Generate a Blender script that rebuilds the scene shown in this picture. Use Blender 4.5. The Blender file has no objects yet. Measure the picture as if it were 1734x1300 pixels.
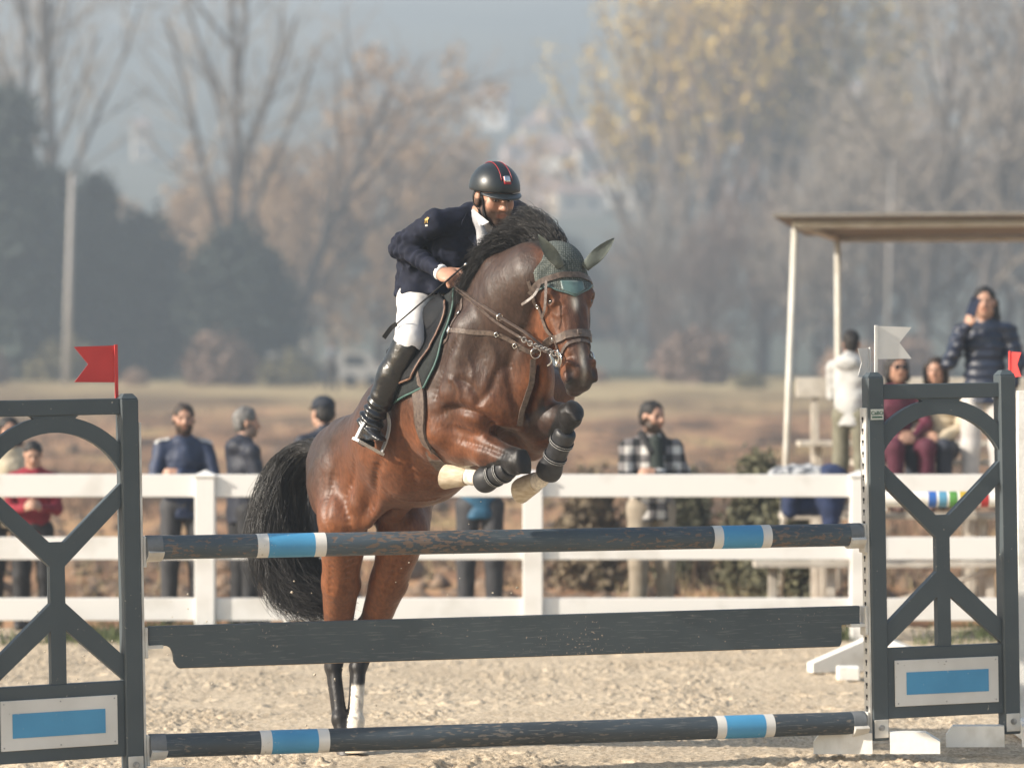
import bpy, bmesh, math, random
import numpy as np
from mathutils import Vector, Matrix
rng = np.random.default_rng(7)
random.seed(7)
scene = bpy.context.scene
col = scene.collection
# ---------------------------------------------------------------- camera
FPX, HORIZON, CAMH = 5616.0, 655.0, 1.85          # focal length in photo pixels (1734 wide), horizon row, eye height
cam_data = bpy.data.cameras.new("camera")
cam = bpy.data.objects.new("camera", cam_data); col.objects.link(cam)
cam.location = (0, 0, CAMH); cam.rotation_euler = (math.radians(90), 0, 0)
cam_data.sensor_width = 36.0; cam_data.lens = 36.0*FPX/1734.0
cam_data.shift_y = (HORIZON-650.0)/1734.0
cam_data.clip_start = 0.5; cam_data.clip_end = 6000
cam_data.dof.use_dof = True; cam_data.dof.focus_distance = 15.75
cam_data.dof.aperture_fstop = 116.6/60.0
scene.camera = cam
# ---------------------------------------------------------------- light
SUN_EL = math.radians(28); SUN_AZ_FRONT = math.radians(20)   # sun from the left, a little on the camera's side
to_sun = Vector((-math.cos(SUN_AZ_FRONT)*math.cos(SUN_EL), -math.sin(SUN_AZ_FRONT)*math.cos(SUN_EL), math.sin(SUN_EL)))
world = bpy.data.worlds.new("World"); scene.world = world; world.use_nodes = True
wn = world.node_tree.nodes; wl = world.node_tree.links
sky = wn.new("ShaderNodeTexSky"); sky.sky_type = 'NISHITA'; sky.sun_disc = False
sky.sun_elevation = SUN_EL
sky.sun_rotation = math.atan2(to_sun.x, to_sun.y)
sky.air_density = 1.3; sky.dust_density = 2.5
wl.new(sky.outputs[0], wn["Background"].inputs[0]); wn["Background"].inputs[1].default_value = 0.10
sun_data = bpy.data.lights.new("sun", 'SUN'); sun_data.energy = 5.0; sun_data.angle = math.radians(0.6)
sun_data.color = (1.0, 0.91, 0.79)
sun = bpy.data.objects.new("sun", sun_data); col.objects.link(sun)
sun.rotation_euler = to_sun.to_track_quat('Z', 'Y').to_euler()
sun.location = (-20, -5, 20)
scene.view_settings.view_transform = 'Standard'; scene.view_settings.look = 'None'
scene.view_settings.gamma = 1.0; scene.view_settings.exposure = 0.93
scene.cycles.use_denoising = True
scene.cycles.max_bounces = 6; scene.cycles.volume_bounces = 0
scene.cycles.transparent_max_bounces = 8
scene.cycles.sample_clamp_indirect = 5.0
def V(px, py, d):
    """a point of the photograph (pixels of the 1734x1300 frame) at distance d along the view axis"""
    return np.array([(px-867.0)/FPX*d, d, CAMH-(py-HORIZON)/FPX*d])
def dground(py, z=0.0):
    return FPX*(CAMH-z)/(py-HORIZON)
# ---------------------------------------------------------------- helpers: objects
def link(name, me, mat=None, parent=None, smooth=False):
    o = bpy.data.objects.new(name, me); col.objects.link(o)
    if mat is not None and me is not None and len(me.materials) == 0: me.materials.append(mat)
    if parent is not None: o.parent = parent
    if smooth and me is not None: me.polygons.foreach_set("use_smooth", np.ones(len(me.polygons), dtype=bool))
    return o
def tag(o, label=None, cat=None, group=None, kind=None):
    if label: o["label"] = label
    if cat: o["category"] = cat
    if group: o["group"] = group
    if kind: o["kind"] = kind
    return o
def empty(name, M=None, label=None, cat=None, group=None):
    o = bpy.data.objects.new(name, None); col.objects.link(o); o.empty_display_size = 0.1
    if M is not None:
        if isinstance(M, Matrix): o.matrix_world = M
        else: o.location = tuple(float(c) for c in M)
    return tag(o, label, cat, group)
def child(o, parent):
    """parent o, whose mesh is in world coordinates, keeping it in place"""
    o.parent = parent; o.matrix_parent_inverse = parent.matrix_basis.inverted(); return o
def copy_tree(o, parent=None):
    c = o.copy(); col.objects.link(c)
    if parent is not None: c.parent = parent
    for ch in list(o.children): copy_tree(ch, c)
    return c
def mesh_from(name, verts, faces):
    me = bpy.data.meshes.new(name); me.from_pydata([tuple(map(float, v)) for v in verts], [], [tuple(map(int, f)) for f in faces]); me.update(); return me
def mesh_np(name, verts, quads, smooth=True):
    """quads: (n,4) or (n,3) int array"""
    me = bpy.data.meshes.new(name); verts = np.asarray(verts, dtype=np.float32); quads = np.asarray(quads, dtype=np.int32)
    n, k = quads.shape
    me.vertices.add(len(verts)); me.vertices.foreach_set("co", verts.ravel())
    me.loops.add(n*k); me.loops.foreach_set("vertex_index", quads.ravel())
    me.polygons.add(n); me.polygons.foreach_set("loop_start", np.arange(0, n*k, k, dtype=np.int32))
    if smooth: me.polygons.foreach_set("use_smooth", np.ones(n, dtype=bool))
    me.update(calc_edges=True); me.validate(); return me
def set_col(me, rgb):
    a = me.attributes.new("Col", 'FLOAT_COLOR', 'POINT')
    c = np.ones((len(me.vertices), 4), dtype=np.float32); c[:, :3] = rgb
    a.data.foreach_set("color", c.ravel())
class MB:
    """collects shapes for ONE mesh object"""
    def __init__(s): s.v = []; s.f = []
    def add(s, verts, faces):
        n = len(s.v); s.v += [tuple(map(float, v)) for v in verts]; s.f += [tuple(i+n for i in f) for f in faces]
    def box(s, x0, x1, y0, y1, z0, z1, b=0.0, R=None):
        if b <= 0:
            vs = [(x, y, z) for x in (x0, x1) for y in (y0, y1) for z in (z0, z1)]
            fs = [(0,1,3,2),(4,6,7,5),(0,4,5,1),(2,3,7,6),(0,2,6,4),(1,5,7,3)]
        else:
            bm = bmesh.new(); bmesh.ops.create_cube(bm, size=1.0)
            for v in bm.verts: v.co = Vector(((x0+x1)/2+v.co.x*(x1-x0), (y0+y1)/2+v.co.y*(y1-y0), (z0+z1)/2+v.co.z*(z1-z0)))
            bmesh.ops.bevel(bm, geom=bm.edges[:], offset=b, segments=1, affect='EDGES')
            bm.verts.index_update(); vs = [tuple(v.co) for v in bm.verts]; fs = [tuple(v.index for v in f.verts) for f in bm.faces]; bm.free()
        if R is not None: vs = [tuple(R @ Vector(v)) for v in vs]
        s.add(vs, fs)
    def tube(s, pts, rad, n=8, cap=True):
        pts = [np.asarray(p, float) for p in pts]; rads = rad if hasattr(rad, '__len__') else [rad]*len(pts)
        base = len(s.v); up = None
        for i, p in enumerate(pts):
            t = pts[min(i+1, len(pts)-1)]-pts[max(i-1, 0)]; t = t/(np.linalg.norm(t)+1e-12)
            if up is None:
                up = np.array([0, 0, 1.0]) if abs(t[2]) < .9 else np.array([1.0, 0, 0])
            a = np.cross(t, up); a /= np.linalg.norm(a)+1e-12; b = np.cross(a, t); up = b
            for k in range(n):
                th = 2*math.pi*k/n; s.v.append(tuple(p+rads[i]*(math.cos(th)*a+math.sin(th)*b)))
        for i in range(len(pts)-1):
            for k in range(n):
                k2 = (k+1) % n; s.f.append((base+i*n+k, base+i*n+k2, base+(i+1)*n+k2, base+(i+1)*n+k))
        if cap:
            s.f.append(tuple(base+k for k in range(n))[::-1]); s.f.append(tuple(base+(len(pts)-1)*n+k for k in range(n)))
    def prism(s, poly, z0, z1, M=None):
        """poly: 2-D outline (a,b) counter-clockwise -> extruded along the third axis; M maps (a,b,c)->xyz"""
        n = len(poly); vs = [(p[0], p[1], z0) for p in poly]+[(p[0], p[1], z1) for p in poly]
        if M is not None: vs = [M(v) for v in vs]
        fs = [tuple(range(n))[::-1], tuple(range(n, 2*n))]+[(i, (i+1) % n, n+(i+1) % n, n+i) for i in range(n)]
        s.add(vs, fs)
    def strap(s, pts, normals, width, thick=.003):
        """a flat band along pts lying on the surface whose normals are given"""
        pts = np.asarray(pts, float); nr = np.asarray(normals, float); base = len(s.v)
        for i in range(len(pts)):
            t = pts[min(i+1, len(pts)-1)]-pts[max(i-1, 0)]; t /= np.linalg.norm(t)+1e-12
            n = nr[i]-np.dot(nr[i], t)*t; n /= np.linalg.norm(n)+1e-12; b = np.cross(t, n)
            for (u, w) in ((-1, 0), (1, 0), (1, 1), (-1, 1)): s.v.append(tuple(pts[i]+b*u*width/2+n*w*thick))
        m = len(pts)
        for i in range(m-1):
            for k in range(4):
                k2 = (k+1) % 4; s.f.append((base+i*4+k, base+i*4+k2, base+(i+1)*4+k2, base+(i+1)*4+k))
        s.f.append((base, base+1, base+2, base+3)[::-1]); s.f.append(tuple(base+(m-1)*4+k for k in range(4)))
    def ring(s, c, nrm, R, r, n=16, m=6):
        nrm = np.asarray(nrm, float); nrm /= np.linalg.norm(nrm); a = np.cross(nrm, [0.3, 0.1, 1]); a /= np.linalg.norm(a); b = np.cross(nrm, a); base = len(s.v)
        for i in range(n):
            th = 2*math.pi*i/n; e = math.cos(th)*a+math.sin(th)*b
            for k in range(m):
                ph = 2*math.pi*k/m; s.v.append(tuple(np.asarray(c)+e*(R+r*math.cos(ph))+nrm*r*math.sin(ph)))
        for i in range(n):
            for k in range(m):
                i2, k2 = (i+1) % n, (k+1) % m; s.f.append((base+i*m+k, base+i2*m+k, base+i2*m+k2, base+i*m+k2))
    def build(s, name, mat, parent=None, smooth=False, world=False):
        me = mesh_from(name, s.v, s.f)
        bm = bmesh.new(); bm.from_mesh(me); bmesh.ops.recalc_face_normals(bm, faces=bm.faces[:]); bm.to_mesh(me); bm.free()
        if smooth == 'auto':
            me.polygons.foreach_set("use_smooth", np.ones(len(me.polygons), dtype=bool)); me.set_sharp_from_angle(angle=math.radians(35)); smooth = False
        o = link(name, me, mat, None if world else parent, smooth)
        if world and parent is not None: child(o, parent)
        return o
def spline(pts, n=8):
    """Catmull-Rom through points"""
    P = np.asarray(pts, float); Q = np.vstack([2*P[0]-P[1], P, 2*P[-1]-P[-2]]); out = []
    for i in range(1, len(Q)-2):
        for t in np.linspace(0, 1, n, endpoint=False):
            out.append(.5*((2*Q[i])+(-Q[i-1]+Q[i+1])*t+(2*Q[i-1]-5*Q[i]+4*Q[i+1]-Q[i+2])*t*t+(-Q[i-1]+3*Q[i]-3*Q[i+1]+Q[i+2])*t**3))
    out.append(Q[-2]); return np.array(out)
# ---------------------------------------------------------------- helpers: noise in numpy
def _hash(ix, iy, iz, seed):
    h = (ix*374761393+iy*668265263+iz*2147483647+seed*1274126177) & 0xFFFFFFFF
    h = ((h ^ (h >> 13))*1274126177) & 0xFFFFFFFF
    return ((h ^ (h >> 16)) & 0xFFFF)/65535.0
def vnoise(p, seed=0):
    p = np.asarray(p, dtype=np.float64); i = np.floor(p).astype(np.int64); f = p-i; f = f*f*(3-2*f); r = 0
    for dx in (0, 1):
        for dy in (0, 1):
            for dz in (0, 1):
                w = (f[:, 0] if dx else 1-f[:, 0])*(f[:, 1] if dy else 1-f[:, 1])*(f[:, 2] if dz else 1-f[:, 2])
                r = r+w*_hash(i[:, 0]+dx, i[:, 1]+dy, i[:, 2]+dz, seed)
    return r*2-1
def fbm(p, oct=4, seed=0):
    p = np.asarray(p, float); r = 0; a = .5
    for o in range(oct): r = r+a*vnoise(p*(2**o), seed+o); a *= .5
    return r
def sstep(a, b, x):
    t = np.clip((x-a)/(b-a), 0, 1); return t*t*(3-2*t)
# ---------------------------------------------------------------- helpers: blended solids (signed distance -> mesh)
def nrm(v): v = np.asarray(v, float); return v/np.linalg.norm(v)
def rc(a, b, ra, rb, k=.03, flat=None):
    """tapered limb from a to b; flat=(axis, s): thickness along axis multiplied by s"""
    a = np.asarray(a, float); b = np.asarray(b, float); ba = b-a; L2 = max(ba@ba, 1e-9); R = max(ra, rb)*(1 if flat is None else max(1, flat[1]))
    def f(X, Y, Z):
        px, py, pz = X-a[0], Y-a[1], Z-a[2]
        t = np.clip((px*ba[0]+py*ba[1]+pz*ba[2])/L2, 0, 1)
        qx, qy, qz = px-t*ba[0], py-t*ba[1], pz-t*ba[2]; r = ra+(rb-ra)*t
        if flat is not None:
            u, s = flat; m = (qx*u[0]+qy*u[1]+qz*u[2])*(1/s-1); qx, qy, qz = qx+m*u[0], qy+m*u[1], qz+m*u[2]
            return (np.sqrt(qx*qx+qy*qy+qz*qz)-r)*min(1, s)
        return np.sqrt(qx*qx+qy*qy+qz*qz)-r
    return (f, np.minimum(a, b)-R, np.maximum(a, b)+R, k, 1)
def chain(pts, rad, k=.03, flat=None):
    return [rc(pts[i], pts[i+1], rad[i], rad[i+1], k, flat) for i in range(len(pts)-1)]
def ell(c, r, A=None, k=.03, op=1):
    """ellipsoid; A rows = its axes"""
    c = np.asarray(c, float); r = np.asarray(r, float); A = np.eye(3) if A is None else np.asarray(A, float)
    ext = np.sqrt(((A*r[:, None])**2).sum(0))
    def f(X, Y, Z):
        px, py, pz = X-c[0], Y-c[1], Z-c[2]; k0 = 0; k1 = 0
        for i in range(3):
            q = (px*A[i, 0]+py*A[i, 1]+pz*A[i, 2])/r[i]; k0 = k0+q*q; k1 = k1+(q/r[i])**2
        k0 = np.sqrt(k0); k1 = np.sqrt(k1)+1e-9
        return k0*(k0-1)/k1
    return (f, c-ext, c+ext, k, op)
def cut(c, n, k=.004, R=3.0):
    """remove everything on the side of the plane the normal points to"""
    c = np.asarray(c, float); n = nrm(n)
    return (lambda X, Y, Z: -((X-c[0])*n[0]+(Y-c[1])*n[1]+(Z-c[2])*n[2]), None, None, k, -1)
class Solid:
    def __init__(s, prims, res, pad=.03, wrinkle=None):
        lo = np.min([p[1] for p in prims if p[4] == 1], 0)-pad; hi = np.max([p[2] for p in prims if p[4] == 1], 0)+pad
        n = np.ceil((hi-lo)/res).astype(int)+1; s.lo, s.res = lo, res
        D = np.full(n, 10.0, dtype=np.float32)
        ax = [(lo[i]+np.arange(n[i])*res).astype(np.float32) for i in range(3)]
        for (f, a, b, k, op) in prims:
            if a is None: i0 = np.zeros(3, int); i1 = n
            else:
                i0 = np.clip(np.floor((a-lo-k-.02)/res).astype(int), 0, n); i1 = np.clip(np.ceil((b-lo+k+.02)/res).astype(int)+1, 0, n)
            if np.any(i1 <= i0): continue
            sl = tuple(slice(i0[i], i1[i]) for i in range(3))
            X, Y, Z = ax[0][sl[0]][:, None, None], ax[1][sl[1]][None, :, None], ax[2][sl[2]][None, None, :]
            d = f(X, Y, Z).astype(np.float32); A = D[sl]
            if op == 1:
                h = np.maximum(k-np.abs(A-d), 0)/k; D[sl] = np.minimum(A, d)-h*h*k*.25
            else:
                d = -d; h = np.maximum(k-np.abs(A-d), 0)/k; D[sl] = np.maximum(A, d)+h*h*k*.25
        if wrinkle is not None:
            m = np.abs(D) < .05; idx = np.argwhere(m); D[m] += wrinkle(lo+idx*res).astype(np.float32)
        s.D = D
    def sample(s, p):
        q = (np.asarray(p, float)-s.lo)/s.res; n = np.array(s.D.shape); q = np.clip(q, 0, n-1.001); i = q.astype(int); f = q-i; r = 0
        for dx in (0, 1):
            for dy in (0, 1):
                for dz in (0, 1):
                    w = (f[:, 0] if dx else 1-f[:, 0])*(f[:, 1] if dy else 1-f[:, 1])*(f[:, 2] if dz else 1-f[:, 2]); r = r+w*s.D[i[:, 0]+dx, i[:, 1]+dy, i[:, 2]+dz]
        return r
    def grad(s, p, e=None):
        e = e or s.res*1.5; g = np.zeros_like(p)
        for i in range(3):
            o = np.zeros(3); o[i] = e; g[:, i] = s.sample(p+o)-s.sample(p-o)
        return g/(np.linalg.norm(g, axis=1, keepdims=True)+1e-9)
    def project(s, p, off=0.0, it=14):
        p = np.array(p, float)
        for _ in range(it):
            d = s.sample(p)-off; p -= np.clip(d, -.06, .06)[:, None]*.8*s.grad(p)
        return p, s.grad(p)
    def mesh(s, name, smooth=2):
        D = s.D; ins = D < 0; n = np.array(D.shape); c = n-1
        tot = np.zeros(c, np.int8)
        for dx in (0, 1):
            for dy in (0, 1):
                for dz in (0, 1): tot += ins[dx:dx+c[0], dy:dy+c[1], dz:dz+c[2]]
        act = np.argwhere((tot > 0) & (tot < 8)); N = len(act)
        idm = np.full(c, -1, np.int32); idm[act[:, 0], act[:, 1], act[:, 2]] = np.arange(N)
        pos = np.zeros((N, 3)); cnt = np.zeros(N)
        for axis in range(3):
            o1, o2 = [a for a in range(3) if a != axis]
            for u in (0, 1):
                for w in (0, 1):
                    p0 = act.copy(); p0[:, o1] += u; p0[:, o2] += w; p1 = p0.copy(); p1[:, axis] += 1
                    a = D[p0[:, 0], p0[:, 1], p0[:, 2]]; b = D[p1[:, 0], p1[:, 1], p1[:, 2]]; m = (a < 0) != (b < 0)
                    t = np.where(m, a/np.where(m, a-b, 1), 0); q = p0.astype(float); q[:, axis] += t
                    pos[m] += q[m]; cnt[m] += 1
        pos = s.lo+pos/cnt[:, None]*s.res; quads = []
        for axis in range(3):
            o1, o2 = [(1, 2), (2, 0), (0, 1)][axis]
            sl0 = [slice(None)]*3; sl1 = [slice(None)]*3; sl0[axis] = slice(0, -1); sl1[axis] = slice(1, None)
            a, b = ins[tuple(sl0)], ins[tuple(sl1)]; e = np.argwhere(a != b)
            e = e[(e[:, o1] > 0) & (e[:, o2] > 0) & (e[:, o1] < n[o1]-1) & (e[:, o2] < n[o2]-1)]
            def g(d1, d2):
                q = e.copy(); q[:, o1] -= d1; q[:, o2] -= d2; return idm[q[:, 0], q[:, 1], q[:, 2]]
            q4 = np.stack([g(1, 1), g(0, 1), g(0, 0), g(1, 0)], 1)
            fl = ~a[e[:, 0], e[:, 1], e[:, 2]]; q4[fl] = q4[fl][:, ::-1]; quads.append(q4)
        quads = np.vstack(quads); quads = quads[(quads >= 0).all(1)]
        ed = np.vstack([quads[:, [0, 1]], quads[:, [1, 2]], quads[:, [2, 3]], quads[:, [3, 0]]]); deg = np.bincount(ed.ravel(), minlength=N)+1e-9
        for it in range(smooth*2):
            acc = np.zeros((N, 3))
            for i in range(3):
                acc[:, i] = np.bincount(ed[:, 0], pos[ed[:, 1], i], N)+np.bincount(ed[:, 1], pos[ed[:, 0], i], N)
            lam = .55 if it % 2 == 0 else -.5
            pos += lam*(acc/deg[:, None]-pos)
        s.verts = pos
        return mesh_np(name, pos, quads)
def blob(name, prims, res, mat, parent=None, color=None, smooth=2, wrinkle=None):
    S = Solid(prims, res, wrinkle=wrinkle); me = S.mesh(name, smooth)
    if color is not None: set_col(me, color(S.verts))
    o = link(name, me, mat)
    if parent is not None: child(o, parent)
    return o, S
# ---------------------------------------------------------------- helpers: materials
def newmat(name):
    m = bpy.data.materials.new(name); m.use_nodes = True; nt = m.node_tree; return m, nt, nt.nodes["Principled BSDF"]
def nd(nt, t, **kw):
    n = nt.nodes.new(t)
    for k, v in kw.items(): setattr(n, k, v)
    return n
def mat(name, c1, c2=None, scale=8.0, rough=.6, bump=0.0, bscale=None, spec=.5, metal=0.0, stretch=(1, 1, 1), sheen=0.0, coat=0.0, detail=5, lo=.35, hi=.65, trans=0.0):
    m, nt, p = newmat(name); p.inputs["Roughness"].default_value = rough; p.inputs["Specular IOR Level"].default_value = spec; p.inputs["Metallic"].default_value = metal
    p.inputs["Sheen Weight"].default_value = sheen; p.inputs["Coat Weight"].default_value = coat
    if trans: p.inputs["Transmission Weight"].default_value = trans
    tc = nd(nt, "ShaderNodeTexCoord"); mp = nd(nt, "ShaderNodeMapping"); mp.inputs[3].default_value = stretch; nt.links.new(tc.outputs["Object"], mp.inputs[0])
    c2 = c2 or tuple(x*.75 for x in c1)
    n = nd(nt, "ShaderNodeTexNoise"); n.inputs["Scale"].default_value = scale; n.inputs["Detail"].default_value = detail; nt.links.new(mp.outputs[0], n.inputs[0])
    r = nd(nt, "ShaderNodeValToRGB"); r.color_ramp.elements[0].position = lo; r.color_ramp.elements[1].position = hi
    r.color_ramp.elements[0].color = (*c2, 1); r.color_ramp.elements[1].color = (*c1, 1)
    nt.links.new(n.outputs[0], r.inputs[0]); nt.links.new(r.outputs[0], p.inputs[0])
    if bump:
        b = nd(nt, "ShaderNodeBump"); b.inputs["Strength"].default_value = bump; b.inputs["Distance"].default_value = .01
        n2 = nd(nt, "ShaderNodeTexNoise"); n2.inputs["Scale"].default_value = bscale or scale*3; n2.inputs["Detail"].default_value = 6
        nt.links.new(mp.outputs[0], n2.inputs[0]); nt.links.new(n2.outputs[0], b.inputs["Height"]); nt.links.new(b.outputs[0], p.inputs["Normal"])
    return m
def colmat(name, rough=.5, vary=.25, scale=30, bump=.1, bscale=120, spec=.5, sheen=0.0, coat=0.0, stretch=(1, 1, 1), sss=0.0):
    """colour from the mesh's own Col attribute, varied by noise"""
    m, nt, p = newmat(name); p.inputs["Roughness"].default_value = rough; p.inputs["Specular IOR Level"].default_value = spec; p.inputs["Sheen Weight"].default_value = sheen; p.inputs["Coat Weight"].default_value = coat
    if coat: p.inputs["Coat Roughness"].default_value = .35
    if sss:
        p.inputs["Subsurface Weight"].default_value = sss; p.inputs["Subsurface Scale"].default_value = .01; p.inputs["Subsurface Radius"].default_value = (1, .35, .2)
    at = nd(nt, "ShaderNodeAttribute", attribute_name="Col"); tc = nd(nt, "ShaderNodeTexCoord"); mp = nd(nt, "ShaderNodeMapping"); mp.inputs[3].default_value = stretch
    nt.links.new(tc.outputs["Object"], mp.inputs[0])
    n = nd(nt, "ShaderNodeTexNoise"); n.inputs["Scale"].default_value = scale; n.inputs["Detail"].default_value = 6; nt.links.new(mp.outputs[0], n.inputs[0])
    mr = nd(nt, "ShaderNodeMapRange"); mr.inputs[1].default_value = .3; mr.inputs[2].default_value = .7; mr.inputs[3].default_value = 1-vary; mr.inputs[4].default_value = 1+vary
    nt.links.new(n.outputs[0], mr.inputs[0])
    mx = nd(nt, "ShaderNodeVectorMath", operation='SCALE'); nt.links.new(at.outputs["Color"], mx.inputs[0]); nt.links.new(mr.outputs[0], mx.inputs["Scale"]); nt.links.new(mx.outputs[0], p.inputs[0])
    if bump:
        b = nd(nt, "ShaderNodeBump"); b.inputs["Strength"].default_value = bump; b.inputs["Distance"].default_value = .004
        n2 = nd(nt, "ShaderNodeTexNoise"); n2.inputs["Scale"].default_value = bscale; n2.inputs["Detail"].default_value = 5; nt.links.new(mp.outputs[0], n2.inputs[0]); nt.links.new(n2.outputs[0], b.inputs["Height"]); nt.links.new(b.outputs[0], p.inputs["Normal"])
    return m
# ================================================================ GROUND
def grid_sheet(name, xs, ys, hfun, m, kind="structure"):
    X, Y = np.meshgrid(xs, ys, indexing='ij'); p = np.stack([X.ravel(), Y.ravel(), np.zeros(X.size)], 1); p[:, 2] = hfun(p[:, 0], p[:, 1])
    nx, ny = len(xs), len(ys); i = np.arange(nx*ny).reshape(nx, ny)
    q = np.stack([i[:-1, :-1].ravel(), i[1:, :-1].ravel(), i[1:, 1:].ravel(), i[:-1, 1:].ravel()], 1)
    o = link(name, mesh_np(name, p, q), m); o["kind"] = kind; return o
def graded(lo, hi, step, far_lo, far_hi, grow=1.25):
    c = list(np.arange(lo, hi, step)); a = c[0]; s = step; left = []
    while a > far_lo: s *= grow; a -= s; left.append(a)
    b = c[-1]; s = step; right = []
    while b < far_hi: s *= grow; b += s; right.append(b)
    return np.array(left[::-1]+c+right)
FENCE_D = 24.4
def sand_h(x, y):
    p = np.stack([x, y, 0*x], 1)
    near = (np.abs(x) < 3.6) & (y > 13) & (y < 26)
    h = .010*fbm(p*1.3, 2, 2)
    q = p[near]; s = np.zeros(len(x))
    c1 = fbm(q*np.array([16, 11, 1]), 3, 11); c2 = vnoise(q*np.array([38, 26, 1]), 21); c3 = vnoise(q*np.array([75, 50, 1]), 31)
    patch = sstep(-.25, .3, fbm(q*1.7, 2, 5))
    s[near] = (.006*np.maximum(c1, -.25)+.020*np.maximum(c2-.2, 0)+.022*np.maximum(c3-.2, 0))*(.40+.8*patch)
    pr = np.random.default_rng(44)
    for i in range(170):                                   # hoof prints
        cx, cy = pr.uniform(-3, 3), 14.6+9*pr.random()**1.3; a = pr.uniform(0, 3.14); dx, dy = q[:, 0]-cx, q[:, 1]-cy; m = (np.abs(dx) < .3) & (np.abs(dy) < .3)
        u, w = dx[m]*math.cos(a)+dy[m]*math.sin(a), -dx[m]*math.sin(a)+dy[m]*math.cos(a); r2 = np.hypot(u/.085, w/.065); k = np.nonzero(near)[0][m]; s[k] += -.020*np.exp(-r2**4)+.008*np.exp(-((r2-1.35)/.35)**2)
    return h+s-.014
m_sand, nt, p = newmat("arena_sand"); p.inputs["Roughness"].default_value = .95; p.inputs["Specular IOR Level"].default_value = .15
tc = nd(nt, "ShaderNodeTexCoord")
na = nd(nt, "ShaderNodeTexNoise"); na.inputs["Scale"].default_value = 45; na.inputs["Detail"].default_value = 6; nt.links.new(tc.outputs["Object"], na.inputs[0])
nb_ = nd(nt, "ShaderNodeTexNoise"); nb_.inputs["Scale"].default_value = 1.1; nb_.inputs["Detail"].default_value = 3; nt.links.new(tc.outputs["Object"], nb_.inputs[0])
ra = nd(nt, "ShaderNodeValToRGB"); ra.color_ramp.elements[0].position = .32; ra.color_ramp.elements[1].position = .72; ra.color_ramp.elements[0].color = (.36, .285, .20, 1); ra.color_ramp.elements[1].color = (.70, .59, .44, 1)
nt.links.new(na.outputs[0], ra.inputs[0])
rb = nd(nt, "ShaderNodeValToRGB"); rb.color_ramp.elements[0].position = .35; rb.color_ramp.elements[1].position = .62; rb.color_ramp.elements[0].color = (.86, .85, .84, 1); rb.color_ramp.elements[1].color = (1, 1, 1, 1)
nt.links.new(nb_.outputs[0], rb.inputs[0])
mm = nd(nt, "ShaderNodeMix", data_type='RGBA', blend_type='MULTIPLY'); mm.inputs["Factor"].default_value = 1; nt.links.new(ra.outputs[0], mm.inputs["A"]); nt.links.new(rb.outputs[0], mm.inputs["B"]); nt.links.new(mm.outputs["Result"], p.inputs[0])
nsp = nd(nt, "ShaderNodeTexNoise"); nsp.inputs["Scale"].default_value = 85; nsp.inputs["Detail"].default_value = 3; nt.links.new(tc.outputs["Object"], nsp.inputs[0])
rsp = nd(nt, "ShaderNodeValToRGB"); rsp.color_ramp.elements[0].position = .30; rsp.color_ramp.elements[1].position = .42; rsp.color_ramp.elements[0].color = (.45, .42, .40, 1); rsp.color_ramp.elements[1].color = (1, 1, 1, 1); nt.links.new(nsp.outputs[0], rsp.inputs[0])
mm2 = nd(nt, "ShaderNodeMix", data_type='RGBA', blend_type='MULTIPLY'); mm2.inputs["Factor"].default_value = 1; nt.links.new(mm.outputs["Result"], mm2.inputs["A"]); nt.links.new(rsp.outputs[0], mm2.inputs["B"]); nt.links.new(mm2.outputs["Result"], p.inputs[0])
bu = nd(nt, "ShaderNodeBump"); bu.inputs["Strength"].default_value = .7; bu.inputs["Distance"].default_value = .006
nc = nd(nt, "ShaderNodeTexNoise"); nc.inputs["Scale"].default_value = 170; nc.inputs["Detail"].default_value = 4; nt.links.new(tc.outputs["Object"], nc.inputs[0]); nt.links.new(nc.outputs[0], bu.inputs["Height"]); nt.links.new(bu.outputs[0], p.inputs["Normal"])
grid_sheet("arena_sand", graded(-3.3, 3.3, .0145, -30, 30), np.concatenate([np.arange(3, 14, .5), np.arange(14, 19, .0145), np.arange(19, 25.6, .028)]), sand_h, m_sand)
# field beyond: bare soil, then dry grass, then a green margin under the trees
def field_h(x, y):
    p = np.stack([x, y, 0*x], 1)
    h = -.10+.05*sstep(25.5, 30, y)+.10*fbm(p*.9, 3, 4)*sstep(28, 40, y)+.22*np.maximum(fbm(p*np.array([.45, .3, 1]), 3, 24), 0)*sstep(38, 60, y)+.28*fbm(p*np.array([.12, .10, 1]), 3, 14)*sstep(45, 90, y)
    h = h+2.9*sstep(60, 260, y)
    return h
m_field, nt, p = newmat("field_soil_and_grass"); p.inputs["Roughness"].default_value = .95; p.inputs["Specular IOR Level"].default_value = .1
tc = nd(nt, "ShaderNodeTexCoord"); sp = nd(nt, "ShaderNodeSeparateXYZ"); nt.links.new(tc.outputs["Object"], sp.inputs[0])
def noise(scale, det=5, st=(1, 1, 1)):
    mp = nd(nt, "ShaderNodeMapping"); mp.inputs[3].default_value = st; nt.links.new(tc.outputs["Object"], mp.inputs[0])
    n = nd(nt, "ShaderNodeTexNoise"); n.inputs["Scale"].default_value = scale; n.inputs["Detail"].default_value = det; nt.links.new(mp.outputs[0], n.inputs[0]); return n
def ramp(src, els):
    r = nd(nt, "ShaderNodeValToRGB"); e = r.color_ramp.elements
    e[0].position, e[0].color = els[0][0], (*els[0][1], 1); e[1].position, e[1].color = els[-1][0], (*els[-1][1], 1)
    for (q, c) in els[1:-1]: x = e.new(q); x.color = (*c, 1)
    nt.links.new(src, r.inputs[0]); return r
soil = ramp(noise(.42, 9, (1, .35, 1)).outputs[0], [(.36, (.07, .046, .032)), (.46, (.22, .125, .072)), (.54, (.42, .24, .135)), (.66, (.38, .27, .13))])
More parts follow.
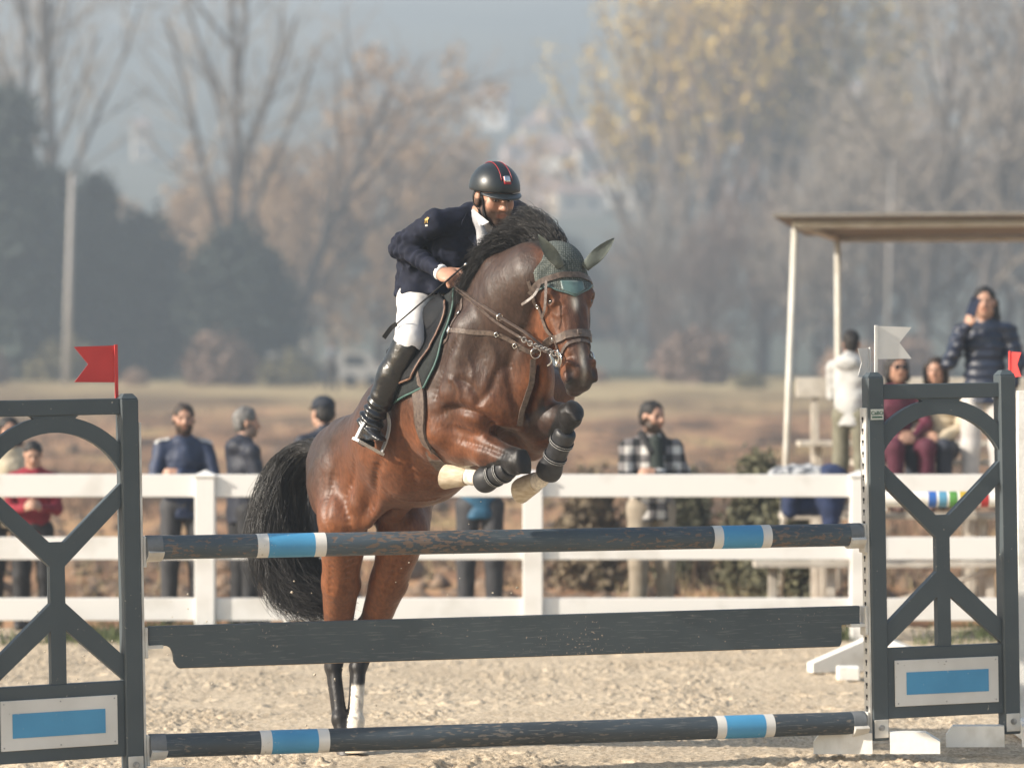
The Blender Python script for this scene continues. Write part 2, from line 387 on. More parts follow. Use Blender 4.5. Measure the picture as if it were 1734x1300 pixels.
dry = ramp(noise(.12, 7, (.5, .25, 1)).outputs[0], [(.36, (.17, .115, .065)), (.48, (.38, .28, .15)), (.62, (.50, .40, .22))])
wob = noise(.06, 5); ad = nd(nt, "ShaderNodeMath", operation='MULTIPLY_ADD'); ad.inputs[1].default_value = 60; nt.links.new(wob.outputs[0], ad.inputs[0]); nt.links.new(sp.outputs["Y"], ad.inputs[2])
def mixby(v0, v1, A, B):
    mr = nd(nt, "ShaderNodeMapRange"); mr.inputs[1].default_value = v0; mr.inputs[2].default_value = v1; nt.links.new(ad.outputs[0], mr.inputs[0])
    mx = nd(nt, "ShaderNodeMix", data_type='RGBA'); nt.links.new(mr.outputs[0], mx.inputs["Factor"]); nt.links.new(A, mx.inputs["A"]); nt.links.new(B, mx.inputs["B"]); return mx.outputs["Result"]
c = mixby(150, 182, soil.outputs[0], dry.outputs[0])
grn = ramp(noise(.2, 6).outputs[0], [(.35, (.05, .055, .03)), (.65, (.10, .10, .055))])
c = mixby(222, 240, c, grn.outputs[0])
nt.links.new(c, p.inputs[0])
grid_sheet("field", np.clip(graded(-30, 30, .8, -1600, 1600, 1.22), -1700, 1700), np.concatenate([np.arange(24.9, 60, .35), np.arange(60, 130, 1.2), np.arange(130, 460, 6), [600, 900, 1500, 2600]]), field_h, m_field)
# clods and stones lying on the bare soil
m_clod = mat("soil_clods", (.24, .165, .11), (.10, .07, .05), 3, .95)
r_ = np.random.default_rng(12); n = 2600; cy = 28+r_.random(n)**1.7*90; cx = r_.uniform(-.2, .2, n)*cy; cs = r_.uniform(.04, .16, n)*np.where(r_.random(n) < .93, 1, 2.2); cz = field_h(cx, cy)
base = np.array([(1, 0, 0), (-1, 0, 0), (0, 1, 0), (0, -1, 0), (0, 0, .7), (0, 0, -.5)]); vs = (np.stack([cx, cy, cz], 1)[:, None]+cs[:, None, None]*(base[None]+r_.normal(0, .22, (n, 6, 3)))).reshape(-1, 3)
fs = ((np.arange(n)*6)[:, None, None]+np.array([(0, 2, 4), (2, 1, 4), (1, 3, 4), (3, 0, 4), (2, 0, 5), (1, 2, 5), (3, 1, 5), (0, 3, 5)])[None]).reshape(-1, 3)
tag(link("soil_clods", mesh_np("soil_clods", np.array(vs), np.array(fs), False), m_clod), "brown earth clods and stones scattered over the bare field", "clods", None, "stuff")
# grass along the foot of the white fence and dry tufts beyond it
def grass(name, label, spots, hmin, hmax, m, seed):
    r_ = np.random.default_rng(seed); n = len(spots); b = np.asarray(spots); h = r_.uniform(hmin, hmax, n); a = r_.uniform(0, 6.28, n); lean = r_.normal(0, .45, (n, 2))*h[:, None]
    w = .004+.06*h*.2; dx, dy = np.cos(a)*w, np.sin(a)*w
    p0 = b+np.stack([dx, dy, 0*h], 1); p1 = b-np.stack([dx, dy, 0*h], 1); p2 = b+np.stack([lean[:, 0]*.4-dx*.7, lean[:, 1]*.4-dy*.7, h*.6], 1); p3 = b+np.stack([lean[:, 0]*.4+dx*.7, lean[:, 1]*.4+dy*.7, h*.6], 1); p4 = b+np.stack([lean[:, 0], lean[:, 1], h], 1)
    v = np.stack([p0, p1, p2, p3, p4], 1).reshape(-1, 3); k = np.arange(n)*5
    q = np.vstack([np.stack([k, k+1, k+2, k+3], 1), np.stack([k+3, k+2, k+4, k+4], 1)])
    f = [tuple(x) if x[2] != x[3] else tuple(x[:3]) for x in q.tolist()]
    me = bpy.data.meshes.new(name); me.from_pydata(v.tolist(), [], f); me.update()
    return tag(link(name, me, m), label, "grass", None, "stuff")
m_grass = mat("green_grass", (.10, .13, .035), (.045, .06, .02), 6, .7); m_dry = mat("dry_grass", (.36, .29, .16), (.17, .13, .07), 5, .8)
r_ = np.random.default_rng(5); gx = r_.uniform(-4.6, 4.6, 15000); gy = FENCE_D+r_.normal(.1, .28, 15000); keep = vnoise(np.stack([gx*1.6, gy*2, 0*gx], 1), 8) > .35-.75*(.25+.75*sstep(-1, 2.2, gx))
sp_ = np.stack([gx, gy, 0*gx-.03], 1)[keep]
grass("verge_grass", "low green grass along the foot of the white rail fence", sp_, .04, .17, m_grass, 2)
gy = 26+r_.random(9000)**1.5*60; gx = r_.uniform(-.17, .17, 9000)*gy; keep = vnoise(np.stack([gx*.5, gy*.3, 0*gx+3], 1), 4) > .15; gx, gy = gx[keep], gy[keep]
sp_ = np.stack([gx, gy, field_h(gx, gy)-.02], 1)
gy2 = 30+r_.random(26000)**1.2*120; gx2 = r_.uniform(-.18, .18, 26000)*gy2; keep = fbm(np.stack([gx2*.35, gy2*.14, 0*gx2+9], 1), 3, 14) > .10; gx2, gy2 = gx2[keep], gy2[keep]
m_scrub = mat("brown_scrub", (.13, .082, .05), (.045, .032, .024), .8, .9)
grass("field_scrub", "dark brown weeds and scrub in patches over the field", np.stack([gx2, gy2, field_h(gx2, gy2)-.03], 1), .15, .55, m_scrub, 6)
grass("dry_grass", "pale dry grass tufts scattered over the brown field", sp_, .08, .3, m_dry, 3)
# ================================================================ WHITE RAIL FENCE
m_white = mat("white_vinyl", (.73, .72, .70), (.52, .50, .46), 2.5, .4, .04, 30, lo=.22, hi=.46)
m_wood = mat("white_painted_wood", (.78, .76, .71), (.58, .55, .49), 7, .6, .25, 30, lo=.28, hi=.5)
fs_ = FPX/FENCE_D
fence = empty("rail_fence", (0, FENCE_D, 0), "white post-and-rail fence running behind the jump, three rails high", "fence")
PX = [-206, 348, 902, 1456, 2010]; posts = [(q-867)/fs_ for q in PX]
for i, x in enumerate(posts):
    mb = MB(); mb.box(-.073, .073, -.073, .073, -.12, 1.185, .006)
    o = mb.build("post", m_white, fence); o.location = (x, 0, 0)
    mb = MB(); mb.box(-.083, .083, -.083, .083, 1.186, 1.205, .004); mb.add([(-.078, -.078, 1.205), (.078, -.078, 1.205), (.078, .078, 1.205), (-.078, .078, 1.205), (0, 0, 1.24)], [(0, 1, 4), (1, 2, 4), (2, 3, 4), (3, 0, 4), (3, 2, 1, 0)])
    mb.build("cap", m_white, o)
for i in range(len(posts)-1):
    for (yt, yb) in ((803, 841), (909, 947), (1012, 1050)):
        zt, zb = CAMH-(yt-HORIZON)/fs_, CAMH-(yb-HORIZON)/fs_
        mb = MB(); mb.box(posts[i]+.0735, posts[i+1]-.0735, -.026, .026, zb, zt, .004); mb.build("rail", m_white, fence)
# ================================================================ THE JUMP
JA = math.radians(16.3); JT = .017
jU = np.array([math.cos(JA)*math.cos(JT), math.sin(JA)*math.cos(JT), math.sin(JT)]); jW = np.array([math.sin(JA), -math.cos(JA), 0.0]); jN = np.cross(jU, jW); jN = jN if jN[2] > 0 else -jN
J0 = np.array([(872-867)/FPX*16.0, 16.0, 0.0])
def JM(u, w=0.0, z=0.0, rz=0.0):
    o = J0+jU*u+jW*w+jN*z; M = Matrix(((jU[0], -jW[0], jN[0], o[0]), (jU[1], -jW[1], jN[1], o[1]), (jU[2], -jW[2], jN[2], o[2]), (0, 0, 0, 1)))
    return M @ Matrix.Rotation(rz, 4, 'Z')
def worn(name, base, dark, under, amount=.60, stretch=(1, 1, 1), rough=.55, scr=0.0, fine=60, patchy=.35):
    """paint with scratches and chips that show what lies under it"""
    m, nt, p = newmat(name); p.inputs["Roughness"].default_value = rough
    tc = nd(nt, "ShaderNodeTexCoord"); mp = nd(nt, "ShaderNodeMapping"); mp.inputs[3].default_value = stretch; nt.links.new(tc.outputs["Object"], mp.inputs[0])
    def nz(sc, det): n = nd(nt, "ShaderNodeTexNoise"); n.inputs["Scale"].default_value = sc; n.inputs["Detail"].default_value = det; nt.links.new(mp.outputs[0], n.inputs[0]); return n.outputs[0]
    def rp(s, a, b, ca, cb):
        r = nd(nt, "ShaderNodeValToRGB"); e = r.color_ramp.elements; e[0].position, e[1].position = a, b; e[0].color = (*ca, 1); e[1].color = (*cb, 1); nt.links.new(s, r.inputs[0]); return r.outputs[0]
    c = rp(nz(3.5, 6), .35, .68, dark, base)
    big = nz(2.6, 3); sm = nz(fine, 8); ms = nd(nt, "ShaderNodeMath", operation='MULTIPLY_ADD'); ms.inputs[1].default_value = patchy; nt.links.new(big, ms.inputs[0]); nt.links.new(sm, ms.inputs[2])
    ch = rp(ms.outputs[0], amount+patchy*.5, amount+patchy*.5+.05, (0, 0, 0), (1, 1, 1)); sc_ = nd(nt, "ShaderNodeMapping"); sc_.inputs[3].default_value = (4.5, 40, 85); sc_.inputs[2].default_value = (0, .13, 0); nt.links.new(tc.outputs["Object"], sc_.inputs[0])
    n3 = nd(nt, "ShaderNodeTexNoise"); n3.inputs["Scale"].default_value = 2.2; n3.inputs["Detail"].default_value = 4; nt.links.new(sc_.outputs[0], n3.inputs[0])
    s2 = rp(n3.outputs[0], .60, .66, (0, 0, 0), (scr, scr, scr))
    m1 = nd(nt, "ShaderNodeMix", data_type='RGBA'); nt.links.new(ch, m1.inputs["Factor"]); nt.links.new(c, m1.inputs["A"]); m1.inputs["B"].default_value = (*under, 1)
    m2 = nd(nt, "ShaderNodeMix", data_type='RGBA'); nt.links.new(s2, m2.inputs["Factor"]); nt.links.new(m1.outputs["Result"], m2.inputs["A"]); m2.inputs["B"].default_value = (.32, .30, .27, 1)
    nt.links.new(m2.outputs["Result"], p.inputs[0])
    b = nd(nt, "ShaderNodeBump"); b.inputs["Strength"].default_value = .35; b.inputs["Distance"].default_value = .003; b.invert = True; nt.links.new(ch, b.inputs["Height"]); nt.links.new(b.outputs[0], p.inputs["Normal"])
    return m
SL = (.062, .078, .086); SLD = (.050, .064, .072)
m_slate = worn("slate_painted_wood", SL, SLD, (.38, .35, .30), .70, fine=45); m_plank = worn("slate_plank_paint", SL, SLD, (.34, .27, .21), .675, scr=.2); m_pole = worn("slate_pole_paint", (.062, .085, .105), (.038, .052, .064), (.15, .105, .08), .585, (.45, 1, 1), scr=.25, patchy=.6); m_poleb = worn("slate_pole_paint_low", (.050, .066, .080), (.03, .038, .045), (.15, .13, .11), .63, (.35, 1, 1), scr=.3, patchy=.4)
m_blue = worn("blue_paint", (.07, .30, .52), (.055, .25, .45), (.30, .42, .50), .70); m_panelw = worn("white_panel_paint", (.72, .70, .66), (.58, .56, .52), (.30, .27, .22), .71)
m_cup = mat("white_plastic", (.70, .68, .63), (.50, .47, .42), 9, .45, .1); m_capg = mat("grey_pole_cap", (.17, .18, .19), (.11, .12, .125), 12, .75, .1, spec=.2)
m_steel = mat("galvanised_steel", (.45, .45, .45), (.28, .28, .28), 30, .45, metal=.8); m_black = mat("black_hole", (.01, .01, .01), rough=.9); m_raw = mat("raw_timber_edge", (.42, .30, .19), (.22, .14, .08), 20, .8)
def extr(mb, poly, y0, y1):
    mb.prism(poly, y0, y1, lambda v: (v[0], v[2], v[1]))
PW = .086
def wing(name, label, M, sgn, number_of_flag=None):
    """jump stand, x from the inner post outwards (sgn=+1 to the right), front face at y=-PW/2"""
    r = empty(name, M, label, "jump stand", "slate jump stands")
    W_ = .80
    def X(a): return a*sgn
    def poly(ps): return [(X(a), b) for a, b in ps]
    def box(x0, x1, *a, **k): return (min(X(x0), X(x1)), max(X(x0), X(x1)), *a)
    for k, (x0, top) in enumerate(((0, 1.885 if sgn > 0 else 1.845), (W_-PW, 1.885))):
        mb = MB(); mb.box(*box(x0, x0+PW, -PW/2, PW/2, .06, top-.018), .006); a, b = sorted((X(x0+.002), X(x0+PW-.002)))
        ins = .020; mb.add([(a, -PW/2+.002, top-.018), (b, -PW/2+.002, top-.018), (b, PW/2-.002, top-.018), (a, PW/2-.002, top-.018), (a+ins, -PW/2+ins, top+.006), (b-ins, -PW/2+ins, top+.006), (b-ins, PW/2-ins, top+.006), (a+ins, PW/2-ins, top+.006)], [(0, 1, 5, 4), (1, 2, 6, 5), (2, 3, 7, 6), (3, 0, 4, 7), (4, 5, 6, 7)])
        po = mb.build("post", m_slate, r)
        # bracket with its bolt, and the foot the post stands in
        mb = MB(); mb.box(*box(x0+.006, x0+PW-.006, -PW/2-.006, -PW/2-.001, .075, .165), .002); br = mb.build("bracket", m_cup, po)
        mb = MB(); mb.tube([(X(x0+PW/2), -PW/2-.0065, .125), (X(x0+PW/2), -PW/2-.012, .125)], .016, 12); mb.tube([(X(x0+PW/2), -PW/2-.0125, .125), (X(x0+PW/2), -PW/2-.020, .125)], .009, 6); mb.build("bolt", m_steel, po)
        # foot: a long bevelled block, its far half and its near half either side of the post
        fr = Matrix.Translation((X(x0+PW/2), -.04, 0)) @ Matrix.Rotation(math.radians(-24)*1, 4, 'Z')
        for (a0, a1) in ((-.335, -.0435), (.0435, .29)):
            mb = MB(); e0, e1 = (.035, .0) if a0 < 0 else (.0, .07)
            vs = [(a0, -.045, 0), (a1, -.045, 0), (a1, .045, 0), (a0, .045, 0), (a0, -.045, .06), (a1, -.045, .06), (a1, .045, .06), (a0, .045, .06), (a0+e0, -.045, .105), (a1-e1, -.045, .105), (a1-e1, .045, .105), (a0+e0, .045, .105)]
            mb.add([tuple(fr @ Vector(v)) for v in vs], [(3, 2, 1, 0), (0, 1, 5, 4), (1, 2, 6, 5), (2, 3, 7, 6), (3, 0, 4, 7), (4, 5, 9, 8), (5, 6, 10, 9), (6, 7, 11, 10), (7, 4, 8, 11), (8, 9, 10, 11)]); mb.build("foot", m_wood, r)
    D = .0225
    mb = MB(); mb.box(*box(PW-.003, W_-PW+.003, -D-.004, D+.004, 1.755, 1.83), .004); mb.build("top_bar", m_slate, r)
    # arch cut from board: its crown runs into the top bar
    xc = W_/2; R0, R1 = .356, .432; zc = 1.321; hw = W_/2-PW; pts = []
    a0 = math.asin(hw/R0); a1 = math.asin(min(1, hw/R1)); n = 18
    inner = [(xc+R0*math.sin(t), zc+R0*math.cos(t)) for t in np.linspace(-a0, a0, n)]
    acut = math.acos((1.7545-zc)/R1) if (1.7545-zc) < R1 else 0.0
    for sd in (0,):
        out = [(xc+R1*math.sin(t), zc+R1*math.cos(t)) for t in np.linspace(-a1, a1, n)]
        cl = [(x, min(z, 1.7545)) for x, z in out]
        pts = inner+cl[::-1]
    # crown block widening towards the bar
    mb = MB()
    for i in range(n-1): extr(mb, poly([inner[i], inner[i+1], cl[i+1], cl[i]]), -D, D)
    b2 = [(xc-.115, 1.7545), (xc-.075, 1.722), (xc+.075, 1.722), (xc+.115, 1.7545)]
    extr(mb, poly(b2), -D+.002, D-.002); mb.build("arch", m_slate, r)
    cx, hs = xc, .036
    up = [(PW, 1.435), (cx-hs, 1.172), (cx+hs, 1.172), (W_-PW, 1.435), (W_-PW, 1.33), (cx+hs, 1.06), (cx-hs, 1.06), (PW, 1.33)]
    for nm, ps in (("brace", [(PW, 1.435), (PW, 1.33), (cx-hs, 1.06), (cx-hs, 1.172)]), ("brace", [(W_-PW, 1.435), (cx+hs, 1.172), (cx+hs, 1.06), (W_-PW, 1.33)]),
                   ("brace", [(PW, .632), (PW, .52), (cx-hs, .765), (cx-hs, .89)]), ("brace", [(W_-PW, .632), (cx+hs, .89), (cx+hs, .765), (W_-PW, .52)])):
        mb = MB(); extr(mb, poly(ps), -D, D); mb.build(nm, m_slate, r)
    mb = MB(); mb.box(*box(cx-hs, cx+hs, -D, D, .5175, 1.172)); mb.build("stem", m_slate, r)
    mb = MB(); mb.box(*box(PW-.003, W_-PW+.003, -D-.002, D+.002, .165, .517), .004); mb.build("base_panel", m_slate, r)
    pn = MB(); pn.box(*box(.125, W_-.115, -D-.013, -D-.003, .225, .455), .002); pn = pn.build("sign_board", m_panelw, r)
    mb = MB(); mb.box(*box(.185, W_-.17, -D-.0155, -D-.0135, .282, .394)); mb.build("blue_stripe", m_blue, pn)
    mb = MB()
    for (sx, sz) in ((.14, .24), (.14, .44), (W_-.13, .24), (W_-.13, .44), (W_/2, .44), (W_/2, .24)): mb.tube([(X(sx), -D-.0135, sz), (X(sx), -D-.0148, sz)], .004, 8)
    mb.build("screws", m_steel, pn)["kind"] = "stuff"
    # white strip with keyhole slots on the inner face of the inner post
    st = MB(); a, b = sorted((X(-.0135), X(-.001))); st.box(a, b, -.036, .036, .075, 1.715, .002); st = st.build("slotted_strip", m_cup, r)
    mb = MB(); z = .11
    while z < 1.70:
        xq = X(-.0142)
        for (zz, h_, w_) in ((z, .014, .012), (z-.014, .016, .006)):
            mb.add([(xq, -w_, zz-h_/2), (xq, w_, zz-h_/2), (xq, w_, zz+h_/2), (xq, -w_, zz+h_/2)], [(0, 1, 2, 3)])
        z += .0575
    mb.build("slots", m_black, st)["kind"] = "stuff"
    return r
def cup(r, sgn, z, flat=False):
    """pole cup pinned to the slotted strip"""
    mb = MB(); X = lambda a: a*sgn
    a, b = sorted((X(-.030), X(-.015))); mb.box(a, b, -.038, .038, z-.09, z+.055, .004)
    n = 9
    for i in range(n-1):
        if flat: t0, t1 = (-1+2*i/(n-1))*.6, (-1+2*(i+1)/(n-1))*.6; p0, p1 = (t0*.055, z-.03), (t1*.055, z-.03); q0, q1 = (t0*.055, z-.046), (t1*.055, z-.046)
        else:
            t0, t1 = math.radians(-62+124*i/(n-1)), math.radians(-62+124*(i+1)/(n-1)); c = z+.02
            p0, p1 = (.060*math.sin(t0), c-.060*math.cos(t0)), (.060*math.sin(t1), c-.060*math.cos(t1)); q0, q1 = (.088*math.sin(t0), c-.088*math.cos(t0)), (.088*math.sin(t1), c-.088*math.cos(t1))
        vs = [(X(e), y, zz) for e in (-.0305, -.105) for (y, zz) in (p0, p1, q1, q0)]
        mb.add(vs, [(0, 1, 2, 3), (7, 6, 5, 4), (0, 4, 5, 1), (1, 5, 6, 2), (2, 6, 7, 3), (3, 7, 4, 0)])
    mb.build("cup", m_cup, r)
UR, UL = 1.845, -1.815
RW = wing("jump_stand", "slate jump stand with arched top on the right, white flag on its post", JM(UR), 1)
LW = wing("jump_stand", "slate jump stand cut by the left edge of the picture, red flag on top", JM(UL, 0, 0, math.radians(9)), -1)
def zj(px, py, dref):        # height above the jump's base line of a picture point at that depth
    p = V(px, py, dref)-J0; return float(p@jN)
poles_spec = [(249, 927, 1453, 905, m_pole, "upper slate pole with blue and white bands just under the horse's belly"), (249, 1263, 1463, 1223, m_poleb, "lower slate pole with blue and white bands lying in the lowest cups near the sand")]
for (x0, y0, x1, y1, mt, lb) in poles_spec:
    z0, z1 = zj(x0, y0, 15.5), zj(x1, y1, 16.5); u0, u1 = UL+.032, UR-.034; Lp = u1-u0
    r = empty("jump_pole", JM(u0, 0, z0) @ Matrix.Rotation(-math.atan2(z1-z0, Lp), 4, 'Y'), lb, "jump pole", "poles of the jump"); Rp = .056
    def seg(name, a, b, R_, m_): mb = MB(); mb.tube([(a, 0, 0), (b, 0, 0)], R_, 28); return mb.build(name, m_, r, 'auto')
    seg("pole_shaft", .078, Lp-.07, Rp, mt)
    f = lambda px: (px-249)/(1453-249)*Lp-.018*(px < 800)
    for (a, b) in ((432, 543), (1189, 1290)):
        w = 18 if a < 800 else 16
        seg("white_band", f(a), f(a+w), Rp+.0012, m_panelw); seg("blue_band", f(a+w), f(b-w), Rp+.0012, m_blue); seg("white_band", f(b-w), f(b), Rp+.0012, m_panelw)
    for (a, b, s_) in ((.004, .078, -1), (Lp-.07, Lp-.004, 1)):
        o = seg("end_cap", a, b, Rp+.0022, m_capg); mb = MB(); e = a if s_ < 0 else b; mb.tube([(e+s_*.0005, 0, 0), (e+s_*.0012, 0, 0)], .012, 10); mb.build("end_hole", m_black, o)
    cup(LW, -1, zj(x0, y0, 15.5)-.0); cup(RW, 1, z1)
# plank
z0t, z0b = zj(253, 1060, 15.5), zj(253, 1132, 15.5); z1t, z1b = zj(1449, 1025, 16.5), zj(1449, 1100, 16.5)
Lq = UR-UL-.09; u0 = UL+.04; sl = math.atan2(z1t-z0t, Lq); hgt_ = z0t-z0b
plank = empty("jump_plank", JM(u0, 0, z0t) @ Matrix.Rotation(-sl, 4, 'Y'), "slate plank board hung between the two poles, ends notched, edges chipped", "jump plank")
hb_ = z0t-z0b; er = .092; e0 = .128
pl = [(0, 0), (0, -.075), (.004, -er), (.085, -er), (.105, -er-.012), (e0-.012, -er-.04), (e0-.008, -hb_+.03), (e0+.012, -hb_), (Lq-e0+.02, -hb_), (Lq-e0+.03, -hb_+.02), (Lq-e0+.03, -er), (Lq, -er), (Lq, 0)]
mb = MB(); extr(mb, pl, -.017, .017); o = mb.build("board", m_plank, plank)
bm = bmesh.new(); bm.from_mesh(o.data); bmesh.ops.bevel(bm, geom=[e for e in bm.edges if abs(e.calc_face_angle(0)) > .5], offset=.003, segments=1, affect='EDGES'); bm.to_mesh(o.data); bm.free()
mb = MB(); mb.box(e0+.02, Lq-e0+.01, -.0145, .0145, -hb_-.0016, -hb_+.002); mb.build("bare_lower_edge", m_raw, plank)
cup(LW, -1, z0t-er+.034, True); cup(RW, 1, z1t-er+.034, True)
# maker's plate on the right stand
pt = MB(); pt.box(.012, .079, -PW/2-.004, -PW/2-.001, 1.655, 1.708); pt = pt.build("maker_plate", mat("plate_cream", (.72, .74, .66), rough=.4), RW)
m_green = mat("plate_green", (.03, .13, .07), rough=.5)
def text_mesh(name, s, size, M, m_, parent):
    cu = bpy.data.curves.new(name, 'FONT'); cu.body = s; cu.size = size; cu.align_x = 'CENTER'; cu.extrude = .0004; cu.offset = size*.02
    t = bpy.data.objects.new(name, cu); col.objects.link(t); dg = bpy.context.evaluated_depsgraph_get(); me = bpy.data.meshes.new_from_object(t.evaluated_get(dg)); bpy.data.objects.remove(t)
    me.transform(M); me.materials.clear(); return link(name, me, m_, parent)
text_mesh("lettering", "CaBO", .026, Matrix.Translation((.0455, -PW/2-.0048, 1.680)) @ Matrix.Rotation(math.radians(90), 4, 'X'), m_green, pt)
mb = MB(); mb.box(.018, .073, -PW/2-.0048, -PW/2-.0042, 1.664, 1.672); mb.build("small_print_line", m_green, pt)
# flags
m_red = mat("red_flag", (.60, .045, .04), (.52, .035, .032), 6, .6); m_flagw = mat("white_flag", (.76, .74, .70), (.68, .66, .62), 6, .6)
def flag(name, label, M, w, h, notch, side, m_, pole_h, lean=0.0, pole_m=None, foot=0.0):
    r = empty(name, M, label, "flag")
    mb = MB(); mb.box(-.008, .008, -.004, .004, foot, pole_h, .001); mb.build("stick", pole_m or m_, r)
    nx = 9; vs = []; fs = []
    top = pole_h-.004
    outline = [(0, top), (0, top-h), (w, top-h+.004), (w-notch, top-h/2), (w, top-.004)]
    mb = MB(); P2 = [(side*(.008+a), b) for a, b in outline]
    # bend of the sheet: split in a fan with a slight bow
    mb.prism(P2, .005, .0075, lambda v: (v[0], v[2]-.0-.05*(abs(v[0])**2), v[1])); mb.build("sheet", m_, r); return r
flag("red_flag", "red swallow-tailed flag on top of the left jump stand", JM(UL-.085, -.02, 1.845-.02, math.radians(9)), .195, .172, .068, -1, m_red, .255)
flag("white_flag", "large white swallow-tailed flag on the right jump stand's inner post", JM(UR+.062, .0, 1.885, 0) @ Matrix.Rotation(.02, 4, 'Y'), .185, .165, .065, 1, m_flagw, .24)
flag("white_flag", "narrow white flag seen edge-on just left of the large white flag", Matrix.Translation(tuple(V(1473, 660, 16.75))) @ Matrix.Rotation(math.radians(64), 4, 'Z'), .155, .15, .055, -1, m_flagw, .215, foot=-.12)
# ================================================================ THE HORSE
HA = math.radians(35)
HH = np.array([math.sin(HA), -math.cos(HA), 0]); HL = np.array([math.cos(HA), math.sin(HA), 0]); UP = np.array([0, 0, 1.0])
Tb = nrm(HH*.955+UP*.30); Ub = np.cross(HL, Tb); Ub = Ub if Ub[2] > 0 else -Ub      # trunk axis and its own up
AX = np.array([HL, Tb, Ub])
horse = empty("horse", V(590, 1274, 16.78), "bay horse with black mane and tail leaping over the striped pole, ridden", "horse")
pelvis = V(630, 804, 16.78); loin = V(668, 742, 16.5); barrel = V(705, 742, 16.3); girth_c = V(785, 672, 15.98); breast = V(852, 640, 15.72)
P = []
# trunk
P += [ell(pelvis+Ub*.03, (.25, .33, .245), AX, .06)]
P += [rc(pelvis+Tb*.05+Ub*.045, barrel, .245, .315, .12, (HL, .98)), rc(barrel, girth_c, .315, .325, .12, (HL, .90)), rc(girth_c, breast+Tb*-.02, .325, .245, .10, (HL, .94))]
P += [ell(V(742, 560, 16.12), (.10, .26, .10), AX, .12)]                                # withers
for sgn in (-1, 1):
    hipp = pelvis+HL*.155*sgn
    P += [ell(hipp+Ub*.08-Tb*.02, (.13, .26, .2), AX, .1)]                               # croup muscle
    P += [ell(hipp+HL*.05*sgn+Tb*.20+Ub*.17, (.05, .07, .05), AX, .09)]                  # point of hip
    P += [ell(breast+HL*.14*sgn-Tb*.10+Ub*.02, (.12, .17, .25), AX, .06)]                # shoulder
    P += [ell(breast+HL*.155*sgn-Tb*.01-Ub*.05, (.085, .10, .12), AX, .04)]              # point of shoulder
    P += [ell(breast+HL*.075*sgn+Tb*.075-Ub*.13, (.085, .10, .13), AX, .03)]             # pectoral
    P += [ell(breast+HL*.19*sgn-Tb*.30-Ub*.10, (.075, .16, .13), nrm(AX), .05) if False else ell(breast+HL*.185*sgn-Tb*.27-Ub*.08, (.085, .17, .15), AX, .05)]  # triceps
# neck
nk = [V(826, 618, 15.84), V(846, 548, 15.68), V(868, 498, 15.56), V(903, 468, 15.46), V(942, 452, 15.42)]
nr_ = [.265, .205, .172, .138, .100]
P += chain(nk, nr_, .08, (HL, .80))
P += [rc(V(760, 545, 16.05), V(850, 470, 15.66), .10, .10, .1), rc(V(850, 470, 15.66), V(915, 440, 15.50), .10, .06, .08)]     # crest
P += [rc(V(898, 545, 15.5), V(900, 640, 15.56), .07, .10, .08)]                           # windpipe
# head in its own frame: l to image right, a down the face, f out of the face
HO = V(953, 424, 15.40)
hA = nrm(V(990, 655, 15.20)-HO); hF = np.array([math.sin(math.radians(22)), -math.cos(math.radians(22)), 0]); hF = nrm(hF-hA*(hF@hA)); hL = np.cross(hF, hA)
if hL[0] < 0: hL = -hL
HX = np.array([hL, hA, hF])
def HP(l, a, f): return HO+hL*l*1.12+hA*a+hF*f
HW = np.array([1.12, 1, 1])
P += [ell(HP(0, .07, -.05), (.1053, .11, .105), HX, .04), ell(HP(0, .19, -.050), (.1277, .15, .088), HX, .04)]
P += [rc(HP(0, .22, -.06), HP(0, .56, -.058), .100, .063, .03, (hL, 1.04)), rc(HP(0, .24, -.0), HP(0, .57, -.020), .048, .040, .03)]
P += [ell(HP(0, .27, -.17), (.0806, .15, .11), HX, .04), rc(HP(0, .36, -.20), HP(0, .58, -.10), .058, .045, .04)]
P += [ell(HP(0, .59, -.055), (.0851, .075, .066), HX, .03), ell(HP(0, .642, -.075), (.0650, .032, .046), HX, .02), ell(HP(0, .645, -.12), (.0426, .034, .034), HX, .02)]
for s_ in (-1, 1):
    P += [ell(HP(.086*s_, .225, -.005), (.0336, .05, .030), HX, .02), rc(HP(.085*s_, .27, -.06), HP(.064*s_, .43, -.045), .014, .008, .02)]
    P += [ell(HP(.078*s_, .30, -.155), (.0358, .11, .09), HX, .03), rc(HP(.045*s_, .30, .012), HP(.038*s_, .50, .0), .016, .012, .02)]
    P += [ell(HP(.104*s_, .255, .010), (.0190, .028, .020), HX, .012, -1)]
    P += [rc(HP(.054*s_, .555, .002), HP(.062*s_, .625, -.026), .021, .019, .02)]
    P += [ell(HP(.058*s_, .600, .006), (.0168, .034, .016), HX, .01, -1)]
